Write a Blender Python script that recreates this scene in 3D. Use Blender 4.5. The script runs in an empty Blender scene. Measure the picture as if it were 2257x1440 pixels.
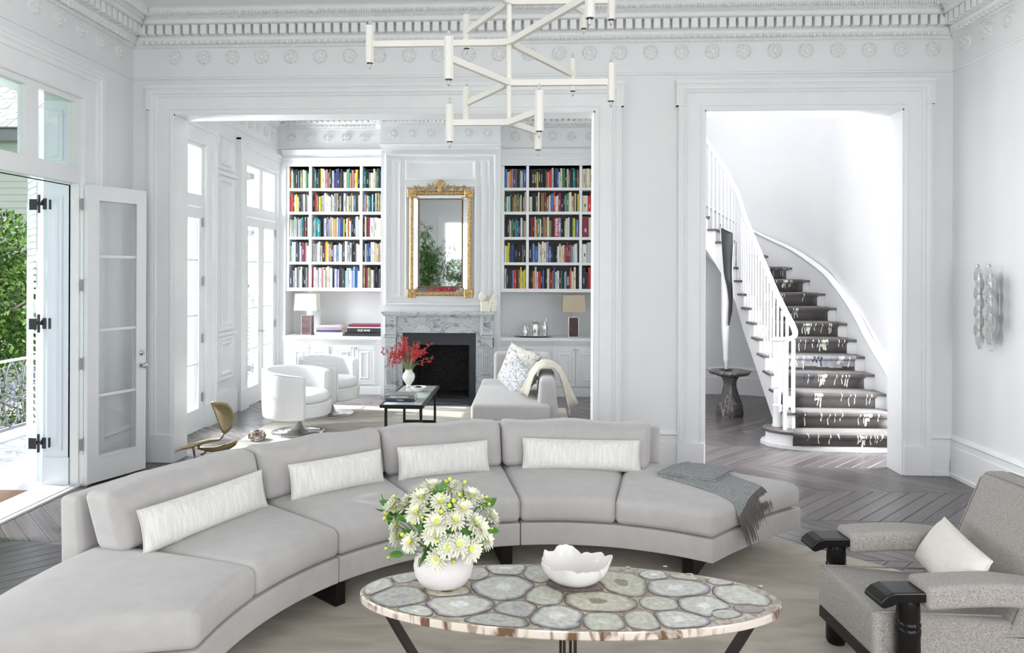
import bpy, bmesh, math, random
from mathutils import Vector, Matrix
random.seed(7)
PI = math.pi
SC = bpy.context.scene
COL = SC.collection

# ------------------------------------------------------------------ camera
YAW = math.atan(81/1600.0)
ROLL = math.radians(0.2)
cam_d = bpy.data.cameras.new('camera')
cam = bpy.data.objects.new('camera', cam_d)
COL.objects.link(cam)
cam_d.sensor_fit = 'HORIZONTAL'
cam_d.sensor_width = 36.0
cam_d.lens = 36.0*1600/2257
cam_d.shift_x = (1128.5-1089)/2257
cam_d.shift_y = -(720-597)/2257
cam_d.clip_start = 0.05
cam_d.clip_end = 300
fw = Vector((-math.sin(YAW), math.cos(YAW), 0))
rt = Vector((math.cos(YAW), math.sin(YAW), 0))
up = Vector((0, 0, 1))
r2 = rt*math.cos(ROLL)+up*math.sin(ROLL)
u2 = -rt*math.sin(ROLL)+up*math.cos(ROLL)
cam.matrix_world = Matrix(((r2.x, u2.x, -fw.x, 0), (r2.y, u2.y, -fw.y, 0), (r2.z, u2.z, -fw.z, 1.8), (0, 0, 0, 1)))
SC.camera = cam

# ------------------------------------------------------------------ world, sun, daylight
w = bpy.data.worlds.new('sky_world')
SC.world = w
w.use_nodes = True
nt = w.node_tree
bg = nt.nodes['Background']
bg.inputs['Color'].default_value = (0.86, 0.93, 1.0, 1)
bg.inputs['Strength'].default_value = 1.1

def light(name, kind, loc, power, color=(1, 1, 1), size=1, size_y=None, direction=None):
    l = bpy.data.lights.new(name, kind)
    l.energy = power
    l.color = color
    if kind == 'AREA':
        l.shape = 'RECTANGLE'
        l.size = size
        l.size_y = size_y or size
    o = bpy.data.objects.new(name, l)
    o.location = loc
    if direction is not None:
        o.rotation_euler = Vector(direction).to_track_quat('-Z', 'Y').to_euler()
    COL.objects.link(o)
    return o

sun = light('sun', 'SUN', (-20, 12, 20), 5.8, (1.0, 0.965, 0.91), direction=(1, -0.22, -0.8))
sun.data.angle = math.radians(0.6)
# daylight that falls in through the three tall windows behind the camera
for _x in (0.1, 2.4):
    light('rear_window_daylight', 'AREA', (_x, -3.35, 2.0), 115, (0.97, 0.985, 1.0), 1.35, 3.0, (0, 1, 0.22))
light('rear_window_daylight', 'AREA', (-2.2, -4.6, 3.3), 130, (0.97, 0.985, 1.0), 2.0, 2.2, (0, 1, -0.1))
# fill for the left wall, through an added window out of view
light('right_wall_fill', 'AREA', (4.5, -0.4, 2.1), 150, (0.97, 0.985, 1.0), 1.5, 3.0, (-1, 1.1, 0.35))
# daylight through the doors of the left wall nearer than the frame
for _y in (0.63, 2.95):
    light('side_door_daylight', 'AREA', (-4.4, _y, 1.8), 78, (0.95, 0.98, 1.0), 1.2, 3.0, (1, 0, 0.25))
# daylight through the two library doors the photograph shows, and the stair hall's skylight
for _y, _p in ((7.95, 540), (9.95, 540)):
    light('door_daylight', 'AREA', (-5.1, _y, 2.3), _p, (0.95, 0.98, 1.0), 1.1, 2.6, (1, -0.08, 0.06))
light('skylight_daylight', 'AREA', (2.9, 8.6, 7.3), 84, (0.97, 0.985, 1.0), 2.0, 3.0, (0, 0, -1))

light('hall_fill', 'AREA', (4.25, 7.32, 1.7), 215, (0.97, 0.985, 1.0), 0.8, 2.6, (-1, 0.12, 0))  # fill for the lower hall, behind an added door out of view

SC.view_settings.view_transform = 'Standard'
SC.view_settings.look = 'None'
SC.view_settings.exposure = 0.16
SC.view_settings.gamma = 1.0
SC.view_settings.use_curve_mapping = False
cy = SC.cycles
cy.use_denoising = True
cy.max_bounces = 8
cy.diffuse_bounces = 5
cy.glossy_bounces = 4
cy.transmission_bounces = 8
cy.transparent_max_bounces = 12
cy.caustics_reflective = False
cy.caustics_refractive = False
cy.sample_clamp_indirect = 6.0
cy.blur_glossy = 0.6

# ------------------------------------------------------------------ materials
MATS = {}
def nmat(name, base=(0.8, 0.8, 0.8), rough=0.5, metal=0.0, spec=0.5, trans=0.0, ior=1.45, coat=0.0, sheen=0.0, alpha=1.0, emit=None, estr=0.0):
    m = bpy.data.materials.new(name)
    m.use_nodes = True
    b = m.node_tree.nodes['Principled BSDF']
    b.inputs['Base Color'].default_value = (*base, 1)
    b.inputs['Roughness'].default_value = rough
    b.inputs['Metallic'].default_value = metal
    b.inputs['Specular IOR Level'].default_value = spec
    b.inputs['Transmission Weight'].default_value = trans
    b.inputs['IOR'].default_value = ior
    b.inputs['Coat Weight'].default_value = coat
    b.inputs['Sheen Weight'].default_value = sheen
    if emit:
        b.inputs['Emission Color'].default_value = (*emit, 1)
        b.inputs['Emission Strength'].default_value = estr
    MATS[name] = m
    return m

def nodes(m):
    t = m.node_tree
    return t, t.nodes, t.links, t.nodes['Principled BSDF']

def ramp(N, stops, interp='LINEAR'):
    r = N.new('ShaderNodeValToRGB')
    e = r.color_ramp.elements
    while len(e) > 2:
        e.remove(e[-1])
    for i, (p, c) in enumerate(stops):
        if i < 2:
            e[i].position = p
        else:
            e.new(p)
        e[i].color = (*c, 1)
    r.color_ramp.interpolation = interp
    return r

def noisemat(name, c1, c2, scale=(5, 5, 5), detail=4, rough=0.6, bump=0.0, bumpscale=None, lo=0.35, hi=0.65, dist=0.0, bdist=0.002, rand=0.0, **k):
    """two colours mixed by noise in object space, with an optional bump"""
    m = nmat(name, c1, rough, **k)
    t, N, L, b = nodes(m)
    tc = N.new('ShaderNodeTexCoord')
    mp = N.new('ShaderNodeMapping')
    mp.inputs['Scale'].default_value = scale
    src = tc.outputs['Object']
    if rand:
        oi = N.new('ShaderNodeObjectInfo')
        mu = N.new('ShaderNodeVectorMath'); mu.operation = 'SCALE'
        mu.inputs[0].default_value = (37.0, 91.0, 13.0)
        L.new(oi.outputs['Random'], mu.inputs['Scale'])
        ad = N.new('ShaderNodeVectorMath')
        L.new(src, ad.inputs[0]); L.new(mu.outputs[0], ad.inputs[1])
        src = ad.outputs[0]
    L.new(src, mp.inputs['Vector'])
    n = N.new('ShaderNodeTexNoise')
    n.inputs['Scale'].default_value = 1.0
    n.inputs['Detail'].default_value = detail
    n.inputs['Distortion'].default_value = dist
    L.new(mp.outputs[0], n.inputs['Vector'])
    r = ramp(N, [(lo, c1), (hi, c2)])
    L.new(n.outputs['Fac'], r.inputs[0])
    col = r.outputs[0]
    if rand:
        mr = N.new('ShaderNodeMapRange')
        mr.inputs['To Min'].default_value = 1-rand
        mr.inputs['To Max'].default_value = 1+rand
        L.new(oi.outputs['Random'], mr.inputs['Value'])
        mx = N.new('ShaderNodeVectorMath'); mx.operation = 'SCALE'
        L.new(col, mx.inputs[0]); L.new(mr.outputs[0], mx.inputs['Scale'])
        col = mx.outputs[0]
    L.new(col, b.inputs['Base Color'])
    if bump:
        n2 = n
        if bumpscale:
            mp2 = N.new('ShaderNodeMapping'); mp2.inputs['Scale'].default_value = bumpscale
            L.new(src, mp2.inputs['Vector'])
            n2 = N.new('ShaderNodeTexNoise'); n2.inputs['Scale'].default_value = 1.0; n2.inputs['Detail'].default_value = 3
            L.new(mp2.outputs[0], n2.inputs['Vector'])
        bp = N.new('ShaderNodeBump')
        bp.inputs['Strength'].default_value = bump
        bp.inputs['Distance'].default_value = bdist
        L.new(n2.outputs['Fac'], bp.inputs['Height'])
        L.new(bp.outputs[0], b.inputs['Normal'])
    return m

M = MATS
noisemat('wall_paint', (0.79, 0.79, 0.80), (0.81, 0.81, 0.815), (2, 2, 2), rough=0.55, spec=0.3)
noisemat('trim_paint', (0.81, 0.815, 0.82), (0.84, 0.84, 0.845), (3, 3, 3), rough=0.35, spec=0.4)
noisemat('plaster', (0.81, 0.81, 0.815), (0.84, 0.84, 0.84), (6, 6, 6), rough=0.6, spec=0.3)
noisemat('ceiling_paint', (0.80, 0.80, 0.80), (0.82, 0.82, 0.82), (2, 2, 2), rough=0.7, spec=0.2)
# floor boards: grain runs along local x
noisemat('floor_board', (0.100, 0.088, 0.090), (0.148, 0.132, 0.135), (1.8, 55, 55), detail=6, rough=0.27, bump=0.22, bumpscale=(3, 120, 120), lo=0.3, hi=0.72, dist=0.6, bdist=0.001, rand=0.20, spec=0.6)
noisemat('floor_far', (0.10, 0.085, 0.083), (0.15, 0.13, 0.127), (6, 12, 6), detail=6, rough=0.3, bump=0.2, lo=0.3, hi=0.72, dist=0.6, spec=0.55)
nmat('gap_dark', (0.03, 0.026, 0.025), 0.8)
noisemat('sofa_velvet', (0.455, 0.435, 0.428), (0.485, 0.467, 0.46), (14, 14, 14), detail=6, rough=0.9, bump=0.25, bumpscale=(260, 260, 260), bdist=0.001, sheen=0.25, spec=0.15)
noisemat('sofa_velvet_far', (0.50, 0.485, 0.48), (0.53, 0.515, 0.51), (14, 14, 14), detail=5, rough=0.9, bump=0.2, bumpscale=(260, 260, 260), bdist=0.001, sheen=0.2, spec=0.15)
noisemat('bolster_silk', (0.70, 0.69, 0.66), (0.83, 0.82, 0.80), (75, 75, 7), detail=5, rough=0.55, bump=0.5, bumpscale=(95, 95, 6), bdist=0.004, dist=0.5, sheen=0.1, spec=0.3)
nmat('piping_silk', (0.70, 0.66, 0.61), 0.6)
noisemat('cream_linen', (0.80, 0.77, 0.71), (0.84, 0.81, 0.75), (40, 40, 40), rough=0.85, bump=0.15, bumpscale=(400, 400, 400), bdist=0.0008, spec=0.2)
noisemat('rug_silk', (0.37, 0.325, 0.265), (0.53, 0.48, 0.405), (2.6, 8, 3), detail=7, rough=0.85, bump=0.5, bumpscale=(60, 220, 60), lo=0.3, hi=0.7, dist=0.8, sheen=0.2, spec=0.15)
noisemat('rug_striated', (0.40, 0.37, 0.32), (0.62, 0.59, 0.54), (2.5, 42, 3), detail=6, rough=0.9, bump=0.3, lo=0.38, hi=0.62, spec=0.15)
nmat('black_wood', (0.008, 0.007, 0.006), 0.35, spec=0.25)
nmat('bronze_leg', (0.035, 0.025, 0.020), 0.38, metal=0.4)
nmat('black_metal', (0.02, 0.02, 0.022), 0.4, metal=0.5)
nmat('chrome', (0.85, 0.86, 0.88), 0.06, metal=1.0)
nmat('silver', (0.82, 0.81, 0.80), 0.16, metal=1.0)
nmat('nickel', (0.55, 0.55, 0.54), 0.25, metal=1.0)
nmat('steel_hinge', (0.42, 0.42, 0.42), 0.35, metal=0.8)
nmat('iron_black', (0.05, 0.05, 0.06), 0.55, metal=0.3)
noisemat('gold_bronze', (0.36, 0.28, 0.155), (0.46, 0.37, 0.22), (8, 8, 8), rough=0.42, metal=0.85)
noisemat('gilt', (0.34, 0.19, 0.07), (0.66, 0.47, 0.23), (38, 38, 38), detail=5, rough=0.42, metal=0.6, bump=0.6, bdist=0.004)
nmat('gilt_dark', (0.26, 0.17, 0.07), 0.5, metal=0.5)
nmat('mirror_glass', (0.86, 0.89, 0.88), 0.02, metal=1.0)
nmat('brushed_white', (0.70, 0.68, 0.63), 0.42, spec=0.4)
nmat('bulb_glass', (0.95, 0.94, 0.92), 0.08, trans=0.75)
nmat('white_leather', (0.86, 0.865, 0.87), 0.42, spec=0.45)
nmat('porcelain', (0.83, 0.80, 0.785), 0.22, spec=0.5, coat=0.3)
nmat('matte_vase', (0.80, 0.75, 0.745), 0.6, spec=0.3)
nmat('stone_cream', (0.80, 0.76, 0.64), 0.7)
nmat('slate_surround', (0.035, 0.038, 0.045), 0.35)
noisemat('firebrick', (0.012, 0.011, 0.011), (0.034, 0.032, 0.032), (30, 30, 30), rough=0.8)
nmat('shade_ivory', (0.85, 0.80, 0.68), 0.8)
nmat('shade_tan', (0.55, 0.46, 0.33), 0.8)
noisemat('lamp_leather', (0.11, 0.06, 0.065), (0.20, 0.13, 0.135), (6, 6, 14), rough=0.25, coat=0.4)
noisemat('lamp_mahogany', (0.035, 0.014, 0.010), (0.07, 0.03, 0.02), (6, 6, 40), rough=0.25, coat=0.4)
noisemat('throw_grey', (0.25, 0.255, 0.258), (0.35, 0.36, 0.365), (60, 60, 60), rough=0.9, bump=0.3, bumpscale=(300, 300, 300), bdist=0.001, spec=0.15)
nmat('fringe_grey', (0.13, 0.12, 0.115), 0.9)
nmat('throw_cream', (0.80, 0.75, 0.65), 0.85)
noisemat('pillow_floral', (0.74, 0.72, 0.68), (0.30, 0.25, 0.20), (26, 26, 26), detail=7, rough=0.85, lo=0.50, hi=0.66, dist=1.0)
noisemat('pillow_blue', (0.74, 0.74, 0.74), (0.27, 0.29, 0.33), (60, 14, 40), detail=7, rough=0.85, lo=0.46, hi=0.60, dist=1.2)
nmat('petal', (0.86, 0.86, 0.72), 0.55, spec=0.2)
nmat('petal_core', (0.72, 0.76, 0.10), 0.6)
nmat('bud_green', (0.45, 0.58, 0.03), 0.5)
noisemat('leaf', (0.05, 0.17, 0.025), (0.12, 0.30, 0.05), (20, 20, 20), rough=0.45, spec=0.4)
nmat('stem', (0.16, 0.32, 0.06), 0.5)
nmat('berry_red', (0.50, 0.012, 0.03), 0.4)
nmat('twig', (0.30, 0.33, 0.16), 0.6)
noisemat('bark', (0.16, 0.14, 0.11), (0.28, 0.25, 0.20), (10, 10, 3), rough=0.85)
noisemat('bush_leaf', (0.022, 0.06, 0.010), (0.15, 0.26, 0.045), (5, 5, 5), rough=0.35, lo=0.35, hi=0.72, spec=0.6)
noisemat('plant_leaf', (0.045, 0.13, 0.03), (0.10, 0.24, 0.05), (5, 5, 5), rough=0.45)
noisemat('grass', (0.09, 0.26, 0.02), (0.17, 0.40, 0.05), (8, 8, 8), detail=6, rough=0.9, bump=0.5, bumpscale=(60, 60, 60), bdist=0.02)
noisemat('gravel', (0.30, 0.29, 0.29), (0.55, 0.54, 0.54), (45, 45, 45), detail=5, rough=0.9)
noisemat('porch_paint', (0.30, 0.31, 0.34), (0.35, 0.36, 0.39), (3, 3, 3), rough=0.5)
noisemat('doormat_fiber', (0.10, 0.06, 0.042), (0.17, 0.11, 0.08), (90, 90, 90), rough=0.95, bump=0.8, bdist=0.004)
nmat('curb_white', (0.80, 0.80, 0.79), 0.6)
nmat('siding_white', (0.62, 0.62, 0.62), 0.6)
nmat('siding_sage', (0.50, 0.55, 0.47), 0.6)
noisemat('roof_shingle', (0.48, 0.46, 0.47), (0.60, 0.58, 0.60), (6, 6, 6), rough=0.85, rand=0.10)
nmat('gutter', (0.22, 0.22, 0.25), 0.5)
nmat('rail_iron', (0.13, 0.135, 0.16), 0.35, metal=0.35)
nmat('shutter_paint', (0.76, 0.80, 0.86), 0.45)
nmat('rubber_black', (0.012, 0.012, 0.014), 0.5)
nmat('ebonized', (0.007, 0.006, 0.006), 0.22, spec=0.32)
nmat('tread_wood', (0.11, 0.095, 0.09), 0.35)
noisemat('runner_wool', (0.062, 0.054, 0.052), (0.088, 0.078, 0.075), (5, 5, 5), rough=0.85, bump=0.2, bumpscale=(250, 250, 250), bdist=0.001, sheen=0.2, spec=0.15)
nmat('drip_cream', (0.70, 0.71, 0.62), 0.8)
nmat('drip_ink', (0.03, 0.035, 0.06), 0.8)
noisemat('runner_bleach', (0.27, 0.27, 0.285), (0.17, 0.17, 0.18), (30, 30, 8), rough=0.95)
nmat('page_white', (0.80, 0.78, 0.72), 0.8)
nmat('ink_white', (0.85, 0.85, 0.83), 0.6)
nmat('ink_black', (0.02, 0.02, 0.02), 0.6)
nmat('frosted_top', (0.52, 0.57, 0.53), 0.12, spec=0.6)
nmat('dark_seat', (0.012, 0.012, 0.012), 0.3)

def glassmat(name, tint, refl):
    m = bpy.data.materials.new(name)
    m.use_nodes = True
    t = m.node_tree
    N, L = t.nodes, t.links
    N.remove(N['Principled BSDF'])
    tr = N.new('ShaderNodeBsdfTransparent'); tr.inputs[0].default_value = (*tint, 1)
    gl = N.new('ShaderNodeBsdfGlossy'); gl.inputs['Roughness'].default_value = 0.0
    fr = N.new('ShaderNodeFresnel'); fr.inputs['IOR'].default_value = refl
    mx = N.new('ShaderNodeMixShader')
    L.new(fr.outputs[0], mx.inputs[0]); L.new(tr.outputs[0], mx.inputs[1]); L.new(gl.outputs[0], mx.inputs[2])
    L.new(mx.outputs[0], N['Material Output'].inputs['Surface'])
    MATS[name] = m
    return m
glassmat('window_glass', (0.98, 0.992, 0.99), 1.45)

def crystal(name, tint):
    m = nmat(name, tint, 0.05, trans=0.9, ior=1.45)
    return m
crystal('smoke_glass', (0.62, 0.52, 0.50))
nmat('sconce_glass', (0.86, 0.88, 0.87), 0.04, trans=0.7, ior=1.35, spec=0.9)

# grey veined marble
def marble(name, base, mid, vein, scale, stretch=(1, 1, 1), rough=0.25):
    m = nmat(name, base, rough, spec=0.5)
    t, N, L, b = nodes(m)
    tc = N.new('ShaderNodeTexCoord')
    mp = N.new('ShaderNodeMapping'); mp.inputs['Scale'].default_value = stretch
    mp.inputs['Rotation'].default_value = (0.3, 0.45, 0.2)
    L.new(tc.outputs['Object'], mp.inputs['Vector'])
    n = N.new('ShaderNodeTexNoise'); n.inputs['Scale'].default_value = scale; n.inputs['Detail'].default_value = 9
    n.inputs['Distortion'].default_value = 1.8; n.inputs['Roughness'].default_value = 0.62
    L.new(mp.outputs[0], n.inputs['Vector'])
    r = ramp(N, [(0.30, vein), (0.43, mid), (0.50, base), (0.56, mid), (0.62, base), (0.74, vein)])
    L.new(n.outputs['Fac'], r.inputs[0])
    L.new(r.outputs[0], b.inputs['Base Color'])
    return m
marble('marble_grey', (0.60, 0.62, 0.63), (0.42, 0.45, 0.47), (0.13, 0.155, 0.175), 3.4, (1.0, 1.0, 2.3))
marble('marble_black', (0.05, 0.045, 0.045), (0.16, 0.15, 0.14), (0.62, 0.59, 0.55), 5.0, (3.2, 3.2, 0.9))

# woven upholstery of the armchair
def weave(name, c1, c2, s):
    m = nmat(name, c1, 0.9, sheen=0.1, spec=0.15)
    t, N, L, b = nodes(m)
    tc = N.new('ShaderNodeTexCoord')
    outs = []
    for sc in ((s, s*0.22, s), (s*0.22, s, s*0.3)):
        mp = N.new('ShaderNodeMapping'); mp.inputs['Scale'].default_value = sc
        L.new(tc.outputs['Object'], mp.inputs['Vector'])
        n = N.new('ShaderNodeTexNoise'); n.inputs['Scale'].default_value = 1; n.inputs['Detail'].default_value = 3
        L.new(mp.outputs[0], n.inputs['Vector'])
        outs.append(n.outputs['Fac'])
    a = N.new('ShaderNodeMath'); a.operation = 'ADD'
    L.new(outs[0], a.inputs[0]); L.new(outs[1], a.inputs[1])
    h = N.new('ShaderNodeMath'); h.operation = 'MULTIPLY'; h.inputs[1].default_value = 0.5
    L.new(a.outputs[0], h.inputs[0])
    r = ramp(N, [(0.38, c2), (0.50, c1), (0.62, tuple(min(1, x*1.45) for x in c1))])
    L.new(h.outputs[0], r.inputs[0]); L.new(r.outputs[0], b.inputs['Base Color'])
    bp = N.new('ShaderNodeBump'); bp.inputs['Strength'].default_value = 0.6; bp.inputs['Distance'].default_value = 0.0015
    L.new(h.outputs[0], bp.inputs['Height']); L.new(bp.outputs[0], b.inputs['Normal'])
weave('chair_weave', (0.37, 0.345, 0.325), (0.22, 0.205, 0.19), 760)

# agate slice, banded by the distance from its heart (stored on the mesh)
def agate(name, heart, body, band, rim):
    m = nmat(name, body, 0.12, spec=0.5, coat=0.4)
    t, N, L, b = nodes(m)
    at = N.new('ShaderNodeAttribute'); at.attribute_name = 'rad'
    tc = N.new('ShaderNodeTexCoord')
    n = N.new('ShaderNodeTexNoise'); n.inputs['Scale'].default_value = 22; n.inputs['Detail'].default_value = 6
    L.new(tc.outputs['Object'], n.inputs['Vector'])
    ms = N.new('ShaderNodeMath'); ms.operation = 'MULTIPLY_ADD'; ms.inputs[1].default_value = 0.22; ms.inputs[2].default_value = -0.11
    L.new(n.outputs['Fac'], ms.inputs[0])
    ad = N.new('ShaderNodeMath'); ad.operation = 'ADD'
    L.new(at.outputs['Fac'], ad.inputs[0]); L.new(ms.outputs[0], ad.inputs[1])
    r = ramp(N, [(0.0, heart), (0.22, heart), (0.30, body), (0.55, tuple(x*0.93 for x in body)), (0.74, body), (0.84, band), (0.91, tuple((x*0.55+y*0.45) for x, y in zip(band, rim))), (0.95, rim)])
    L.new(ad.outputs[0], r.inputs[0])
    n2 = N.new('ShaderNodeTexNoise'); n2.inputs['Scale'].default_value = 48; n2.inputs['Detail'].default_value = 8
    L.new(tc.outputs['Object'], n2.inputs['Vector'])
    mr = N.new('ShaderNodeMapRange'); mr.inputs['From Min'].default_value = 0.3; mr.inputs['From Max'].default_value = 0.7; mr.inputs['To Min'].default_value = 0.74; mr.inputs['To Max'].default_value = 1.16
    L.new(n2.outputs['Fac'], mr.inputs['Value'])
    sc = N.new('ShaderNodeVectorMath'); sc.operation = 'SCALE'
    L.new(r.outputs[0], sc.inputs[0]); L.new(mr.outputs[0], sc.inputs['Scale'])
    L.new(sc.outputs[0], b.inputs['Base Color'])
agate('agate_cream', (0.68, 0.68, 0.60), (0.60, 0.60, 0.51), (0.42, 0.41, 0.38), (0.13, 0.075, 0.045))
agate('agate_olive', (0.27, 0.24, 0.15), (0.60, 0.59, 0.48), (0.42, 0.40, 0.34), (0.12, 0.07, 0.035))
agate('agate_white', (0.85, 0.86, 0.86), (0.66, 0.66, 0.60), (0.36, 0.37, 0.42), (0.10, 0.06, 0.05))
agate('agate_grey', (0.40, 0.40, 0.45), (0.52, 0.52, 0.46), (0.30, 0.30, 0.31), (0.11, 0.07, 0.05))
agate('agate_dark', (0.36, 0.30, 0.30), (0.30, 0.26, 0.25), (0.22, 0.18, 0.17), (0.10, 0.06, 0.045))
noisemat('agate_matrix', (0.24, 0.17, 0.11), (0.52, 0.49, 0.41), (28, 28, 28), detail=6, rough=0.12, coat=0.4, dist=0.8)
noisemat('agate_edge', (0.74, 0.66, 0.58), (0.16, 0.085, 0.05), (13, 13, 3), detail=5, rough=0.15, coat=0.4, lo=0.50, hi=0.60, dist=1.0)

BOOKC = {'W': (0.80, 0.80, 0.79), 'C': (0.74, 0.68, 0.53), 'K': (0.025, 0.025, 0.028), 'N': (0.03, 0.045, 0.12), 'B': (0.07, 0.16, 0.45),
         'S': (0.30, 0.52, 0.78), 'G': (0.05, 0.22, 0.10), 'T': (0.02, 0.25, 0.25), 'g': (0.22, 0.22, 0.22), 'R': (0.62, 0.04, 0.04),
         'P': (0.68, 0.25, 0.26), 'O': (0.70, 0.20, 0.03), 'Y': (0.78, 0.68, 0.05), 'M': (0.22, 0.03, 0.06), 'b': (0.34, 0.21, 0.09),
         'o': (0.24, 0.22, 0.11), 'l': (0.50, 0.53, 0.52), 'V': (0.27, 0.25, 0.40)}
BOOKN = {'W': 'white', 'C': 'cream', 'K': 'black', 'N': 'navy', 'B': 'blue', 'S': 'sky blue', 'G': 'green', 'T': 'teal', 'g': 'grey', 'R': 'red',
         'P': 'pink', 'O': 'orange', 'Y': 'yellow', 'M': 'maroon', 'b': 'brown', 'o': 'olive', 'l': 'pale grey', 'V': 'violet'}
for _k, _c in BOOKC.items():
    nmat('book_'+BOOKN[_k].replace(' ', '_'), _c, 0.5)

# ------------------------------------------------------------------ mesh helpers
class MB:
    def __init__(s):
        s.v = []; s.f = []; s.m = []; s.cur = 0; s.rad = None
    def mat(s, i):
        s.cur = i; return s
    def add(s, vs, fs):
        b = len(s.v)
        s.v.extend([tuple(p) for p in vs])
        for f in fs:
            s.f.append([b+i for i in f]); s.m.append(s.cur)
        return b
    def box(s, x0, x1, y0, y1, z0, z1):
        if x0 > x1: x0, x1 = x1, x0
        if y0 > y1: y0, y1 = y1, y0
        if z0 > z1: z0, z1 = z1, z0
        s.add([(x0, y0, z0), (x1, y0, z0), (x1, y1, z0), (x0, y1, z0), (x0, y0, z1), (x1, y0, z1), (x1, y1, z1), (x0, y1, z1)],
              [(3, 2, 1, 0), (4, 5, 6, 7), (0, 1, 5, 4), (1, 2, 6, 5), (2, 3, 7, 6), (3, 0, 4, 7)])
        return s
    def cbox(s, c, d):
        return s.box(c[0]-d[0]/2, c[0]+d[0]/2, c[1]-d[1]/2, c[1]+d[1]/2, c[2]-d[2]/2, c[2]+d[2]/2)
    def bbox(s, x0, x1, y0, y1, z0, z1, b=0.003, fn=None):
        """box with chamfered edges"""
        import itertools
        xs, ys, zs = (x0, x1), (y0, y1), (z0, z1)
        V = []; idx = {}
        for ix, iy, iz in itertools.product((0, 1), repeat=3):
            c = (xs[ix], ys[iy], zs[iz])
            sg = (1 if ix == 0 else -1, 1 if iy == 0 else -1, 1 if iz == 0 else -1)
            for a in range(3):
                p = [c[k]+sg[k]*b for k in range(3)]
                p[a] = c[a]
                idx[(ix, iy, iz, a)] = len(V); V.append(tuple(p) if fn is None else fn(*p))
        F = []
        g = lambda i, j, k, a: idx[(i, j, k, a)]
        for t in (0, 1):
            for a, quad in ((0, [(t, 0, 0), (t, 1, 0), (t, 1, 1), (t, 0, 1)]), (1, [(0, t, 0), (0, t, 1), (1, t, 1), (1, t, 0)]), (2, [(0, 0, t), (1, 0, t), (1, 1, t), (0, 1, t)])):
                q = [g(*c, a) for c in quad]
                F.append(q if t == 1 else q[::-1])
        for i in (0, 1):
            for j in (0, 1):
                F.append([g(i, j, 0, 0), g(i, j, 1, 0), g(i, j, 1, 1), g(i, j, 0, 1)])
                F.append([g(i, 0, j, 0), g(i, 1, j, 0), g(i, 1, j, 2), g(i, 0, j, 2)])
                F.append([g(0, i, j, 1), g(1, i, j, 1), g(1, i, j, 2), g(0, i, j, 2)])
        for i, j, k in itertools.product((0, 1), repeat=3):
            F.append([g(i, j, k, 0), g(i, j, k, 1), g(i, j, k, 2)])
        s.add(V, F)
        s.fix = True
        return s
    def prism(s, poly, h0, h1, fn=lambda a, b, h: (a, b, h)):
        n = len(poly)
        vs = [fn(a, b, h0) for a, b in poly]+[fn(a, b, h1) for a, b in poly]
        fs = [list(range(n))[::-1], [n+i for i in range(n)]]
        fs += [[i, (i+1) % n, n+(i+1) % n, n+i] for i in range(n)]
        s.add(vs, fs); s.fix = True
        return s
    def lathe(s, prof, c=(0, 0, 0), seg=24, cap=True, ell=(1, 1), fn=None):
        vs = []; fs = []
        n = len(prof)
        for r, z in prof:
            for k in range(seg):
                a = 2*PI*k/seg
                p = (c[0]+r*math.cos(a)*ell[0], c[1]+r*math.sin(a)*ell[1], c[2]+z)
                vs.append(p if fn is None else fn(p, a, r, z))
        for i in range(n-1):
            for k in range(seg):
                k2 = (k+1) % seg
                fs.append((i*seg+k, i*seg+k2, (i+1)*seg+k2, (i+1)*seg+k))
        if cap:
            fs.append(tuple(range(seg))[::-1]); fs.append(tuple((n-1)*seg+k for k in range(seg)))
        s.add(vs, fs); return s
    def tube(s, pts, rad, seg=8, closed=False, cap=True, flat=1.0, twist=0.0):
        P = [Vector(p) for p in pts]
        n = len(P)
        if not hasattr(rad, '__len__'): rad = [rad]*n
        vs = []; fs = []
        prev = None
        for i in range(n):
            if closed: d = P[(i+1) % n]-P[i-1]
            else: d = P[min(i+1, n-1)]-P[max(i-1, 0)]
            d.normalize()
            if prev is None:
                u = Vector((0, 0, 1)) if abs(d.z) < 0.9 else Vector((1, 0, 0))
                u = (u-d*u.dot(d)).normalized()
            else:
                u = (prev-d*prev.dot(d))
                u = u.normalized() if u.length > 1e-6 else Vector((1, 0, 0))
            prev = u
            w_ = d.cross(u)
            for k in range(seg):
                a = 2*PI*k/seg+twist
                vs.append(P[i]+(u*math.cos(a)*flat+w_*math.sin(a))*rad[i])
        m = n if closed else n-1
        for i in range(m):
            j = (i+1) % n
            for k in range(seg):
                k2 = (k+1) % seg
                fs.append((i*seg+k, i*seg+k2, j*seg+k2, j*seg+k))
        if cap and not closed:
            fs.append(tuple(range(seg))[::-1]); fs.append(tuple((n-1)*seg+k for k in range(seg)))
        s.add(vs, fs); return s
    def loft(s, rings, cap=True, closed=True):
        k = len(rings[0]); vs = [p for r in rings for p in r]; fs = []
        for i in range(len(rings)-1):
            for j in range(k if closed else k-1):
                j2 = (j+1) % k
                fs.append((i*k+j, i*k+j2, (i+1)*k+j2, (i+1)*k+j))
        if cap and closed:
            fs.append(tuple(range(k))[::-1]); fs.append(tuple((len(rings)-1)*k+j for j in range(k)))
        s.add(vs, fs); s.fix = True
        return s
    def grid(s, nu, nv, fn, thick=None):
        vs = [fn(i/nu, j/nv) for i in range(nu+1) for j in range(nv+1)]
        fs = [(i*(nv+1)+j, (i+1)*(nv+1)+j, (i+1)*(nv+1)+j+1, i*(nv+1)+j+1) for i in range(nu) for j in range(nv)]
        s.add(vs, fs); return s
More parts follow.
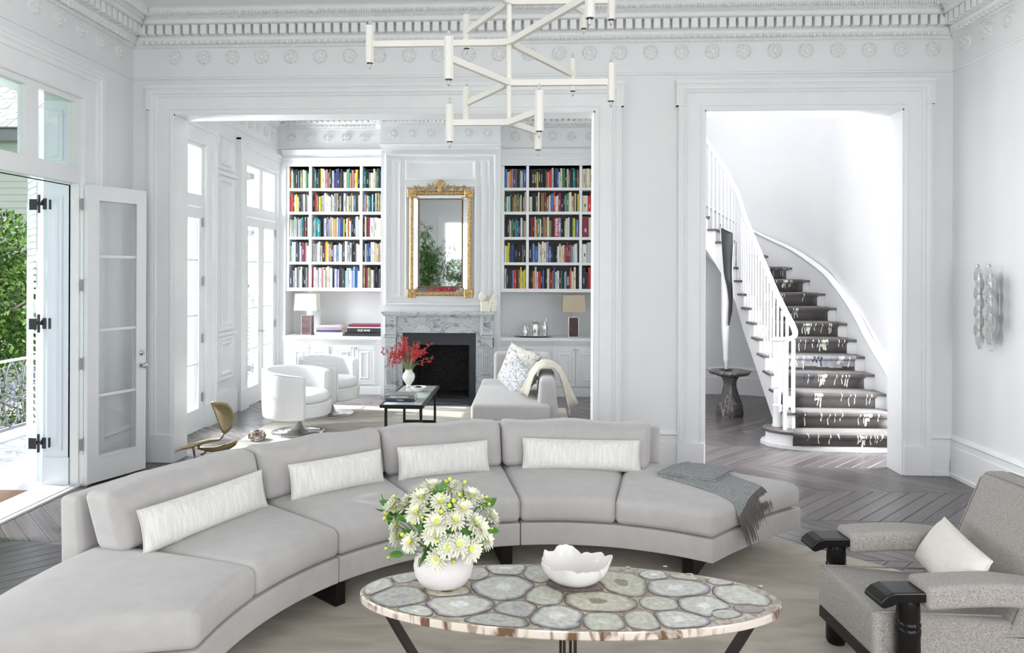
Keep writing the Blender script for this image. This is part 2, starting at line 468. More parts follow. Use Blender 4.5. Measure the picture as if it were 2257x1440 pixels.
    def rbox(s, S, r, n=(6, 6, 2), fn=lambda p: p, er=3):
        """rounded box centred on the origin, half sizes S, corner radius r, mapped by fn"""
        def coords(h, k):
            m = max(h-r, 0)
            e = [m+(h-m)*math.tan(math.radians(45)*t/er) for t in range(1, er+1)]
            inner = [-m+2*m*i/k for i in range(k+1)] if m > 0 else [0]
            return [-x for x in e[::-1]]+inner+e
        C = [coords(S[i], n[i]) for i in range(3)]
        seen = {}; vs = []; fs = []
        def vert(p):
            key = tuple(round(x, 6) for x in p)
            if key not in seen:
                inn = [max(-(S[i]-r), min(S[i]-r, p[i])) for i in range(3)]
                d = Vector([p[i]-inn[i] for i in range(3)])
                q = Vector(inn)+(d.normalized()*r if d.length > 0 else d)
                seen[key] = len(vs); vs.append(tuple(fn(q)))
            return seen[key]
        for a in range(3):
            b, c = (a+1) % 3, (a+2) % 3
            for sg in (-1, 1):
                for i in range(len(C[b])-1):
                    for j in range(len(C[c])-1):
                        q = []
                        for (di, dj) in ((0, 0), (1, 0), (1, 1), (0, 1)):
                            p = [0, 0, 0]; p[a] = sg*S[a]; p[b] = C[b][i+di]; p[c] = C[c][j+dj]
                            q.append(vert(p))
                        if sg < 0: q = q[::-1]
                        if len(set(q)) >= 3: fs.append(q)
        s.add(vs, fs); return s
    fix = False

def wloc(o):
    l = Vector((0, 0, 0))
    while o is not None:
        l += o.location
        o = o.parent
    return l

def obj(name, mb, mats, parent=None, smooth=False, origin=None, label=None, kind=None, bevel=0, subsurf=0):
    me = bpy.data.meshes.new(name)
    V = mb.v
    if parent is None:
        if origin is None:
            xs = [p[0] for p in V]; ys = [p[1] for p in V]; zs = [p[2] for p in V]
            origin = ((min(xs)+max(xs))/2, (min(ys)+max(ys))/2, min(zs))
        off = Vector(origin)
    else:
        base = wloc(parent)
        off = base+Vector(origin) if origin is not None else base
    me.from_pydata([(p[0]-off.x, p[1]-off.y, p[2]-off.z) for p in V], [], mb.f)
    if not isinstance(mats, (list, tuple)): mats = [mats]
    for m in mats: me.materials.append(MATS[m])
    if len(mats) > 1:
        me.polygons.foreach_set('material_index', mb.m)
    if mb.fix or smooth:
        bm = bmesh.new(); bm.from_mesh(me)
        bmesh.ops.recalc_face_normals(bm, faces=bm.faces)
        bm.to_mesh(me); bm.free()
    if smooth:
        me.polygons.foreach_set('use_smooth', [True]*len(me.polygons))
    if mb.rad:
        a = me.attributes.new('rad', 'FLOAT', 'POINT')
        a.data.foreach_set('value', mb.rad)
    me.update()
    o = bpy.data.objects.new(name, me)
    COL.objects.link(o)
    if parent is not None:
        o.parent = parent
        if origin is not None: o.location = origin
    else:
        o.location = off
    if label: o['label'] = label
    if kind: o['kind'] = kind
    if bevel:
        b = o.modifiers.new('bevel', 'BEVEL'); b.width = bevel; b.segments = 2; b.limit_method = 'ANGLE'
    if smooth == 'auto':
        me.set_sharp_from_angle(angle=math.radians(35))
    return o

def empty(name, loc=(0, 0, 0), label=None, cat=None, group=None, kind=None, parent=None):
    o = bpy.data.objects.new(name, None)
    o.empty_display_size = 0.1
    COL.objects.link(o); o.location = loc
    if parent: o.parent = parent
    return tag(o, label, cat, group, kind)

def tag(o, label=None, cat=None, group=None, kind=None):
    if label: o['label'] = label
    if cat: o['category'] = cat
    if group: o['group'] = group
    if kind: o['kind'] = kind
    return o

def place(o, loc, rz=0.0):
    o.location = loc; o.rotation_euler = (0, 0, rz); return o

def copy_tree(o, parent=None):
    c = o.copy(); COL.objects.link(c)
    if parent is not None: c.parent = parent
    for ch in list(o.children): copy_tree(ch, c)
    return c

def share(src, loc, parent, rot=None):
    c = src.copy(); COL.objects.link(c); c.parent = parent
    c.location = Vector(loc)-wloc(parent)
    if rot: c.rotation_euler = rot
    return c

# moulding running straight: profile [(out, z)], from p0 to p1 in plan, out = plan normal, e0/e1 miter signs
def molding(mb, prof, p0, p1, out, e0=0, e1=0):
    d = Vector((p1[0]-p0[0], p1[1]-p0[1])); d.normalize()
    a = [(p0[0]+out[0]*o+d.x*(e0*o), p0[1]+out[1]*o+d.y*(e0*o), z) for o, z in prof]
    b = [(p1[0]+out[0]*o-d.x*(e1*o), p1[1]+out[1]*o-d.y*(e1*o), z) for o, z in prof]
    n = len(prof)
    mb.add(a+b, [(i, i+1, n+i+1, n+i) for i in range(n-1)]+[tuple(range(n)), tuple(range(n, 2*n))])
    mb.fix = True

# frame around a rectangle: profile [(w, out)], fn maps (u, v, out)
def frame(mb, prof, u0, u1, v0, v1, fn, closed=True):
    n = len(prof)
    def corner(cu, cv, su, sv):
        return [fn(cu+su*w_, cv+sv*w_, o) for w_, o in prof]
    if closed:
        C = [corner(u0, v0, -1, -1), corner(u0, v1, -1, 1), corner(u1, v1, 1, 1), corner(u1, v0, 1, -1)]
        m = 4
    else:
        C = [corner(u0, v0, -1, 0), corner(u0, v1, -1, 1), corner(u1, v1, 1, 1), corner(u1, v0, 1, 0)]
        m = 3
    vs = [p for c in C for p in c]
    fs = []
    for i in range(m):
        j = (i+1) % 4
        for k in range(n-1):
            fs.append((i*n+k, i*n+k+1, j*n+k+1, j*n+k))
    if not closed:
        fs.append(tuple(range(n))); fs.append(tuple(range(3*n, 4*n)))
    mb.add(vs, fs); mb.fix = True

def text_mesh(mb, s, size, depth, fn, bold=False, align='CENTER', sx=1.0):
    cu = bpy.data.curves.new('t', 'FONT'); cu.body = s; cu.size = size; cu.extrude = depth
    cu.align_x = align; cu.align_y = 'CENTER'; cu.resolution_u = 2
    if bold: cu.offset = size*0.018
    o = bpy.data.objects.new('t', cu); COL.objects.link(o)
    dg = bpy.context.evaluated_depsgraph_get(); dg.update()
    me = o.evaluated_get(dg).to_mesh()
    mb.add([fn(v.co.x*sx, v.co.y, v.co.z) for v in me.vertices], [tuple(p.vertices) for p in me.polygons])
    mb.fix = True
    o.evaluated_get(dg).to_mesh_clear()
    bpy.data.objects.remove(o); bpy.data.curves.remove(cu)
# ------------------------------------------------------------------ the room
XL, XR, YM, YMB, YB, ZC = -3.742, 3.742, 6.65, 6.86, 10.90, 4.15
DOORS = [0.63, 2.95, 5.27, 7.55, 9.90]
DH, DZ = 0.58, 3.22
OP1, OP2, OPZ = (-3.33, 0.577), (1.558, 3.30), 3.25

# floor ------------------------------------------------------------
mb = MB(); mb.box(-4.04, 4.6, -3.3, 11.3, -0.25, -0.012)
floor = obj('floor', mb, 'gap_dark', kind='structure', origin=(0, 0, 0))
def clip(poly, ax, lim, sgn):
    out = []
    for i in range(len(poly)):
        a, b = poly[i-1], poly[i]
        ia, ib = sgn*(a[ax]-lim) <= 0, sgn*(b[ax]-lim) <= 0
        if ia != ib:
            t = (lim-a[ax])/(b[ax]-a[ax])
            out.append((a[0]+(b[0]-a[0])*t, a[1]+(b[1]-a[1])*t))
        if ib: out.append(b)
    return out
def inset(poly, g):
    n = len(poly); res = []
    area = sum(poly[i-1][0]*poly[i][1]-poly[i][0]*poly[i-1][1] for i in range(n))
    if area < 0: poly = poly[::-1]
    for i in range(n):
        p0, p1, p2 = Vector(poly[i-1]), Vector(poly[i]), Vector(poly[(i+1) % n])
        d1, d2 = (p1-p0), (p2-p1)
        if d1.length < 1e-5 or d2.length < 1e-5: return None
        d1.normalize(); d2.normalize()
        n1, n2 = Vector((-d1.y, d1.x)), Vector((-d2.y, d2.x))
        k = 1+n1.dot(n2)
        if k < 0.15: return None
        res.append(tuple(p1+(n1+n2)*(g/k)))
    return res
def plank_mesh(mb, poly, h=0.0):
    a = inset(poly, 0.0011); b = inset(poly, 0.0045)
    if not a or not b: return False
    n = len(a)
    mb.add([(x, y, -0.011) for x, y in a]+[(x, y, h-0.0026) for x, y in a]+[(x, y, h) for x, y in b],
           [(i, (i+1) % n, n+(i+1) % n, n+i) for i in range(n)]+[(n+i, n+(i+1) % n, 2*n+(i+1) % n, 2*n+i) for i in range(n)]+[tuple(2*n+i for i in range(n))])
    return True
C45 = math.cos(PI/4)
def rotp(p, o, s):
    x, y = p[0]-o[0], p[1]-o[1]
    return (x*C45+y*C45*s, -x*C45*s+y*C45)
PW, BW = 0.145, 0.73
planks = []
for k in range(-11, 8):
    ya = 5.37+BW*k; sgn = 1 if k % 2 == 0 else -1
    for i in range(-50, 50):
        xa = 2.081+PW*i+(0 if sgn > 0 else 0.71)
        poly = [(xa, ya), (xa+PW, ya), (xa+PW+sgn*BW, ya+BW), (xa+sgn*BW, ya+BW)]
        full = poly
        for ax, lim, sg in ((0, -3.77, -1), (0, 4.0, 1), (1, -3.05, -1), (1, 11.0, 1)):
            poly = clip(poly, ax, lim, sg)
            if len(poly) < 3: break
        if len(poly) < 3: continue
        cx_ = sum(p[0] for p in poly)/len(poly); cy_ = sum(p[1] for p in poly)/len(poly)
        vis = (4.0 < cy_ < 6.7 and (cx_ > 1.75 or cx_ < -2.3)) or (6.7 <= cy_ < 9.4 and 1.6 < cx_ < 3.6) or (6.7 <= cy_ < 9.9 and cx_ < 1.1)
        planks.append((vis, math.hypot(cx_, cy_), poly, poly == full, sgn, (xa, ya), (cx_, cy_)))
planks.sort(key=lambda t: (not t[0], t[1]))
rest = {1: MB(), -1: MB()}
shared = {}
for n_, (vis, d, poly, isfull, sgn, base, cen) in enumerate(planks):
    if n_ < 298 and vis:
        if isfull and sgn in shared:
            c = shared[sgn].copy(); COL.objects.link(c); c.parent = floor
            c.location = (base[0], base[1], random.uniform(-0.0006, 0.0004))
        else:
            m_ = MB()
            if not plank_mesh(m_, [rotp(p, base, sgn) for p in poly]): continue
            me_o = obj('plank', m_, 'floor_board', parent=floor)
            me_o.location = (base[0], base[1], 0); me_o.rotation_euler = (0, 0, sgn*PI/4)
            if isfull: shared[sgn] = me_o
    else:
        plank_mesh(rest[sgn], [rotp(p, (0, 0), sgn) for p in poly])
for sgn in (1, -1):
    o = obj('planks', rest[sgn], 'floor_board', parent=floor, kind='stuff')
    o.name = 'outer_planks'
    o.rotation_euler = (0, 0, sgn*PI/4)

# walls ------------------------------------------------------------
mb = MB()
ys = [-3.2]+[v for d in DOORS for v in (d-DH, d+DH)]+[11.2]
for i in range(0, len(ys), 2):
    mb.box(-4.04, XL, ys[i], ys[i+1], -0.25, ZC)
for d in DOORS:
    mb.box(-4.04, XL, d-DH, d+DH, DZ, ZC)
    mb.box(-4.04, XL, d-DH, d+DH, -0.25, -0.012)
obj('wall_left', mb, 'wall_paint', kind='structure')
mb = MB(); mb.box(XR, 4.3, 0.3, YMB, -0.25, ZC); mb.box(XR, 4.3, -3.2, -1.1, -0.25, ZC); mb.box(XR, 4.3, -1.1, 0.3, 3.5, ZC); mb.box(XR, 4.3, -1.1, 0.3, -0.25, 0.3)
obj('wall_right', mb, 'wall_paint', kind='structure')
mb = MB()
RW = [-2.2, 0.1, 2.4]
xs = [-4.04]+[v for d in RW for v in (d-0.62, d+0.62)]+[4.3]
for i in range(0, len(xs), 2): mb.box(xs[i], xs[i+1], -3.2, -3.0, -0.25, ZC)
for d in RW:
    mb.box(d-0.62, d+0.62, -3.2, -3.0, 3.4, ZC); mb.box(d-0.62, d+0.62, -3.2, -3.0, -0.25, 0.25)
obj('wall_rear', mb, 'wall_paint', kind='structure')
mb = MB()
mb.box(XL, OP1[0], YM, YMB, -0.02, OPZ)
mb.box(OP1[1], OP2[0], YM, YMB, -0.02, OPZ)
mb.box(OP2[1], 4.3, YM, YMB, -0.02, OPZ)
mb.box(XL, 4.3, YM, YMB, OPZ, ZC)
mb.box(1.14, 4.3, YM, YMB, ZC, 7.4)
obj('wall_middle', mb, 'wall_paint', kind='structure')
mb = MB(); mb.box(1.16, 1.30, YMB, 11.2, -0.02, 7.4)
obj('wall_partition', mb, 'wall_paint', kind='structure')
# far wall of the library: alcoves and chimney breast
BX0, BX1, BY = -2.146, -0.434, 10.31
mb = MB()
mb.box(XL, 1.16, 10.92, 11.2, -0.02, ZC)
mb.box(XL, BX0, 10.55, 10.92, 3.33, ZC); mb.box(BX1, 1.16, 10.55, 10.92, 3.33, ZC)
mb.box(XL, -3.62, 10.55, 10.92, 0, 3.33)
# breast with firebox hole
FX0, FX1, FZ = -1.665, -0.860, 0.75
mb.box(BX0, FX0, BY, 10.92, 0, ZC); mb.box(FX1, BX1, BY, 10.92, 0, ZC); mb.box(FX0, FX1, BY, 10.92, FZ, ZC)
obj('wall_far', mb, 'wall_paint', kind='structure')
# stair hall shell, curved behind the stair
HC = [(3.82, 7.80), (3.83, 8.2), (3.86, 9.2), (3.88, 9.7), (3.80, 10.1), (3.62, 10.45), (3.35, 10.68), (3.05, 10.79), (2.7, 10.83), (1.30, 10.85)]
def smooth_poly(P, sub=6):
    out = []
    n = len(P)
    for i in range(n-1):
        p0, p1, p2, p3 = [Vector(P[max(0, min(n-1, i+k))]) for k in (-1, 0, 1, 2)]
        for j in range(sub):
            t = j/sub
            out.append(0.5*((2*p1)+(p2-p0)*t+(2*p0-5*p1+4*p2-p3)*t*t+(3*p1-p0-3*p2+p3)*t**3))
    out.append(Vector(P[-1]))
    return out
hc = smooth_poly(HC)
mb = MB()
N_ = len(hc)
mb.add([(p.x, p.y, -0.02) for p in hc]+[(p.x, p.y, 7.4) for p in hc]+[(p.x+0.3, p.y+0.3, -0.02) for p in hc]+[(p.x+0.3, p.y+0.3, 7.4) for p in hc],
       [(i, i+1, N_+i+1, N_+i) for i in range(N_-1)]+[(2*N_+i+1, 2*N_+i, 3*N_+i, 3*N_+i+1) for i in range(N_-1)]+[(i+1, i, 2*N_+i, 2*N_+i+1) for i in range(N_-1)]+[(N_+i, N_+i+1, 3*N_+i+1, 3*N_+i) for i in range(N_-1)])
obj('wall_hall', mb, 'wall_paint', kind='structure', smooth='auto')
mb = MB(); mb.box(-4.04, 4.3, -3.2, YMB, ZC, ZC+0.2); mb.box(-4.04, 1.30, YMB, 11.2, ZC, ZC+0.2)
obj('ceiling', mb, 'ceiling_paint', kind='structure')
# upper wall face over the stair hall, left side of the stairwell
mb = MB(); mb.box(3.82, 4.1, 6.86, 7.80, 2.9, 7.4); mb.box(3.82, 3.88, 6.86, 6.95, 0, 2.9); mb.box(3.82, 3.88, 7.71, 7.82, 0, 2.9); mb.box(3.84, 3.87, 6.95, 7.71, 0, 0.3)
for _z in (0.9, 1.5, 2.1, 2.7): mb.box(3.84, 3.86, 6.95, 7.71, _z-0.015, _z+0.015)
obj('door_6', mb, 'trim_paint', kind='structure')  # unseen glazed door, added so that fill light can enter the hall
mb = MB(); mb.prism([(1.30, 3.2), (2.52, 4.4), (2.60, 7.4), (1.30, 7.4)], 9.86, 9.98, lambda a, b, h: (a, h, b))
obj('wall_stairwell', mb, 'wall_paint', kind='structure')

# door casings and openings ------------------------------------------
CAS = [(0, -0.02), (0, 0.045), (0.018, 0.05), (0.035, 0.05), (0.045, 0.036), (0.155, 0.036), (0.16, 0.05), (0.172, 0.056), (0.184, 0.05), (0.19, 0.062), (0.215, 0.066), (0.225, 0.06), (0.235, 0.06), (0.235, 0)]
def opening(name, x0, x1):
    r = empty(name, ((x0+x1)/2, YM, 0), kind='structure')
    mb = MB()
    frame(mb, CAS, x0, x1, 0.262, OPZ, lambda u, v, o: (u, YM-o, v), closed=False)
    # ears at the top corners
    for sx, x in ((-1, x0), (1, x1)):
        e = x+sx*0.235
        mb.box(e-0.02*(sx < 0)-0.0, e+0.02*(sx > 0)+0.0, YM-0.066, YM, OPZ+0.04, OPZ+0.268)
        mb.box(e-sx*0.06, e+sx*0.022, YM-0.07, YM, OPZ+0.04, OPZ+0.055)
    mb.box(x0-0.262, x1+0.262, YM-0.075, YM, OPZ+0.235, OPZ+0.268)
    mb.box(x0-0.25, x1+0.25, YM-0.058, YM, OPZ+0.20, OPZ+0.235)
    obj('casing', mb, 'trim_paint', parent=r)
    mb = MB()
    for sx, x in ((-1, x0), (1, x1)):
        mb.bbox(min(x+sx*0.0, x+sx*0.242), max(x+sx*0.0, x+sx*0.242), YM-0.062, YM, 0, 0.262, 0.004)
    obj('plinth', mb, 'trim_paint', parent=r)
    mb = MB()
    for sx, x in ((-1, x0), (1, x1)):
        mb.box(x, x-sx*0.012, YM-0.04, YMB+0.01, 0, OPZ)
    mb.box(x0, x1, YM-0.04, YMB+0.01, OPZ-0.012, OPZ)
    obj('jamb', mb, 'trim_paint', parent=r)
    mb = MB(); frame(mb, [(0, -0.02), (0, 0.03), (0.2, 0.035), (0.22, 0)], x0, x1, 0, OPZ, lambda u, v, o: (u, YMB+o, v), closed=False)
    obj('rear_casing', mb, 'trim_paint', parent=r)
opening('trim_1', *OP1)
opening('trim_2', *OP2)

# baseboards -----------------------------------------------------------
BASE = [(0, 0.362), (0.012, 0.360), (0.020, 0.350), (0.030, 0.345), (0.036, 0.330), (0.026, 0.320), (0.022, 0.315), (0.022, 0.268), (0.030, 0.262), (0.030, 0.035), (0.045, 0.030), (0.045, 0)]
def run(name, segs, mat='trim_paint', prof=BASE):
    mb = MB()
    for p0, p1, out, e0, e1 in segs: molding(mb, prof, p0, p1, out, e0, e1)
    return obj(name, mb, mat, kind='structure')
run('baseboard_right', [((XR, -3.0), (XR, YM), (-1, 0), 0, 1)])
run('baseboard_middle', [((OP1[1]+0.235, YM), (OP2[0]-0.235, YM), (0, -1), 0, 0), ((OP2[1]+0.235, YM), (XR, YM), (0, -1), 0, 1), ((XL, YM), (OP1[0]-0.235, YM), (0, -1), 1, 0)])
segs = []
bz = [(-3.0, DOORS[0]-0.86)]+[(DOORS[i]+0.86, DOORS[i+1]-0.86) for i in range(2)]+[(DOORS[2]+0.86, YM), (YMB, DOORS[3]-0.3)]
run('baseboard_left', [((XL, a), (XL, b), (1, 0), 0, 0) for a, b in bz if b > a])
mb = MB()
P = hc
for i in range(len(P)-1):
    a, b = P[i], P[i+1]
    if a.x < 3.55 or a.y < 8.0:
        d = (b-a).normalized(); out = (-d.y, d.x)
        molding(mb, [(0, 0.40), (0.02, 0.39), (0.03, 0.36), (0.02, 0.35), (0.02, 0.25), (0.03, 0.24), (0.03, 0)], (a.x, a.y), (b.x, b.y), out, 0, 0)
obj('baseboard_hall', mb, 'trim_paint', kind='structure')

# cornice ---------------------------------------------------------------
CORN = [(0.0, 3.872), (0.016, 3.876), (0.020, 3.890), (0.028, 3.896), (0.050, 3.905), (0.072, 3.930), (0.080, 3.950), (0.090, 3.952), (0.090, 4.040), (0.185, 4.042), (0.200, 4.046), (0.200, 4.076), (0.212, 4.080), (0.222, 4.090), (0.240, 4.094), (0.262, 4.102), (0.296, 4.128), (0.31, 4.142), (0.335, 4.150)]
PIC = [(0, 3.578), (0.014, 3.582), (0.018, 3.592), (0.014, 3.600), (0, 3.606)]
dent_src = []
def blob(mb, c, d, u, v):
    """a little rounded bump: c centre, d outward height vector, u, v half-axes"""
    c, d, u, v = Vector(c), Vector(d), Vector(u), Vector(v)
    r = [c+u*math.cos(a)+v*math.sin(a) for a in [PI*k/3 for k in range(6)]]
    q = [c+d*0.75+(u*math.cos(a)+v*math.sin(a))*0.55 for a in [PI*k/3 for k in range(6)]]
    mb.add(r+q+[c+d], [(i, (i+1) % 6, 6+(i+1) % 6, 6+i) for i in range(6)]+[(6+i, 6+(i+1) % 6, 12) for i in range(6)])
def cornice(name, segs, single=True, pitch=0.083, orn=True):
    body = MB()
    for p0, p1, out, e0, e1 in segs:
        molding(body, CORN, p0, p1, out, e0, e1)
        molding(body, PIC, p0, p1, out, e0, e1)
    root = obj(name, body, 'plaster', kind='structure')
    orn_mb = MB(); dn = MB()
    for p0, p1, out, e0, e1 in segs:
        L = math.hypot(p1[0]-p0[0], p1[1]-p0[1]); d = Vector((p1[0]-p0[0], p1[1]-p0[1], 0)).normalized(); o3 = Vector((out[0], out[1], 0)); z3 = Vector((0, 0, 1))
        P0 = Vector((p0[0], p0[1], 0))
        s = 0.13 if e0 > 0 else 0.0
        e = L-(0.13 if e1 > 0 else 0.0)
        n = int((e-s)/pitch)
        for i in range(n+1):
            c = P0+d*(s+pitch*(i+0.5)*((e-s)/(pitch*(n+1)) if n else 1))
            a = c+o3*0.128+z3*3.998
            if single:
                if not dent_src or dent_src[0][1] != tuple(out):
                    m_ = MB()
                    hx = 0.0285 if abs(d.x) > 0.5 else 0.0385; hy = 0.0385 if abs(d.x) > 0.5 else 0.0285
                    m_.bbox(-hx, hx, -hy, hy, -0.0425, 0.0425, 0.003)
                    dobj = obj('dentil', m_, 'plaster', parent=root, origin=None)
                    # vertices were shifted by the root's origin: shift them back so that the mesh is centred
                    off = wloc(root)
                    for vv in dobj.data.vertices: vv.co += off
                    dobj.location = a-off
                    dent_src[:] = [(dobj, tuple(out))]
                else:
                    share(dent_src[0][0], a, root)
            else:
                hx = 0.0285 if abs(d.x) > 0.5 else 0.0385; hy = 0.0385 if abs(d.x) > 0.5 else 0.0285
                dn.box(a.x-hx, a.x+hx, a.y-hy, a.y+hy, a.z-0.0425, a.z+0.0425)
        if orn:
            m = int((e-s)/0.058)
            for i in range(m):
                c = P0+d*(s+0.058*(i+0.5))
                blob(orn_mb, c+o3*0.052+z3*3.914, o3*0.034-z3*0.018, d*0.017, (o3*0.6+z3).normalized()*0.026)
                for q in (-0.5,):
                    c2 = c+d*0.058*q
                    orn_mb.cbox(c2+o3*0.056+z3*3.914, (abs(d.x)*0.007+abs(out[0])*0.02, abs(d.y)*0.007+abs(out[1])*0.02, 0.036))
                for q in (-0.25, 0.25):
                    c2 = c+d*0.058*q
                    blob(orn_mb, c2+o3*0.018+z3*3.880, o3*0.018-z3*0.006, d*0.009, z3*0.008)
                    blob(orn_mb, c2+o3*0.222+z3*4.084, o3*0.020-z3*0.010, d*0.008, z3*0.008)
            m = int((L-0.3)/0.098)
            for i in range(m):
                c = P0+d*(0.25+0.098*(i+0.5))
                for q, hh in ((-0.030, 0.8), (-0.012, 1.0), (0.012, 1.0), (0.030, 0.8)):
                    blob(orn_mb, c+d*q+o3*0.276+z3*4.112, (o3*0.026-z3*0.026), d*0.006+(o3*0.5+z3)*0.004*(1 if q > 0 else -1), (o3*1.2+z3).normalized()*0.024*hh)
                blob(orn_mb, c+d*0.049+o3*0.270+z3*4.108, (o3*0.024-z3*0.024), d*0.009, (o3*1.2+z3).normalized()*0.018)
    if dn.v: obj('dentil_row', dn, 'plaster', parent=root, kind='stuff')
    if orn_mb.v: obj('carved_ornament', orn_mb, 'plaster', parent=root, kind='stuff', smooth=True)
    return root
c1 = cornice('trim_3', [((XL, YM), (XR, YM), (0, -1), 1, 1)])
c2 = cornice('trim_4', [((XL, 3.4), (XL, YM), (1, 0), 0, 1)])
c3 = cornice('trim_5', [((XR, 4.4), (XR, YM), (-1, 0), 0, 1)])
c4 = cornice('trim_6', [((XL, YMB), (XL, 10.55), (1, 0), 0, 1), ((XL, 10.55), (BX0, 10.55), (0, -1), 1, 1), ((BX0, 10.55), (BX0, 10.25), (-1, 0), 1, -1), ((BX0, 10.25), (BX1, 10.25), (0, -1), -1, -1), ((BX1, 10.25), (BX1, 10.55), (1, 0), -1, 1), ((BX1, 10.55), (1.16, 10.55), (0, -1), 1, 1)], single=False, pitch=0.084)
# the breast frieze stands a little proud
mb = MB(); mb.box(BX0, BX1, 10.25, BY, 3.57, ZC)
obj('trim_7', mb, 'plaster', kind='structure')

def rosette_mesh():
    m = MB()
    seg = 32
    R = 0.067
    prof = [(1.0, 0), (1.0, 0.010), (0.93, 0.016), (0.86, 0.011), (0.82, 0.006), (0.74, 0.012), (0.52, 0.016), (0.36, 0.008), (0.30, 0.008), (0.24, 0.018), (0.10, 0.022)]
    vs = []
    for i, (r, h) in enumerate(prof):
        for k in range(seg):
            a = 2*PI*k/seg
            hh = h*(1.0 if i not in (5, 6, 1, 2) else (1.15 if (k//2) % 2 == 0 else 0.55))
            vs.append((R*r*math.cos(a), -hh*1.35, R*r*math.sin(a)))
    vs.append((0, -0.030, 0))
    n = len(prof)
    fs = [(i*seg+k, (i+1)*seg+k, (i+1)*seg+(k+1) % seg, i*seg+(k+1) % seg) for i in range(n-1) for k in range(seg)]
    fs += [((n-1)*seg+k, len(vs)-1, (n-1)*seg+(k+1) % seg) for k in range(seg)]
    m.add(vs, fs)
    return m
def rosettes(root, pts, out):
    rz = {(0, -1): 0, (1, 0): PI/2, (-1, 0): -PI/2}[out]
    for p in pts:
        if not ROS:
            o = obj('rosette', rosette_mesh(), 'plaster', parent=root, smooth='auto')
            off = wloc(root)
            for vv in o.data.vertices: vv.co += off
            ROS.append(o)
            o.location = Vector(p)-off; o.rotation_euler = (0, 0, rz)
        else:
            share(ROS[0], p, root, (0, 0, rz))
ROS = []
rosettes(c1, [(-3.336+0.2759*k, YM, 3.785) for k in range(26)], (0, -1))
rosettes(c2, [(XL, 6.415-0.285*k, 3.785) for k in range(7)], (1, 0))
rosettes(c3, [(XR, 6.45-0.285*k, 3.785) for k in range(5)], (-1, 0))
rosettes(c4, [(XL, 10.32-0.275*k, 3.75) for k in range(10)]+[], (1, 0))
rosettes(c4, [(-3.53+0.268*k, 10.55, 3.75) for k in range(5)]+[(-0.22+0.268*k, 10.55, 3.75) for k in range(5)]+[(-1.96+0.268*k, 10.25, 3.75) for k in range(6)], (0, -1))

# panelling between the library doors ---------------------------------------
PANP = [(0, 0), (0, 0.018), (0.018, 0.026), (0.035, 0.018), (0.05, 0.006), (0.055, 0)]
PANI = [(-0.055, 0), (-0.045, 0.006), (-0.03, 0.018), (-0.018, 0.026), (0, 0.018), (0, 0)]
mb = MB()
FL = lambda u, v, o: (XL+o, u, v)
for z0, z1 in ((0.45, 0.98), (1.06, 2.92), (3.02, 3.44)):
    frame(mb, PANI, 8.50, 8.95, z0, z1, FL)
    frame(mb, PANI, 8.57, 8.88, z0+0.06, z1-0.06, FL)
mb.box(XL, XL+0.03, 8.42, 9.03, 1.0, 1.04)
mb.box(XL, XL+0.03, 8.42, 9.03, 2.95, 2.985)
mb.box(XL, XL+0.035, 8.42, 9.03, 0, 0.30)
obj('trim_8', mb, 'trim_paint', kind='structure')

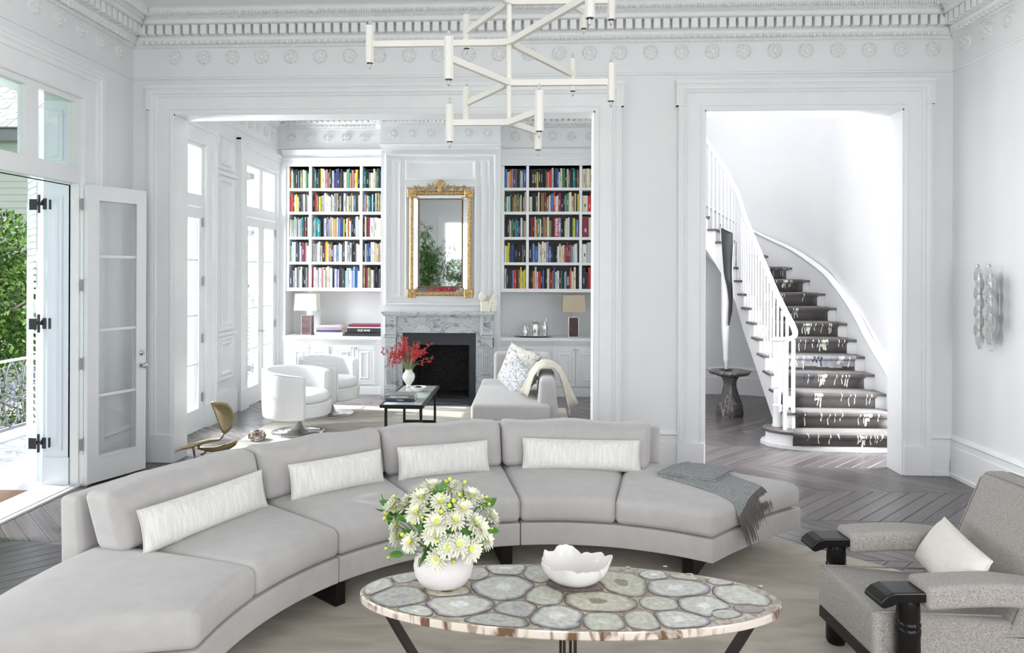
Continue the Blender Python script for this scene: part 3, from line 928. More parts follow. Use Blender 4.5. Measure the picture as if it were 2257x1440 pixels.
# french doors of the left wall ----------------------------------------------
DC = [(0, -0.02), (0, 0.03), (0.012, 0.036), (0.02, 0.03), (0.16, 0.03), (0.165, 0.045), (0.18, 0.05), (0.2, 0.05), (0.21, 0.062), (0.25, 0.062), (0.255, 0)]
def make_leaf(side, metal_handle, handed, n):
    """one glazed leaf in local axes: hinge at the origin, leaf along +x, room face towards y = 0 (side=+1: room face is -y)"""
    W, H, T = 0.565, 2.485, 0.045
    y0, y1 = (0, T) if side > 0 else (-T, 0)
    lf = MB()
    for a in ((0, 0.09, 0, H), (W-0.09, W, 0, H), (0.09, W-0.09, 0, 0.205), (0.09, W-0.09, H-0.115, H)):
        lf.box(a[0], a[1], y0, y1, a[2], a[3])
    leaf = obj('leaf', lf, 'trim_paint', parent=n)
    m2 = MB()
    for zz in (0.72, 1.27, 1.89): m2.box(0.09, W-0.09, y0+0.012, y1-0.012, zz-0.011, zz+0.011)
    frame(m2, [(-0.012, 0), (-0.012, 0.004), (0, 0.006), (0, 0)], 0.09, W-0.09, 0.205, H-0.115, lambda u, v, o: (u, y0-o, v))
    frame(m2, [(-0.012, 0), (-0.012, 0.004), (0, 0.006), (0, 0)], 0.09, W-0.09, 0.205, H-0.115, lambda u, v, o: (u, y1+o, v))
    obj('glazing_bar', m2, 'trim_paint', parent=leaf)
    zs = [0.205, 0.72, 1.27, 1.89, H-0.115]
    for i in range(4):
        g = MB(); ym = (y0+y1)/2
        g.box(0.088, W-0.088, ym-0.002, ym+0.002, zs[i]+0.011, zs[i+1]-0.011)
        obj('pane', g, 'window_glass', parent=leaf)
    for zz in (0.33, 1.00, 1.65, 2.32):
        h = MB()
        h.tube([(0.0, y0 if side > 0 else y1, zz-0.058), (0.0, y0 if side > 0 else y1, zz+0.058)], 0.0065, 8)
        for s_ in (-1, 1):
            h.box(0, s_*0.034, (y0-0.004) if side > 0 else y1+0.004, (y0-0.001) if side > 0 else y1+0.001, zz-0.048, zz+0.048)
        obj('hinge', h, 'steel_hinge', parent=leaf)
    h = MB()
    yo = -1 if side > 0 else 1
    yb = y0 if side > 0 else y1
    h.tube([(W-0.045, yb, 0.93), (W-0.045, yb+yo*0.035, 0.93)], 0.009, 8)
    h.lathe([(0.0, 0), (0.022, 0), (0.022, 0.005), (0.0, 0.007)], (0, 0, 0), 12, fn=lambda p, a, r, z: (W-0.045+r*math.cos(a), yb+yo*z, 0.93+r*math.sin(a)))
    if metal_handle == 'lever':
        h.tube([(W-0.045, yb+yo*0.035, 0.93), (W-0.09, yb+yo*0.04, 0.925), (W-0.13, yb+yo*0.036, 0.93)], [0.008, 0.007, 0.006], 8)
    else:
        h.lathe([(0.008, 0.03), (0.022, 0.036), (0.026, 0.048), (0.02, 0.058), (0.0, 0.06)], (0, 0, 0), 12, fn=lambda p, a, r, z: (W-0.045+r*math.cos(a), yb+yo*z, 0.93+r*math.sin(a)))
        h.lathe([(0.0, 0), (0.022, 0), (0.022, 0.008), (0.014, 0.014), (0.0, 0.016)], (0, 0, 0), 12, fn=lambda p, a, r, z: (W-0.05+r*math.cos(a), yb+yo*z, 1.04+r*math.sin(a)))
        yc_, yd = (y1, 1) if side > 0 else (y0, -1)
        h.lathe([(0.0, 0), (0.022, 0), (0.022, 0.006), (0.008, 0.01), (0.008, 0.03), (0.022, 0.036), (0.026, 0.048), (0.02, 0.058), (0.0, 0.06)], (0, 0, 0), 12, fn=lambda p, a, r, z: (W-0.045+r*math.cos(a), yc_+yd*z, 0.93+r*math.sin(a)))
        h.lathe([(0.0, 0), (0.024, 0), (0.024, 0.008), (0.014, 0.014), (0.0, 0.016)], (0, 0, 0), 12, fn=lambda p, a, r, z: (W-0.045+r*math.cos(a), yc_+yd*z, 1.04+r*math.sin(a)))
    obj('door_handle', h, 'nickel', parent=leaf, smooth='auto')
    if handed == 'drip':
        d = MB(); d.prism([(0, 0.0), (yo*0.05, 0.0), (yo*0.05, 0.012), (yo*0.012, 0.05), (0, 0.055)], -0.005, W+0.005, lambda a, b, h_: (h_, yb+a, b))
        obj('weather_bar', d, 'trim_paint', parent=leaf)
    return leaf

def french_door(num, yc, open_leaves=False, full=True):
    r = empty('door_%d' % num, (XL, yc, 0), kind='structure')
    y0, y1 = yc-DH, yc+DH
    mb = MB(); frame(mb, DC, y0, y1, 0.0, DZ, FL, closed=False)
    mb.box(XL-0.018, XL+0.066, y0-0.258, y0+0.002, 0, 0.26); mb.box(XL-0.018, XL+0.066, y1-0.002, y1+0.258, 0, 0.26)
    for e_ in (y0-0.27, y1+0.25): mb.box(XL, XL+0.06, e_, e_+0.02, 3.30, 3.49)
    mb.box(XL, XL+0.07, y0-0.27, y1+0.27, DZ+0.24, DZ+0.265)
    obj('casing', mb, 'trim_paint', parent=r)
    mb = MB()
    mb.box(XL-0.07, XL, y0, y1, 2.51, 2.63)                        # transom bar
    mb.box(XL-0.07, XL, yc-0.065, yc+0.065, 2.645, DZ-0.045)
    mb.box(XL-0.07, XL, y0, y0+0.06, 2.63, DZ); mb.box(XL-0.07, XL, y1-0.06, y1, 2.63, DZ)
    mb.box(XL-0.07, XL, y0+0.06, y1-0.06, DZ-0.045, DZ)
    mb.box(XL-0.07, XL, y0+0.06, y1-0.06, 2.63, 2.645)
    mb.box(XL-0.075, XL, y0, y0+0.014, 0, 2.51); mb.box(XL-0.075, XL, y1-0.014, y1, 0, 2.51)
    obj('door_frame', mb, 'trim_paint', parent=r)
    mb = MB(); mb.box(XL-0.083, XL-0.075, y1-0.020, y1-0.012, 0.02, 2.50); mb.box(XL-0.083, XL-0.075, y0+0.012, y0+0.020, 0.02, 2.50); mb.box(XL-0.083, XL-0.075, y0+0.012, y1-0.012, 2.492, 2.50)
    obj('weatherstrip', mb, 'rubber_black', parent=r)
    for a, b in ((y0+0.06, yc-0.065), (yc+0.065, y1-0.06)):
        g = MB(); g.box(XL-0.04, XL-0.036, a, b, 2.645, DZ-0.045)
        obj('transom_pane', g, 'window_glass', parent=r)
    mb = MB(); mb.box(XL-0.30, XL+0.02, y0, y1, -0.012, 0.014)
    mb.box(XL-0.05, XL-0.02, y0, y1, 0.014, 0.022)
    obj('threshold', mb, 'curb_white', parent=r)
    if full:
        for zz in (0.36, 1.35, 2.34):
            for yy, s in ((y1-0.036, -1), (y0+0.036, 1)):
                mb = MB()
                mb.box(-4.150, -4.085, yy, yy+s*0.006, zz-0.05, zz+0.04); mb.box(-4.035, -3.965, yy, yy+s*0.006, zz-0.045, zz+0.045)
                mb.box(-4.09, -4.03, yy, yy+s*0.006, zz-0.012, zz+0.016)
                mb.tube([(-4.062, yy+s*0.010, zz-0.075), (-4.062, yy+s*0.010, zz+0.075)], 0.010, 8)
                mb.tube([(-4.085, yy+s*0.012, zz+0.03), (-4.065, yy+s*0.03, zz-0.005), (-4.04, yy+s*0.022, zz), (-4.03, yy+s*0.012, zz+0.03)], 0.007, 6)
                obj('strap_hinge', mb, 'iron_black', parent=r)
    # panelled reveals outside the leaves
    mb = MB()
    for yy, s in ((y1, -1), (y0, 1)):
        mb.box(XL-0.30, XL-0.075, yy, yy+s*0.02, 0, DZ)
        R_ = (lambda yy, s: (lambda u, v, o: (u, yy+s*(0.02+o), v)))(yy, s)
        frame(mb, PANI, XL-0.265, XL-0.13, 0.30, 2.40, R_)
        frame(mb, PANI, XL-0.265, XL-0.13, 2.70, 3.12, R_)
        mb.box(XL-0.298, XL-0.075, yy, yy+s*0.03, 0, 0.24)
    mb.box(XL-0.30, XL-0.075, y0, y1, DZ-0.02, DZ)
    obj('reveal', mb, 'shutter_paint', parent=r)
    if full:
        mb = MB(); frame(mb, [(0, -0.01), (0, 0.004), (0.14, 0.004), (0.14, 0)], y0, y1, 0, DZ, lambda u, v, o: (-4.04-o, u, v), closed=False)
        obj('outer_casing', mb, 'shutter_paint', parent=r)
    # leaves: right one hinged at y1, left one at y0
    if full:
        for s in (1, -1):
            lf = make_leaf(s if not open_leaves else s, 'lever' if not open_leaves else 'knob', 'drip' if open_leaves else '', r)
            off = wloc(r)
            for o in [lf]+list(lf.children):
                for vv in o.data.vertices: vv.co += off
            if s > 0:
                # closed: leaf runs to -Y with its room face at +X
                lf.location = (-0.002, DH-0.014, 0.018)
                ang = -PI/2 if not open_leaves else math.radians(68)
            else:
                lf.location = (-0.002, -DH+0.014, 0.018)
                ang = PI/2 if not open_leaves else math.radians(-68)
            lf.rotation_euler = (0, 0, ang)
            if open_leaves:
                lf.location.x = 0.045
    return r
# leaf local y=0 is its room face: for s=+1 the thickness runs to +y which, turned by -90 deg, points to ... +X; so mirror by using side -1
_make = make_leaf
def make_leaf(side, a, b, n): return _make(-side, a, b, n)
for i, d in enumerate(DOORS):
    french_door(i+1, d, open_leaves=(i == 2), full=(i >= 2))

# shutters of the three doors in view: each folded leaf swung outwards
def shutter(yc, s, label):
    t = empty('window_shutter', (0, 0, 0), label, 'shutter', 'louvred shutters swung out on the gallery')
    W, H, T = 0.55, 3.1, 0.042
    mb = MB()
    for a in ((0, 0.07, 0, H), (W-0.07, W, 0, H), (0.07, W-0.07, 0, 0.14), (0.07, W-0.07, H-0.1, H), (0.07, W-0.07, 1.4, 1.5)):
        mb.box(a[0], a[1], 0, T, a[2], a[3])
    obj('shutter_frame', mb, 'shutter_paint', parent=t)
    mb = MB()
    z = 0.16
    while z < H-0.13:
        if not 1.36 < z < 1.5:
            mb.prism([(-0.004, 0), (T+0.004, 0.042), (T+0.004, 0.05), (-0.004, 0.008)], 0.07, W-0.07, lambda a, b, h, z=z: (h, a, z+b))
        z += 0.058
    obj('louvre', mb, 'shutter_paint', parent=t, kind='stuff')
    place(t, (XL-0.325, yc+s*(DH+0.015), 0.03), math.radians(133.5 if s > 0 else -133.5))
    return t
shutter(5.27, 1, 'white louvred shutter beyond the open french door, right of the iron railing')
shutter(5.27, -1, 'white louvred shutter at the near side of the open french door')
shutter(7.55, 1, 'white louvred shutter outside the nearer closed french door of the library, far side')
shutter(9.90, -1, 'white louvred shutter outside the farther library door, nearer side')
shutter(9.90, 1, 'white louvred shutter outside the farther library door, beside the bookcase wall')
mb = MB(); frame(mb, [(-0.05, -0.2), (-0.05, -0.02), (0, 0.03), (0.2, 0.03), (0.2, 0)], -1.1, 0.3, 0.3, 3.5, lambda u, v, o: (XR-o, u, v))
for zz in (0.9, 1.5, 2.1, 2.7): mb.box(XR+0.08, XR+0.11, -1.1, 0.3, zz-0.012, zz+0.012)
mb.box(XR+0.08, XR+0.12, -0.43, -0.37, 0.3, 3.5)
obj('window_4', mb, 'trim_paint', kind='structure')  # unseen window, added to let the fill light in from the right
for i, x in enumerate(RW):
    mb = MB()
    frame(mb, [(-0.06, -0.12), (-0.06, -0.02), (0, 0.03), (0.2, 0.03), (0.2, 0)], x-0.62, x+0.62, 0.25, 3.4, lambda u, v, o: (u, -3.0+o, v))
    for zz in (0.8, 1.4, 2.0, 2.6): mb.box(x-0.6, x+0.6, -3.08, -3.05, zz-0.012, zz+0.012)
    mb.box(x-0.03, x+0.03, -3.09, -3.04, 0.25, 3.4)
    obj('window_%d' % (i+1), mb, 'trim_paint', kind='structure')
# glass: clear straight on, reflecting at a glancing angle
_t = MATS['window_glass'].node_tree
_lw = _t.nodes.new('ShaderNodeLayerWeight'); _lw.inputs['Blend'].default_value = 0.5
_pw = _t.nodes.new('ShaderNodeMath'); _pw.operation = 'POWER'; _pw.inputs[1].default_value = 3.5
_ma = _t.nodes.new('ShaderNodeMath'); _ma.operation = 'MULTIPLY_ADD'; _ma.inputs[1].default_value = 0.8; _ma.inputs[2].default_value = 0.035
_t.links.new(_lw.outputs['Facing'], _pw.inputs[0]); _t.links.new(_pw.outputs[0], _ma.inputs[0])
_mx = [n for n in _t.nodes if n.type == 'MIX_SHADER'][0]
_t.links.new(_ma.outputs[0], _mx.inputs[0])

FY = lambda Y: (lambda u, v, o: (u, Y-o, v))
# ------------------------------------------------------------------ fireplace
RAISED = [(0, 0), (0, 0.012), (0.02, 0.016), (0.035, 0.008), (0.04, 0)]
mb = MB()
frame(mb, [(0, 0), (0.0, 0.03), (-0.02, 0.045), (-0.035, 0.03), (-0.045, 0.012), (-0.05, 0)], -2.09, -0.49, 1.30, 3.47, FY(BY))
for x0, x1 in ((-2.0, -1.86), (-0.72, -0.58)):
    frame(mb, PANI, x0, x1, 1.42, 3.38, FY(BY))
frame(mb, PANI, -1.80, -0.78, 1.42, 3.02, FY(BY)); frame(mb, PANI, -1.80, -0.78, 3.09, 3.38, FY(BY))
mb.box(BX0-0.0, BX1, BY-0.02, BY, 3.52, 3.57)
obj('trim_9', mb, 'trim_paint', kind='structure')

fp = empty('fireplace', (-1.28, 10.15, 0), 'grey veined marble fireplace surround with fluted pilasters and carved frieze', 'fireplace')
MY = 10.09
for x0, x1 in ((-2.047, -1.885), (-0.69, -0.525)):
    mb = MB()
    mb.bbox(x0-0.01, x1+0.01, MY-0.01, BY, 0, 0.16, 0.006)
    mb.box(x0, x1, MY+0.012, BY, 0.16, 0.86)
    # flutes: five raised fillets with rounded ends
    w_ = (x1-x0-0.03)/5
    for i in range(5):
        xx = x0+0.015+w_*(i+0.5)
        mb.tube([(xx, MY+0.012, 0.20), (xx, MY+0.012, 0.70)], w_*0.32, 8)
    mb.bbox(x0-0.006, x1+0.006, MY-0.002, BY, 0.16, 0.19, 0.004)
    mb.bbox(x0, x1, MY, BY, 0.72, 0.86, 0.005)
    mb.bbox(x0-0.008, x1+0.008, MY-0.008, BY, 0.86, 0.895, 0.004)
    mb.bbox(x0-0.004, x1+0.004, MY-0.004, BY, 0.895, 1.16, 0.004)
    # carved square block at the top of each pilaster
    cx_ = (x0+x1)/2
    frame(mb, RAISED, x0+0.03, x1-0.03, 0.93, 1.13, FY(MY-0.004))
    for k in range(8):
        a = 2*PI*k/8
        blob(mb, (cx_+0.03*math.cos(a), MY-0.004, 1.03+0.045*math.sin(a)), (0, -0.014, 0), (0.016, 0, 0), (0, 0, 0.02))
    blob(mb, (cx_, MY-0.004, 1.03), (0, -0.02, 0), (0.02, 0, 0), (0, 0, 0.02))
    obj('pilaster', mb, 'marble_grey', parent=fp, smooth='auto')
mb = MB()
mb.bbox(-1.885, -0.69, MY+0.02, BY, 0.945, 1.16, 0.004)
mb.bbox(-1.885, -0.69, MY+0.012, BY, 0.925, 0.96, 0.005)
# scroll carving in the middle of the frieze
def spiral(c, r0, turns, dirn, y, ph=0):
    return [(c[0]+dirn*(r0*(1-t/20*0.8))*math.cos(2*PI*turns*t/20+ph), y, c[1]+(r0*(1-t/20*0.8))*math.sin(2*PI*turns*t/20+ph)) for t in range(21)]
for sx in (-1, 1):
    mb.tube(spiral((-1.2875+sx*0.06, 1.05), 0.05, 1.3, sx, MY+0.016), [0.012-0.0003*i for i in range(21)], 6)
    mb.tube(spiral((-1.2875+sx*0.16, 1.04), 0.035, 1.1, -sx, MY+0.016, 1.0), [0.010-0.0003*i for i in range(21)], 6)
    mb.tube([(-1.2875+sx*0.2, MY+0.016, 1.05), (-1.2875+sx*0.32, MY+0.018, 1.07), (-1.2875+sx*0.42, MY+0.02, 1.03)], [0.010, 0.008, 0.003], 6)
blob(mb, (-1.2875, MY+0.02, 1.05), (0, -0.03, 0), (0.03, 0, 0), (0, 0, 0.045))
obj('frieze', mb, 'marble_grey', parent=fp, smooth='auto')
mb = MB()
mb.prism([(-2.085, MY-0.035), (-0.49, MY-0.035), (-0.49, BY), (-2.085, BY)], 1.185, 1.222)
mb.bbox(-2.07, -0.505, MY-0.02, BY, 1.16, 1.185, 0.004)
obj('mantel_shelf', mb, 'marble_grey', parent=fp, bevel=0.004)
mb = MB()
mb.box(-1.885, -1.80, MY+0.05, BY, 0, 0.94); mb.box(-0.765, -0.69, MY+0.05, BY, 0, 0.94); mb.box(-1.80, -0.765, MY+0.05, BY, 0.925, 0.94)
obj('slip', mb, 'marble_grey', parent=fp)
mb = MB()
mb.box(-1.80, FX0, MY+0.10, BY+0.02, 0, 0.945); mb.box(FX1, -0.765, MY+0.10, BY+0.02, 0, 0.945); mb.box(FX0, FX1, MY+0.10, BY+0.02, FZ, 0.945)
obj('slate_surround', mb, 'slate_surround', parent=fp)
mb = MB(); mb.box(-1.98, -0.60, MY-0.42, MY+0.05, 0.0, 0.012)
obj('hearth', mb, 'slate_surround', parent=fp)
mb = MB()
mb.box(FX0, FX1, 10.82, 10.86, 0, FZ); mb.box(FX0-0.01, FX0+0.01, BY-0.1, 10.83, 0, FZ); mb.box(FX1-0.01, FX1+0.01, BY-0.1, 10.83, 0, FZ); mb.box(FX0, FX1, BY-0.1, 10.83, 0, 0.015)
mb.box(FX0, FX1, BY-0.05, 10.83, FZ, FZ+0.01)
obj('firebox', mb, 'firebrick', parent=fp)
bk = MB()
bw, bl = 0.042, 0.126
for i in range(-4, 16):
    for j in range(-12, 20):
        x = FX0+(i*3+j)*bw*0.7071*1.0+0.0
        z = (-i*3+j)*bw*0.7071
        for ang, ox, oz in ((45, 0, 0), (-45, bl*0.7071, bl*0.7071+0)):
            a = math.radians(ang); ca, sa = math.cos(a), math.sin(a)
            cxx = x+ox*0+ (bl/2*ca); czz = z+oz*0+(bl/2*sa)
            if ang < 0: cxx += bw*0.0; czz += bl*0.7071*0+bw*1.4142*0
            if not (FX0+0.06 < cxx < FX1-0.06 and 0.05 < czz < FZ-0.05): continue
            if ang < 0 and j % 3: continue
            if ang > 0 and (j % 3) != 0: continue
            def fn(px, py, pz, cxx=cxx, czz=czz, ca=ca, sa=sa): return (cxx+px*ca-pz*sa, 10.82+py, czz+px*sa+pz*ca)
            bk.bbox(-bl/2+0.003, bl/2-0.003, -0.014-random.random()*0.004, 0.005, -bw/2+0.003, bw/2-0.003, 0.003, fn=fn)
obj('firebrick_lining', bk, 'firebrick', parent=fp, kind='stuff')

# ------------------------------------------------------------------ gilt mirror
mr = empty('wall_mirror', (-1.289, BY-0.05, 1.42), 'tall gilt mirror with a leafy crest hanging above the marble mantel', 'mirror')
mx0, mx1, mz0, mz1, my = -1.73, -0.845, 1.44, 2.93, BY-0.052
GP = [(-0.058, -0.012), (-0.056, 0.0), (-0.045, 0.018), (-0.02, 0.026), (-0.004, 0.012), (0.0, -0.03)]
mb = MB(); frame(mb, GP, mx0, mx1, mz0, mz1, FY(my))
# bead row along the outer edge
for i in range(60):
    for zz in (mz0, mz1):
        blob(mb, (mx0+(i+0.5)*(mx1-mx0)/60, my-0.004, zz+(0.004 if zz == mz0 else -0.004)), (0, -0.012, 0), (0.006, 0, 0), (0, 0, 0.006))
for i in range(100):
    for xx in (mx0, mx1):
        blob(mb, (xx+(0.004 if xx == mx0 else -0.004), my-0.004, mz0+(i+0.5)*(mz1-mz0)/100), (0, -0.012, 0), (0.006, 0, 0), (0, 0, 0.006))
obj('outer_frame', mb, 'gilt', parent=mr)
mb = MB(); frame(mb, [(-0.016, -0.014), (-0.012, 0.004), (-0.004, 0.004), (0.0, -0.014)], mx0+0.135, mx1-0.125, mz0+0.125, mz1-0.11, FY(my))
obj('inner_frame', mb, 'gilt_dark', parent=mr)
for sx, xx in ((-1, mx0), (1, mx1)):
    for zz, sz in ((mz0, -1), (mz1, 1)):
        mb = MB()
        c = (xx-sx*0.035, my, zz-sz*0.035)
        mb.bbox(c[0]-0.062, c[0]+0.062, my-0.034, my+0.02, c[2]-0.062, c[2]+0.062, 0.006)
        for k in range(7):
            a = 2*PI*k/7
            blob(mb, (c[0]+0.034*math.cos(a), my-0.032, c[2]+0.034*math.sin(a)), (0, -0.012, 0), (0.016*math.cos(a), 0, 0.016*math.sin(a)), (-0.009*math.sin(a), 0, 0.009*math.cos(a)))
        blob(mb, (c[0], my-0.034, c[2]), (0, -0.016, 0), (0.014, 0, 0), (0, 0, 0.014))
        blob(mb, (c[0]-sx*0.085, my-0.02, c[2]-sz*0.07), (0, -0.02, 0), (0.022, 0, 0), (0, 0, 0.022))
        obj('corner_block', mb, 'gilt', parent=mr)
mb = MB(); mb.box(mx0+0.14, mx1-0.13, my+0.006, my+0.012, mz0+0.13, mz1-0.115)
obj('mirror_plate', mb, 'mirror_glass', parent=mr)
for nm, p in (('left', [(mx0+0.05, mz0+0.05), (mx0+0.125, mz0+0.12), (mx0+0.125, mz1-0.105), (mx0+0.05, mz1-0.05)]), ('right', [(mx1-0.115, mz0+0.12), (mx1-0.05, mz0+0.05), (mx1-0.05, mz1-0.05), (mx1-0.115, mz1-0.105)]),
              ('top', [(mx0+0.125, mz1-0.105), (mx1-0.115, mz1-0.105), (mx1-0.05, mz1-0.05), (mx0+0.05, mz1-0.05)]), ('bottom', [(mx0+0.05, mz0+0.05), (mx1-0.05, mz0+0.05), (mx1-0.115, mz0+0.12), (mx0+0.125, mz0+0.12)])):
    mb = MB()
    inner = {'left': lambda x, z: x > mx0+0.1, 'right': lambda x, z: x < mx1-0.1, 'top': lambda x, z: z < mz1-0.08, 'bottom': lambda x, z: z > mz0+0.08}[nm]
    front = [(x, my+(0.0 if inner(x, z) else 0.012), z) for x, z in p]
    mb.add(front+[(x, my+0.02, z) for x, z in p], [(0, 1, 2, 3), (7, 6, 5, 4), (0, 1, 5, 4), (1, 2, 6, 5), (2, 3, 7, 6), (3, 0, 4, 7)])
    mb.fix = True
    obj('border_mirror', mb, 'mirror_glass', parent=mr)
mb = MB()
cx_, cz_ = (mx0+mx1)/2, mz1+0.07
# central shell and cartouche
for k in range(9):
    a = math.radians(20+140*k/8)
    mb.tube([(cx_, my-0.03, cz_-0.02), (cx_+0.055*math.cos(a), my-0.045, cz_+0.055*math.sin(a)), (cx_+0.088*math.cos(a), my-0.025, cz_+0.088*math.sin(a))], [0.009, 0.018, 0.006], 6)
mb.lathe([(0.0, -0.06), (0.03, -0.05), (0.042, -0.01), (0.035, 0.03), (0.0, 0.045)], (cx_, my-0.02, cz_-0.03), 12, ell=(1, 0.6))
for s in (-1, 1):
    mb.tube(spiral((cx_+s*0.055, cz_-0.045), 0.028, 1.2, s, my-0.03), [0.009-0.0003*i for i in range(21)], 6)
    P_ = [(cx_+s*(0.05+0.33*t), my-0.02, cz_-0.055+0.02*math.sin(t*7)) for t in [i/8 for i in range(9)]]
    mb.tube(P_, [0.008*(1-0.5*i/8) for i in range(9)], 6)
    for i in range(13):
        t = i/12
        bx, bz = cx_+s*(0.08+0.27*t), cz_-0.05+0.012*math.sin(t*9)
        a = math.radians(random.choice([35, 60, 85, 110, -10, -25]))
        ll = random.uniform(0.058, 0.09)*(1.1-0.35*t)
        e = (bx+s*ll*math.cos(a), my-0.03, bz+ll*math.sin(a))
        mb.tube([(bx, my-0.025, bz), ((bx+e[0])/2, my-0.036, (bz+e[2])/2+0.006), e], [0.005, 0.014, 0.002], 5)
obj('crest', mb, 'gilt', parent=mr, smooth='auto')

# ------------------------------------------------------------------ built-in cupboards and bookcases
def cupboard(x0, x1, doors, label, knobpairs):
    t = empty('base_cabinet', ((x0+x1)/2, 10.65, 0), label, 'cabinet', 'low white built-in cabinets')
    mb = MB()
    mb.box(x0, x1, 10.44, 10.92, 0.0, 0.79)
    mb.box(x0, x1, 10.42, 10.44, 0.0, 0.10); mb.box(x0, x1, 10.425, 10.44, 0.10, 0.115)
    molding(mb, [(0, 0.72), (0.012, 0.725), (0.02, 0.745), (0.03, 0.76), (0.04, 0.79), (0, 0.79)], (x0, 10.44), (x1, 10.44), (0, -1))
    obj('carcass', mb, 'trim_paint', parent=t)
    for a, b, side in doors:
        mb = MB()
        z0, z1 = 0.145, 0.700
        mb.bbox(a, b, 10.418, 10.444, z0, z1, 0.002)
        frame(mb, [(-0.105, 0.0), (-0.095, 0.009), (-0.065, 0.0), (-0.058, -0.005), (-0.05, 0.001), (-0.05, 0)], a, b, z0, z1, FY(10.418))
        frame(mb, [(-0.058, 0), (-0.054, 0.003), (-0.047, 0.003), (-0.044, 0)], a, b, z0, z1, FY(10.418))
        d = obj('door', mb, 'trim_paint', parent=t)
        kx = b-0.03 if side == 'r' else a+0.03
        k = MB(); k.lathe([(0.004, 0), (0.004, 0.012), (0.011, 0.017), (0.011, 0.024), (0, 0.028)], (0, 0, 0), 10, fn=lambda p, a_, r, z: (kx+r*math.cos(a_), 10.418-z, 0.672+r*math.sin(a_)))
        obj('knob', k, 'nickel', parent=d, smooth='auto')
    mb = MB(); mb.bbox(x0-0.0, x1, 10.385, 10.92, 0.79, 0.84, 0.006)
    obj('cabinet_top', mb, 'trim_paint', parent=t)
    return t
cupboard(-3.60, BX0, [(-3.505, -3.222, 'r'), (-3.216, -2.93, 'l'), (-2.84, -2.555, 'r'), (-2.549, -2.26, 'l')], 'low white cabinet under the left bookcase, behind the swivel chairs', 0)
cupboard(BX1, 1.155, [(-0.345, -0.045, 'r'), (-0.039, 0.225, 'l'), (0.315, 0.640, 'r'), (0.646, 0.960, 'l')], 'low white cabinet under the right bookcase, carrying the silver tray', 0)

SHZ = [3.012, 2.663, 2.293, 1.923, 1.540]
def bookcase(xl, ups, xr, label):
    t = empty('bookcase', ((xl+xr)/2, 10.75, 1.49), label, 'bookcase', 'white built-in bookcases')
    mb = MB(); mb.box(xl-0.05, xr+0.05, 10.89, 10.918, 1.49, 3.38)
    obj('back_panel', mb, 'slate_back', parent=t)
    for a, b in [(xl-0.10, xl)]+ups+[(xr, xr+0.06)]:
        mb = MB(); mb.box(a, b, 10.58, 10.89, 1.49, 3.33)
        obj('upright', mb, 'trim_paint', parent=t)
    bays = [xl]+[v for u in ups for v in u]+[xr]
    for z in SHZ:
        for i in range(0, len(bays), 2):
            mb = MB(); mb.box(bays[i], bays[i+1], 10.583, 10.89, z-0.04 if z > 1.6 else z-0.05, z)
            obj('shelf', mb, 'trim_paint', parent=t)
    mb = MB(); mb.box(xl-0.10, xr+0.06, 10.575, 10.89, 3.33, 3.40)
    molding(mb, [(0, 3.42), (0.012, 3.425), (0.02, 3.45), (0.01, 3.46), (0, 3.46)], (xl-0.1, 10.55), (xr+0.06, 10.55), (0, -1))
    molding(mb, [(0, 3.50), (0.01, 3.505), (0.03, 3.54), (0.05, 3.57), (0, 3.575)], (xl-0.1, 10.55), (xr+0.06, 10.55), (0, -1))
    obj('crown', mb, 'trim_paint', parent=t)
    return t
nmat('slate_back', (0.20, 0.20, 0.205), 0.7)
bookcase(-3.575, [(-3.280, -3.240), (-2.520, -2.480)], -2.205, 'white built-in bookcase to the left of the chimney breast')
bookcase(-0.388, [(-0.071, -0.031), (0.700, 0.740)], 1.098, 'white built-in bookcase to the right of the chimney breast')

ROWS = {
 'left': [["OCGKKSKooWCGC", "gTKKYllPCKWBRBNKKlWCCTbPWYK", "TKgCClGKN"],
          ["RRKCYCKgKCVgC", "KRVKYlgWlCWWWgCKoKNlWCCbCBKbC", "VCPCTNSKCKoC"],
          ["CllllWSCTMWKC", "WSTTKKBlVVoCCObCBNYKWOWKNSCC", "KCMWWC"],
          ["CSWWKNWSMMWC", "WgWWWKRYCbKVlSWWKKWWWKKWW", "KWBNWWWbW"],
          ["NKgllgWWKKgM", "RWWWWPWCCCWKVVKKKSlWVSBW", "bMMoCWKKKVK"]],
 'right': [["BCCOVMgKTlCBB", "KK44YKKKKbPRlNNBCCGGKCoKKTTKb", "CCCCCC"],
           ["GClTKbboGoCKbW", "CCKKoCKbbMbCBRCCMKKlGCCbCKY", "CRWlCK"],
           ["KKKCCGKbTBNCgC", "KMMCOTCKbbCoKg12KKCCWKGYBV", "MCWKKB"],
           ["WYYNBKKKKKgK", "KNWBBBWCCCVBKKKKWCCCRMMglWWK", "WlKRRK"],
           ["lKKNVRKbYCYY", "KKOlWRRKBKKWRMbBlWKGKlS3RPCCKK", "KKRlgK"]]}
BAYS = {'left': [(-3.575, -3.280), (-3.240, -2.520), (-2.480, -2.205)], 'right': [(-0.388, -0.071), (-0.031, 0.700), (0.740, 1.098)]}
ORD = 'first second third fourth fifth sixth seventh eighth ninth tenth eleventh twelfth thirteenth fourteenth fifteenth sixteenth seventeenth eighteenth nineteenth twentieth twenty-first twenty-second twenty-third twenty-fourth twenty-fifth twenty-sixth twenty-seventh twenty-eighth twenty-ninth thirtieth thirty-first'.split()
SHN = ['top shelf', 'second shelf', 'third shelf', 'fourth shelf', 'bottom shelf']
rb = random.Random(3)
BK = []
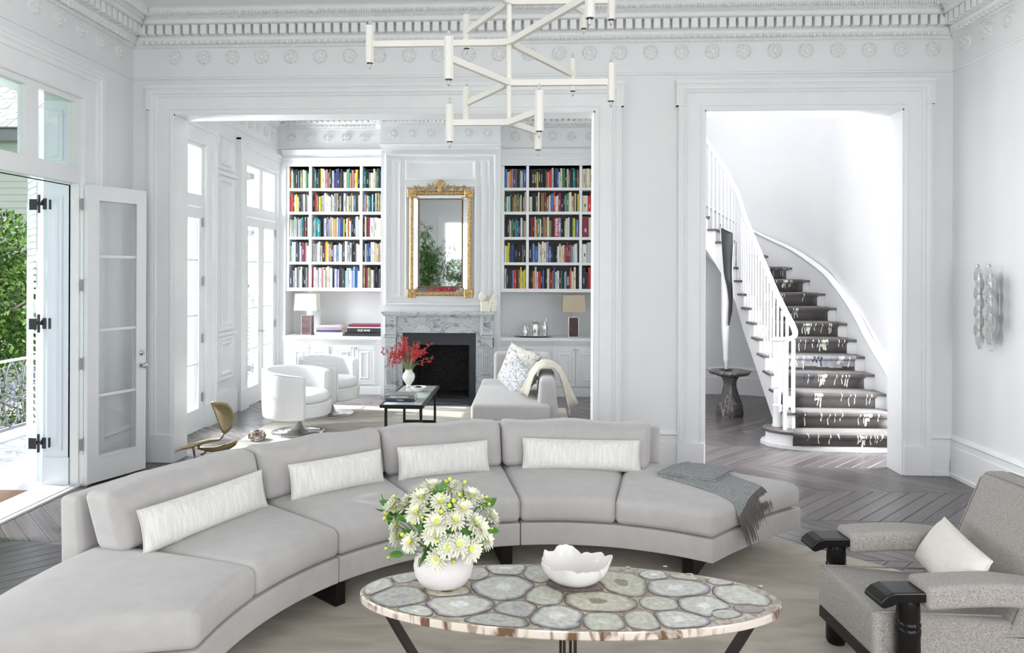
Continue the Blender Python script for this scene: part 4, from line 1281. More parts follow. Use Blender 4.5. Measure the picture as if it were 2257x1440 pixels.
for case in ('left', 'right'):
    for r_, row in enumerate(ROWS[case]):
        ztop = 3.33 if r_ == 0 else SHZ[r_-1]-0.04
        for b_, (seq, (xa, xb)) in enumerate(zip(row, BAYS[case])):
            if case == 'right' and b_ == 2: xb_use = xb
            n = len(seq)
            ws = [rb.uniform(0.6, 1.5) for _ in seq]
            for i, ch in enumerate(seq):
                if ch in '1': ws[i] = 2.0
                if ch in '234': ws[i] = 1.5
            if seq in ("KCMWWC",): ws = [0.7, 0.7, 1.6, 1.7, 1.5, 1.6]
            tot = sum(ws); span = xb-xa-0.012
            x = xa+0.006
            avail = ztop-SHZ[r_]
            for i, ch in enumerate(seq):
                wd = ws[i]/tot*span
                h = avail*rb.uniform(0.70, 0.93)
                if ch in '1': h = avail*0.86
                if ch in '2': h = avail*0.85
                if ch in '3': h = avail*0.66
                if ch == '4': h = avail*0.82
                if seq in ("CCCCCC",): h = avail*0.87+rb.uniform(-.003, .003)
                BK.append([wd, case, r_, b_, i, ch, x, h, SHZ[r_]])
                x += wd
big = set(id(b) for b in sorted(BK, key=lambda t: -t[0])[:300])
restb = {}
def book_geo(m, x, wd, h, z, y, dp, rnd):
    w_ = wd-0.0012
    c = w_/2
    b = min(0.006, w_*0.3)
    poly = [(x+0.0006, y+dp), (x+0.0006, y+b*0.8), (x+0.0006+w_*0.2, y+b*0.15), (x+0.0006+c, y), (x+0.0006+w_*0.8, y+b*0.15), (x+0.0006+w_, y+b*0.8), (x+0.0006+w_, y+dp)]
    m.mat(0).prism(poly[::-1], z, z+h)
for B_ in BK:
    wd, case, r_, b_, i, ch, x, h, z = B_
    code = {'1': 'R', '2': 'V', '3': 'K', '4': 'K'}.get(ch, ch)
    y = 10.592+rb.uniform(0, 0.035) if ch not in '1234' else 10.590
    dp = rb.uniform(0.17, 0.24)
    ink = 'ink_black' if code in 'WCYSlP' else 'ink_white'
    if id(B_) in big or ch in '1234':
        t = MB(); book_geo(t, x, wd, h, z, y, dp, rb)
        mats = ['book_'+BOOKN[code].replace(' ', '_'), ink]
        t.mat(1)
        if ch in '1234':
            word = {'1': 'BAUHAUS', '2': 'PIANO', '3': 'CHANEL', '4': 'NEW YORK' if i == 2 else 'INTERIORS'}[ch]
            sz = min(wd*0.85, h*1.25/len(word)) if ch != '4' else wd*0.6
            text_mesh(t, word, sz*1.25, 0.0005, lambda a, b, c: (x+wd/2+b, y-0.0008-c, z+h*0.5-a), bold=True)
        elif wd > 0.014 and rb.random() < 0.6:
            k = rb.randint(3, 8); zz = z+h*rb.uniform(0.2, 0.4); lw = wd*rb.uniform(0.16, 0.30)
            for q in range(k):
                l_ = rb.uniform(0.006, 0.016)
                if zz+l_ > z+h*0.9: break
                t.box(x+wd/2-lw/2, x+wd/2+lw/2, y-0.0006, y+0.002, zz, zz+l_)
                zz += l_+0.004
        side = ['left', 'middle', 'right'][b_]
        nm = BOOKN[code]
        lab = '%s book, %s from left on %s, %s bay, %s bookcase' % (nm, ORD[i] if i < len(ORD) else 'last', SHN[r_], side, case)
        lab = lab.replace('first from left', 'first from the left')
        o = obj('book', t, mats, label=lab)
        tag(o, cat='book', group='books on the %s of the %s bookcase' % (SHN[r_], case))
    else:
        m_ = restb.setdefault(code, MB()); book_geo(m_, x, wd, h, z, y, dp, rb)
rm = MB(); mats = []
for k_, m_ in restb.items():
    mats.append('book_'+BOOKN[k_].replace(' ', '_')); b0 = len(rm.v)
    rm.v.extend(m_.v); rm.f.extend([[b0+i for i in f] for f in m_.f]); rm.m.extend([len(mats)-1]*len(m_.f))
rm.fix = True
o = obj('thin_books', rm, mats, label='the thinner books standing between the others in both white bookcases', kind='stuff'); tag(o, cat='books')
def ray(px, py):
    return fw+r2*((px-1089)/1600)-u2*((py-597)/1600)
def at(px, py, Y):
    d = ray(px, py); return Vector((0, 0, 1.8))+d*(Y/d.y)
def onz(px, py, z):
    d = ray(px, py); return Vector((0, 0, 1.8))+d*((z-1.8)/d.z)

# ------------------------------------------------------------------ round rug and sofa
mb = MB(); mb.lathe([(2.78, 0.0), (2.79, 0.006), (2.775, 0.013), (2.70, 0.014)], (0.2, 2.55, 0.0), 96)
o = obj('rug', mb, 'rug_silk', smooth='auto', origin=(0.2, 2.55, 0)); tag(o, 'large round beige silk rug under the curved sofa and agate table', 'rug')

SX, SY = 0.215, 2.85
R0, R1 = 1.53, 2.42
def pol(r, a): return (SX+r*math.cos(a), SY+r*math.sin(a))
ED = [math.radians(a) for a in (57.8, 79.0, 100.2, 121.4, 142.6, 163.8, 181.5)]
sofa = empty('sectional_sofa', (SX, SY+1.95, 0), 'long curved grey velvet sectional sofa on black plank legs', 'sofa')
def arcbox(name, parent, a0, a1, r0, r1, z0, z1, rad, mat, crown=0.0, belly=0.0, n=(14, 8, 2), end0=0.0, end1=0.0, gap=0.006, dome=None):
    am, rm = (a0+a1)/2, (r0+r1)/2
    H = (r1-r0)/2; Lh = (a1-a0)/2*rm-gap
    Z = (z1-z0)/2
    def fn(p):
        u, v, w_ = p.x/Lh, p.y/H, p.z/Z
        z = (z0+z1)/2+p.z
        q = max(0, (1-u**4))*max(0, (1-v**4))
        z += crown*q*(w_ if w_ > 0 else 0)
        r = rm+p.y+belly*max(0, 1-w_*w_)*(v**3)*(1-u**4*0.8)
        a = am+p.x/rm*(1+0.0)
        # slanted end cuts: the angle drifts with the radius
        k = (r-r0)/(r1-r0)
        if u > 0: a += end1*k*u
        else: a += end0*k*(-u)
        a += belly*0.25*max(0, 1-w_*w_)*(u**5)
        return (*pol(r, a), z)
    m = MB(); m.rbox((Lh, H, Z), rad, n, fn, er=4)
    return obj(name, m, mat, parent=parent, smooth=True)
for i in range(6):
    e0 = math.radians(-6.5) if i == 0 else 0
    e1 = math.radians(7) if i == 5 else 0
    ro = 2.44 if i in (0, 5) else 2.36
    arcbox('seat_cushion', sofa, ED[i], ED[i+1], R0, ro, 0.288, 0.438, 0.036, 'sofa_velvet', crown=0.024 if i not in (0, 5) else 0.03, belly=0.014, end0=e0, end1=e1, gap=0.004)
for a, b, e0, e1 in ((0, 2, math.radians(-6.5), 0), (2, 4, 0, 0), (4, 6, 0, math.radians(7))):
    arcbox('sofa_base', sofa, ED[a], ED[b], R0+0.0, 2.45, 0.150, 0.283, 0.010, 'sofa_velvet', n=(26, 4, 2), end0=e0, end1=e1, gap=0.003)
BA = [math.radians(a) for a in (74.6, 100.6, 121.8, 143.2, 167.0)]
for i in range(4):
    a0, a1 = BA[i], BA[i+1]
    am = (a0+a1)/2; rm = 2.27
    Lh = (a1-a0)/2*rm-0.004; T = 0.085; Hh = 0.143
    def fn(p, am=am, Lh=Lh, T=T, Hh=Hh):
        u, v, w_ = p.x/Lh, p.y/T, p.z/Hh
        q = max(0, 1-u**4)*max(0, 1-w_**4)
        y = p.y+0.035*q*v
        z = 0.445+Hh+p.z
        # slight pillow corners
        z += -0.012*(1-u*u)*(1 if w_ > 0.5 else 0)*0+0.008*math.sin(u*6+am*9)*max(0, w_)
        r = rm+y+(z-0.445)*0.34
        return (*pol(r, am+p.x/rm), z)
    m = MB(); m.rbox((Lh, T, Hh), 0.042, (14, 2, 7), fn, er=4)
    obj('back_cushion', m, 'sofa_velvet', parent=sofa, smooth=True)
for a0, a1 in ((73.6, 121.4), (121.4, 166.9)):
    a0, a1 = math.radians(a0), math.radians(a1); am = (a0+a1)/2; rm = 2.50
    Lh = (a1-a0)/2*rm-0.002
    def fn(p, am=am):
        z = 0.42+p.z
        t = (z-0.15)/0.54
        return (*pol(rm+p.y*(1.25-0.35*t)+0.03*t, am+p.x/rm), z)
    m = MB(); m.rbox((Lh, 0.062, 0.268), 0.026, (22, 1, 4), fn, er=3)
    obj('back_frame', m, 'sofa_velvet', parent=sofa, smooth=True)
for a in (63.5, 103.0, 141.5, 174.0):
    a = math.radians(a)
    m = MB()
    m.bbox(1.56, 2.38, -0.032, 0.032, 0.014, 0.150, 0.002, fn=lambda x, y, z, a=a: (SX+x*math.cos(a)-y*math.sin(a), SY+x*math.sin(a)+y*math.cos(a), z))
    obj('leg', m, 'black_wood', parent=sofa)

def pillow_mb(w_, h_, t_, n=14, pinch=0.06, exp=0.55):
    m = MB()
    for sgn in (1, -1):
        vs = []; 
        for i in range(n+1):
            for j in range(n+1):
                u, v = -1+2*i/n, -1+2*j/n
                # cluster samples near the edges
                u = math.sin(u*PI/2); v = math.sin(v*PI/2)
                th = t_/2*(max(0, (1-abs(u)**3.2))*max(0, (1-abs(v)**3.2)))**exp
                x = w_/2*u*(1-pinch*(1-v*v)*0.5*abs(u))
                z = h_/2*v*(1-pinch*(1-u*u)*abs(v)*0.8)
                vs.append((x, -sgn*th+0.0035*math.sin(x*40+v*3)*(1-abs(u))*(1-abs(v)), z))
        fs = [(i*(n+1)+j, (i+1)*(n+1)+j, (i+1)*(n+1)+j+1, i*(n+1)+j+1) for i in range(n) for j in range(n)]
        m.add(vs, fs if sgn > 0 else [f[::-1] for f in fs])
    # weld the seam
    return m
def pillow(name, w_, h_, t_, mat, pip, loc, rz, lean, label, cat='pillow', group=None, roll=0.0, pinch=0.06):
    t = empty(name, (0, 0, 0), label, cat, group)
    m = pillow_mb(w_, h_, t_, pinch=pinch)
    b = obj('cover', m, mat, parent=t, smooth=True)
    bm = bmesh.new(); bm.from_mesh(b.data); bmesh.ops.remove_doubles(bm, verts=bm.verts, dist=0.0008); bmesh.ops.recalc_face_normals(bm, faces=bm.faces); bm.to_mesh(b.data); bm.free()
    b.data.polygons.foreach_set('use_smooth', [True]*len(b.data.polygons))
    P = []
    for k in range(48):
        s = k/12.0; q = int(s); f = s-q; f = -1+2*f
        f = math.sin(f*PI/2)
        u, v = ((f, -1), (1, f), (-f, 1), (-1, -f))[q]
        P.append((w_/2*u*(1-pinch*(1-v*v)*0.5*abs(u)), 0, h_/2*v*(1-pinch*(1-u*u)*abs(v)*0.8)))
    if pip:
        mm = MB(); mm.tube(P, 0.0035, 6, closed=True)
        obj('piping', mm, pip, parent=t, smooth=True)
    t.location = loc
    t.rotation_euler = (lean, roll, rz)
    return t
BOL = [((-1.680, 3.715, 0.552), 66, 0.80, 'longest white crinkled bolster at the left end of the curved sofa'),
       ((-1.178, 4.405, 0.548), 41.5, 0.62, 'white crinkled bolster on the second sofa back cushion from the left'),
       ((-0.568, 4.778, 0.548), 22.5, 0.62, 'white crinkled bolster on the third sofa back, above the dahlias'),
       ((0.345, 4.965, 0.548), -1.5, 0.80, 'white crinkled bolster on the rightmost sofa back cushion, facing straight ahead')]
for p, a, w_, lab in BOL:
    # push the bolster against the back it leans on
    pillow('bolster', w_, 0.205, 0.13, 'bolster_silk', 'piping_silk', p, math.radians(a), math.radians(-14), lab, group='white bolsters along the curved sofa')

# folded throw on the right chaise ----------------------------------------------------
thr = empty('throw_blanket', (1.2, 4.8, 0.46), 'folded grey wool throw with a dark fringe on the right chaise of the sofa', 'blanket')
def quadsurf(m, A, B, C, D, nu, nv, top, thick=0.008, wob=0.002):
    """A-B near edge, D-C far edge"""
    A, B, C, D = map(Vector, (A, B, C, D))
    def f(u, v):
        p = A*(1-u)*(1-v)+B*u*(1-v)+C*u*v+D*(1-u)*v
        return p
    vs = []
    for k in (1, 0):
        for i in range(nu+1):
            for j in range(nv+1):
                p = f(i/nu, j/nv); z = top(p.x, p.y)
                vs.append((p.x, p.y, z+(thick if k else 0.0)+wob*math.sin(i*0.8+j*1.3)))
    n = (nu+1)*(nv+1)
    idx = lambda i, j: i*(nv+1)+j
    fs = [(idx(i, j), idx(i+1, j), idx(i+1, j+1), idx(i, j+1)) for i in range(nu) for j in range(nv)]
    fs += [tuple(n+x for x in f_[::-1]) for f_ in fs]
    bd = [idx(i, 0) for i in range(nu)]+[idx(nu, j) for j in range(nv)]+[idx(i, nv) for i in range(nu, 0, -1)]+[idx(0, j) for j in range(nv, 0, -1)]
    fs += [(bd[i], bd[(i+1) % len(bd)], n+bd[(i+1) % len(bd)], n+bd[i])[::-1] for i in range(len(bd))]
    m.add(vs, fs); m.fix = True
def sofa_top(x, y):
    # crowned top of the right chaise, falling away past its end
    a = math.atan2(y-SY, x-SX); r = math.hypot(x-SX, y-SY)
    am = (ED[0]+ED[1])/2; rm = (R0+2.44)/2
    u = (a-am)/((ED[1]-ED[0])/2); k = (r-R0)/(2.44-R0)
    if u < 0: u = (a-am)/(((ED[1]-ED[0])/2)+math.radians(6.5)*k)
    v = (r-rm)/((2.44-R0)/2)
    z = 0.438+0.03*max(0, 1-min(1, abs(u))**4)*max(0, 1-min(1, abs(v))**4)
    d = (-u-0.905)*0.38
    if d > 0: z -= (0.036-math.sqrt(max(0, 0.036**2-d*d))) if d < 0.036 else 0.036+(d-0.036)*2.2
    return z+0.003
m = MB()
E0 = (1.215, 4.30); E1 = (1.44, 4.60)
quadsurf(m, (0.84, 4.76, 0), (E0[0], E0[1], 0), (E1[0], E1[1], 0), (1.10, 5.10, 0), 18, 10, sofa_top, 0.010)
obj('lower_fold', m, 'throw_grey', parent=thr, smooth='auto')
for dz, s in ((0.011, 0.0), (0.022, 0.006)):
    m = MB(); quadsurf(m, (0.84+s, 4.765, 0), (1.165-s, 4.62+s, 0), (1.355-s, 4.90, 0), (1.10+s, 5.11, 0), 10, 8, lambda x, y, dz=dz: sofa_top(x, y)+dz, 0.009)
    obj('upper_fold', m, 'throw_grey', parent=thr, smooth='auto')
m = MB(); m.tube([(0.842, 4.765, sofa_top(0.85, 4.76)+0.017), (0.97, 4.945, sofa_top(0.97, 4.94)+0.017), (1.10, 5.108, sofa_top(1.10, 5.10)+0.017)], 0.015, 8)
obj('fold_edge', m, 'throw_grey', parent=thr, smooth=True)
m = MB()
for i in range(90):
    t = i/89
    x0, y0 = E0[0]+(E1[0]-E0[0])*t, E0[1]+(E1[1]-E0[1])*t
    z0 = sofa_top(x0, y0)+0.008
    dx, dy = 0.82, -0.57
    L_ = random.uniform(0.075, 0.11); j = random.uniform(-0.012, 0.012)
    p = [(x0, y0, z0)]
    for q in (0.35, 0.7, 1.0):
        xx, yy = x0+dx*L_*0.6*q-j*q, y0+dy*L_*0.6*q+j*q
        p.append((xx, yy, min(z0, sofa_top(xx, yy)+0.006)-0.045*q*q))
    m.tube(p, [0.0030, 0.0028, 0.0024, 0.0012], 4)
obj('fringe', m, 'fringe_grey', parent=thr, kind='stuff')

# ------------------------------------------------------------------ agate table
TX, TY, TZ, TA, TB = 0.160, 3.085, 0.43, 0.885, 0.318
tb = empty('coffee_table', (TX, TY, 0), 'oval coffee table with an agate slice top on dark bronze legs', 'table')
m = MB()
m.mat(1); 
seg = 96
prof = [(0.985, -0.036), (1.0, -0.030), (1.0, -0.006), (0.992, 0.0)]
m.mat(0)
vs = [(TX+TA*r*math.cos(2*PI*k/seg), TY+TB*(r if r > 0.5 else r)*math.sin(2*PI*k/seg), TZ+z) for r, z in prof for k in range(seg)]
b0 = m.add(vs, [])
for i in range(3):
    for k in range(seg):
        m.f.append([i*seg+k, i*seg+(k+1) % seg, (i+1)*seg+(k+1) % seg, (i+1)*seg+k]); m.m.append(0)
m.f.append([3*seg+k for k in range(seg)]); m.m.append(1)
m.f.append([k for k in range(seg)][::-1]); m.m.append(0)
top = obj('tabletop', m, ['agate_edge', 'agate_matrix'], parent=tb, smooth='auto')
AG = [(826, 1286, 40, 24, 'c'), (888, 1268, 32, 15, 'c'), (883, 1315, 64, 20, 'g'), (916, 1348, 38, 14, 'w'), (985, 1304, 52, 14, 'o'), (1013, 1332, 76, 22, 'w'),
      (1052, 1264, 28, 15, 'c'), (1116, 1252, 50, 17, 'w'), (1110, 1294, 66, 28, 'w'), (1199, 1315, 44, 22, 'c'), (1141, 1343, 52, 19, 'g'), (1097, 1369, 60, 18, 'g'),
      (1185, 1262, 34, 20, 'c'), (1224, 1357, 60, 24, 'w'), (1276, 1291, 66, 15, 'd'), (1316, 1325, 74, 23, 'o'), (1370, 1284, 56, 27, 'o'), (1330, 1369, 44, 19, 'c'),
      (1300, 1248, 34, 11, 'w'), (1384, 1251, 44, 13, 'w'), (1440, 1267, 37, 11, 'w'), (1466, 1249, 36, 10, 'c'), (1520, 1266, 62, 12, 'o'), (1488, 1295, 66, 19, 'w'), (1632, 1312, 52, 25, 'c'),
      (1677, 1293, 34, 17, 'c'), (1455, 1331, 40, 14, 'c'), (1550, 1335, 54, 21, 'w'), (1497, 1365, 54, 18, 'w'), (1415, 1368, 38, 18, 'c'), (1592, 1352, 34, 10, 'g'), (1648, 1341, 30, 9, 'd'),
      (1590, 1279, 32, 12, 'g'), (960, 1252, 40, 12, 'c'), (1030, 1246, 34, 9, 'g')]
cells = []
for px, py, hw, hh, k in AG:
    c = onz(px, py, TZ); a = onz(px+hw, py, TZ)-c; b = onz(px, py-hh, TZ)-onz(px, py+hh, TZ)
    cells.append((Vector((c.x, c.y)), abs(a.x), abs(b.y)/2, k))
rg = random.Random(11)
KM = {'c': 'agate_cream', 'g': 'agate_grey', 'w': 'agate_white', 'o': 'agate_olive', 'd': 'agate_dark'}
for ci, (c, ra, rb_, k) in enumerate(cells):
    ra *= 1.24; rb_ *= 1.30
    NS = 30; ph = [rg.uniform(0, 6.28) for _ in range(3)]
    rim = []
    for q in range(NS):
        th = 2*PI*q/NS; d = Vector((math.cos(th)*ra, math.sin(th)*rb_))
        wob = 1+0.05*math.sin(3*th+ph[0])+0.025*math.sin(5*th+ph[1])+0.012*math.sin(11*th+ph[2])
        s = 0.05
        while s < wob:
            p = c+d*s
            e = math.hypot((p.x-TX)/(TA*0.985), (p.y-TY)/(TB*0.975))
            if e > 1: break
            if any(math.hypot((p.x-c2.x)/(a2*1.24), (p.y-c2.y)/(b2*1.30)) < s+0.01 for cj, (c2, a2, b2, _) in enumerate(cells) if cj != ci): break
            s += 0.02
        rim.append(d*max(0.12, s-0.015))
    # relax the outline so that clipped corners round off
    for _ in range(1):
        rim = [(rim[i-1]+rim[i]*2+rim[(i+1) % NS])*0.25 for i in range(NS)]
    m = MB(); m.rad = []
    levels = [(1.0, -0.004, 1.0), (1.0, 0.0004, 1.0), (0.965, 0.0010, 0.95), (0.90, 0.0011, 0.86), (0.75, 0.0011, 0.72), (0.5, 0.0011, 0.5), (0.25, 0.0011, 0.25)]
    for s, z, rv in levels:
        for d in rim:
            m.v.append((c.x+d.x*s, c.y+d.y*s, TZ+z)); m.rad.append(rv)
    m.v.append((c.x, c.y, TZ+0.0011)); m.rad.append(0.0)
    nl = len(levels)
    for i in range(nl-1):
        for q in range(NS):
            m.f.append([i*NS+q, i*NS+(q+1) % NS, (i+1)*NS+(q+1) % NS, (i+1)*NS+q]); m.m.append(0)
    for q in range(NS): m.f.append([(nl-1)*NS+q, (nl-1)*NS+(q+1) % NS, nl*NS]); m.m.append(0)
    obj('agate_slice', m, KM[k], parent=top, smooth=True)
for sx in (-1, 1):
    m = MB()
    # flat strap leg slanting inwards and curving to the middle of the floor frame
    pts = [(TX+sx*0.80, TZ-0.036), (TX+sx*0.72, 0.26), (TX+sx*0.62, 0.10), (TX+sx*0.52, 0.022), (TX+sx*0.40, 0.016)]
    rings = []
    for i, (x, z) in enumerate(pts):
        a_ = pts[max(0, i-1)]; b_ = pts[min(len(pts)-1, i+1)]
        d = Vector((b_[0]-a_[0], b_[1]-a_[1])).normalized(); nrm = Vector((-d.y, d.x))*0.006
        rings.append([(x+nrm.x, TY-0.038, z+nrm.y), (x+nrm.x, TY+0.038, z+nrm.y), (x-nrm.x, TY+0.038, z-nrm.y), (x-nrm.x, TY-0.038, z-nrm.y)])
    m.loft(rings)
    obj('leg', m, 'bronze_leg', parent=tb)
for dx in (-0.022, 0.022):
    for sy in (-1, 1):
        m = MB(); m.box(TX+dx*1.0-0.005, TX+dx+0.005, TY+sy*0.17-0.03, TY+sy*0.17+0.03, 0.014, TZ-0.036)
        obj('leg', m, 'bronze_leg', parent=tb)
m = MB(); m.box(TX-0.42, TX+0.42, TY-0.03, TY+0.03, 0.014, 0.024); m.box(TX-0.03, TX+0.03, TY-0.2, TY+0.2, 0.014, 0.024)
m.box(TX-0.7, TX+0.7, TY-0.03, TY+0.03, TZ-0.042, TZ-0.036)
obj('floor_bar', m, 'bronze_leg', parent=tb)

# vase and dahlias
VX, VY = -0.378, 3.165
m = MB(); m.lathe([(0.0, 0.0), (0.075, 0.0), (0.105, 0.012), (0.125, 0.045), (0.1305, 0.080), (0.125, 0.112), (0.108, 0.138), (0.092, 0.148), (0.086, 0.146), (0.098, 0.132), (0.11, 0.10), (0.05, 0.02)], (VX, VY, TZ+0.0014), 40, cap=False)
o = obj('vase', m, 'matte_vase', smooth=True, origin=(VX, VY, TZ+0.0012)); tag(o, 'round matte blush white vase on the agate table, holding dahlias', 'vase')
bq = empty('bouquet', (VX, VY, TZ+0.03), 'bunch of white dahlias with green buds in the round vase', 'flowers')
PET = MB()
rf = random.Random(5)
for lay, (n_, ln, tilt, r0_) in enumerate([(17, 0.046, 0, 0.004), (16, 0.043, 20, 0.004), (14, 0.035, 42, 0.004), (11, 0.025, 62, 0.003)]):
    for k in range(n_):
        a = 2*PI*(k+lay*0.37)/n_+rf.uniform(-0.08, 0.08); tl = math.radians(tilt+rf.uniform(-7, 7)); L_ = ln*rf.uniform(0.88, 1.08)
        ca, sa = math.cos(a), math.sin(a)
        def P_(s, wv, zz):
            rr = r0_+L_*s*math.cos(tl*(1-0.25*s)); hh = L_*s*math.sin(tl)+zz+0.004*lay*0.5
            return (rr*ca-wv*sa, rr*sa+wv*ca, hh)
        wd = 0.0058
        vs = [P_(0, -wd*0.4, 0), P_(0, wd*0.4, 0), P_(0.5, -wd, 0.0022), P_(0.5, 0, -0.0005), P_(0.5, wd, 0.0022), P_(0.88, -wd*0.6, 0.001), P_(0.88, wd*0.6, 0.001), P_(1.0, 0, -0.001)]
        PET.mat(0).add(vs, [(0, 1, 3), (0, 3, 2), (1, 4, 3), (2, 3, 5), (3, 6, 5), (3, 4, 6), (5, 6, 7)])
PET.mat(1).lathe([(0.0, 0.0), (0.011, 0.002), (0.010, 0.010), (0.005, 0.014), (0, 0.015)], (0, 0, 0.004), 10, cap=False)
PET.mat(2).lathe([(0.003, -0.014), (0.010, -0.006), (0.012, 0.0), (0.0, 0.002)], (0, 0, 0), 8, cap=False)
BLC = [(625, 140), (775, 135), (540, 215), (310, 280), (510, 330), (860, 295), (925, 200), (1000, 250), (1085, 360), (660, 410), (800, 390), (950, 410), (340, 430), (630, 500), (460, 560), (830, 580), (745, 600), (920, 610), (660, 690), (1040, 540), (345, 520), (690, 250), (985, 450), (420, 270)]
HC_ = Vector((VX+0.0, VY+0.0, TZ+0.20))
first = None
stems = MB()
def bq_point(cx0, cy0, extra=0.0):
    px, py = 780+cx0/3.6, 1040+cy0/3.6
    q = at(px, py, VY)
    d = math.hypot(q.x-HC_.x, (q.z-HC_.z-0.02))
    off = math.sqrt(max(0.0, 0.20**2-d*d))*0.75+extra
    q = at(px, py, VY-off)
    return q
for (cx0, cy0) in BLC:
    q = bq_point(cx0, cy0)
    nrm = (q-HC_+Vector((0, 0, 0.05))).normalized()
    nrm = (nrm+Vector((rf.uniform(-.2, .2), rf.uniform(-.25, 0.05), rf.uniform(-.1, .2)))).normalized()
    if first is None:
        b = obj('bloom', PET, ['petal', 'petal_core', 'bud_green'], parent=bq)
        off = wloc(bq)
        for vv in b.data.vertices: vv.co += off
        first = b; b.location = q-off
    else:
        b = share(first, q, bq)
    b.rotation_euler = nrm.to_track_quat('Z', 'Y').to_euler()
    s = rf.uniform(1.0, 1.30); b.scale = (s, s, s)
    stems.tube([q-nrm*0.01, q-nrm*0.06, (VX+rf.uniform(-.04, .04), VY+rf.uniform(-.04, .04), TZ+0.13), (VX, VY, TZ+0.04)], 0.0028, 5)
BUD = [(760, 70), (730, 88), (507, 150), (875, 92), (327, 200), (258, 332), (255, 375), (835, 190), (865, 225), (790, 238), (758, 275), (695, 322), (1045, 205), (480, 410), (268, 608), (285, 678), (792, 450), (1085, 452), (660, 550), (970, 415), (545, 365), (395, 500), (1065, 262), (412, 238), (790, 710), (890, 630), (700, 195)]
fb = None
for (cx0, cy0) in BUD:
    q = bq_point(cx0, cy0, 0.02)
    nrm = (q-HC_).normalized()
    if fb is None:
        m = MB()
        m.mat(0).lathe([(0.0, 0.016), (0.006, 0.014), (0.0095, 0.006), (0.008, 0.0), (0.0, -0.002)], (0, 0, 0), 10, cap=False)
        for k in range(6):
            a = 2*PI*k/6
            m.mat(1).add([(0.003*math.cos(a), 0.003*math.sin(a), 0), (0.012*math.cos(a-.3), 0.012*math.sin(a-.3), 0.002), (0.019*math.cos(a), 0.019*math.sin(a), 0.007), (0.012*math.cos(a+.3), 0.012*math.sin(a+.3), 0.002)], [(0, 1, 2, 3)])
        fb = obj('bud', m, ['petal_core', 'leaf'], parent=bq, smooth='auto')
        off = wloc(bq)
        for vv in fb.data.vertices: vv.co += off
        b = fb; b.location = q-off
    else:
        b = share(fb, q, bq)
    b.rotation_euler = nrm.to_track_quat('Z', 'Y').to_euler()
    s = rf.uniform(0.7, 1.05); b.scale = (s, s, s)
    stems.tube([q, q-nrm*0.05+Vector((0, 0, -0.01)), (VX+rf.uniform(-.05, .05), VY+rf.uniform(-.05, .05), TZ+0.14)], 0.0022, 5)
obj('stems', stems, 'stem', parent=bq, smooth=True, kind='stuff').name = 'stem_bunch'
def leaf_mesh(L_, W_, bend=0.2):
    m = MB(); n = 7; vs = []
    for i in range(n):
        t = i/(n-1); w_ = W_*math.sin(PI*min(1, t*0.92+0.04))**0.8*(1 if i < n-1 else 0.02)
        z = -bend*L_*t*t
        vs += [(L_*t, -w_/2, z+0.12*w_), (L_*t, 0, z), (L_*t, w_/2, z+0.12*w_)]
    fs = []
    for i in range(n-1):
        b = 3*i; fs += [(b, b+3, b+4, b+1), (b+1, b+4, b+5, b+2)]
    m.add(vs, fs); return m
LV = [(rf.uniform(260, 1060), rf.uniform(230, 690), rf.uniform(-100, 200)) for _ in range(46)]+[(395, 320, 60), (610, 335, 80), (345, 470, 100), (850, 455, -20), (340, 590, 170), (520, 685, -80), (995, 560, -60), (455, 290, 80), (1010, 385, -50), (560, 640, -100), (480, 460, 200), (700, 470, 40), (770, 500, -30), (600, 240, 70), (690, 200, 80), (930, 490, -40), (300, 410, 120), (525, 500, 90), (880, 380, 10), (350, 360, 150), (640, 570, -90), (985, 290, 30), (570, 300, 60), (905, 520, -20), (420, 400, 140), (740, 330, 80)]
fl_ = None
for (cx0, cy0, ang) in LV:
    q = bq_point(cx0, cy0, -0.03)
    if fl_ is None:
        fl_ = obj('foliage_leaf', leaf_mesh(0.062, 0.032), 'leaf', parent=bq, smooth=True)
        off = wloc(bq)
        for vv in fl_.data.vertices: vv.co += off
        b = fl_; b.location = q-off; fl_.name = 'leaf'
    else: b = share(fl_, q, bq)
    b.rotation_euler = (rf.uniform(0.5, 1.3), math.radians(-ang), rf.uniform(-0.4, 0.4))
    s = rf.uniform(0.8, 1.3); b.scale = (s, s, s)

# torn-edged bowl
m = MB()
BXc, BYc = 0.197, 3.215
ns, nr = 64, 10
rb2 = random.Random(21)
jit = [rb2.uniform(-0.004, 0.004) for _ in range(ns)]
def bowl_pt(i, k, inner):
    t = i/nr; a = 2*PI*k/ns
    w1 = 0.005*math.sin(4*a+0.9)+0.005*math.sin(7*a+2)+0.006*math.sin(3*a+1.1)+0.003*math.sin(13*a)
    R = 0.042+(0.108)*math.sin(t*PI/2)**0.9+w1*t**3*1.2
    z = 0.094*t**1.7+(w1*1.1+jit[k]*1.1)*t**4
    if inner: R -= 0.0055; z += 0.003*(1-t)+0.001
    return (BXc+R*math.cos(a), BYc+R*math.sin(a)*0.97, TZ+0.0014+z)
vs = [bowl_pt(i, k, 0) for i in range(nr+1) for k in range(ns)]+[bowl_pt(i, k, 1) for i in range(nr+1) for k in range(ns)]
n_ = (nr+1)*ns
fs = [(i*ns+k, i*ns+(k+1) % ns, (i+1)*ns+(k+1) % ns, (i+1)*ns+k) for i in range(nr) for k in range(ns)]
fs += [(n_+i*ns+k, n_+(i+1)*ns+k, n_+(i+1)*ns+(k+1) % ns, n_+i*ns+(k+1) % ns) for i in range(nr) for k in range(ns)]
fs += [(nr*ns+k, nr*ns+(k+1) % ns, n_+nr*ns+(k+1) % ns, n_+nr*ns+k) for k in range(ns)]
fs += [tuple(range(ns))[::-1], tuple(n_+k for k in range(ns))]
m.add(vs, fs)
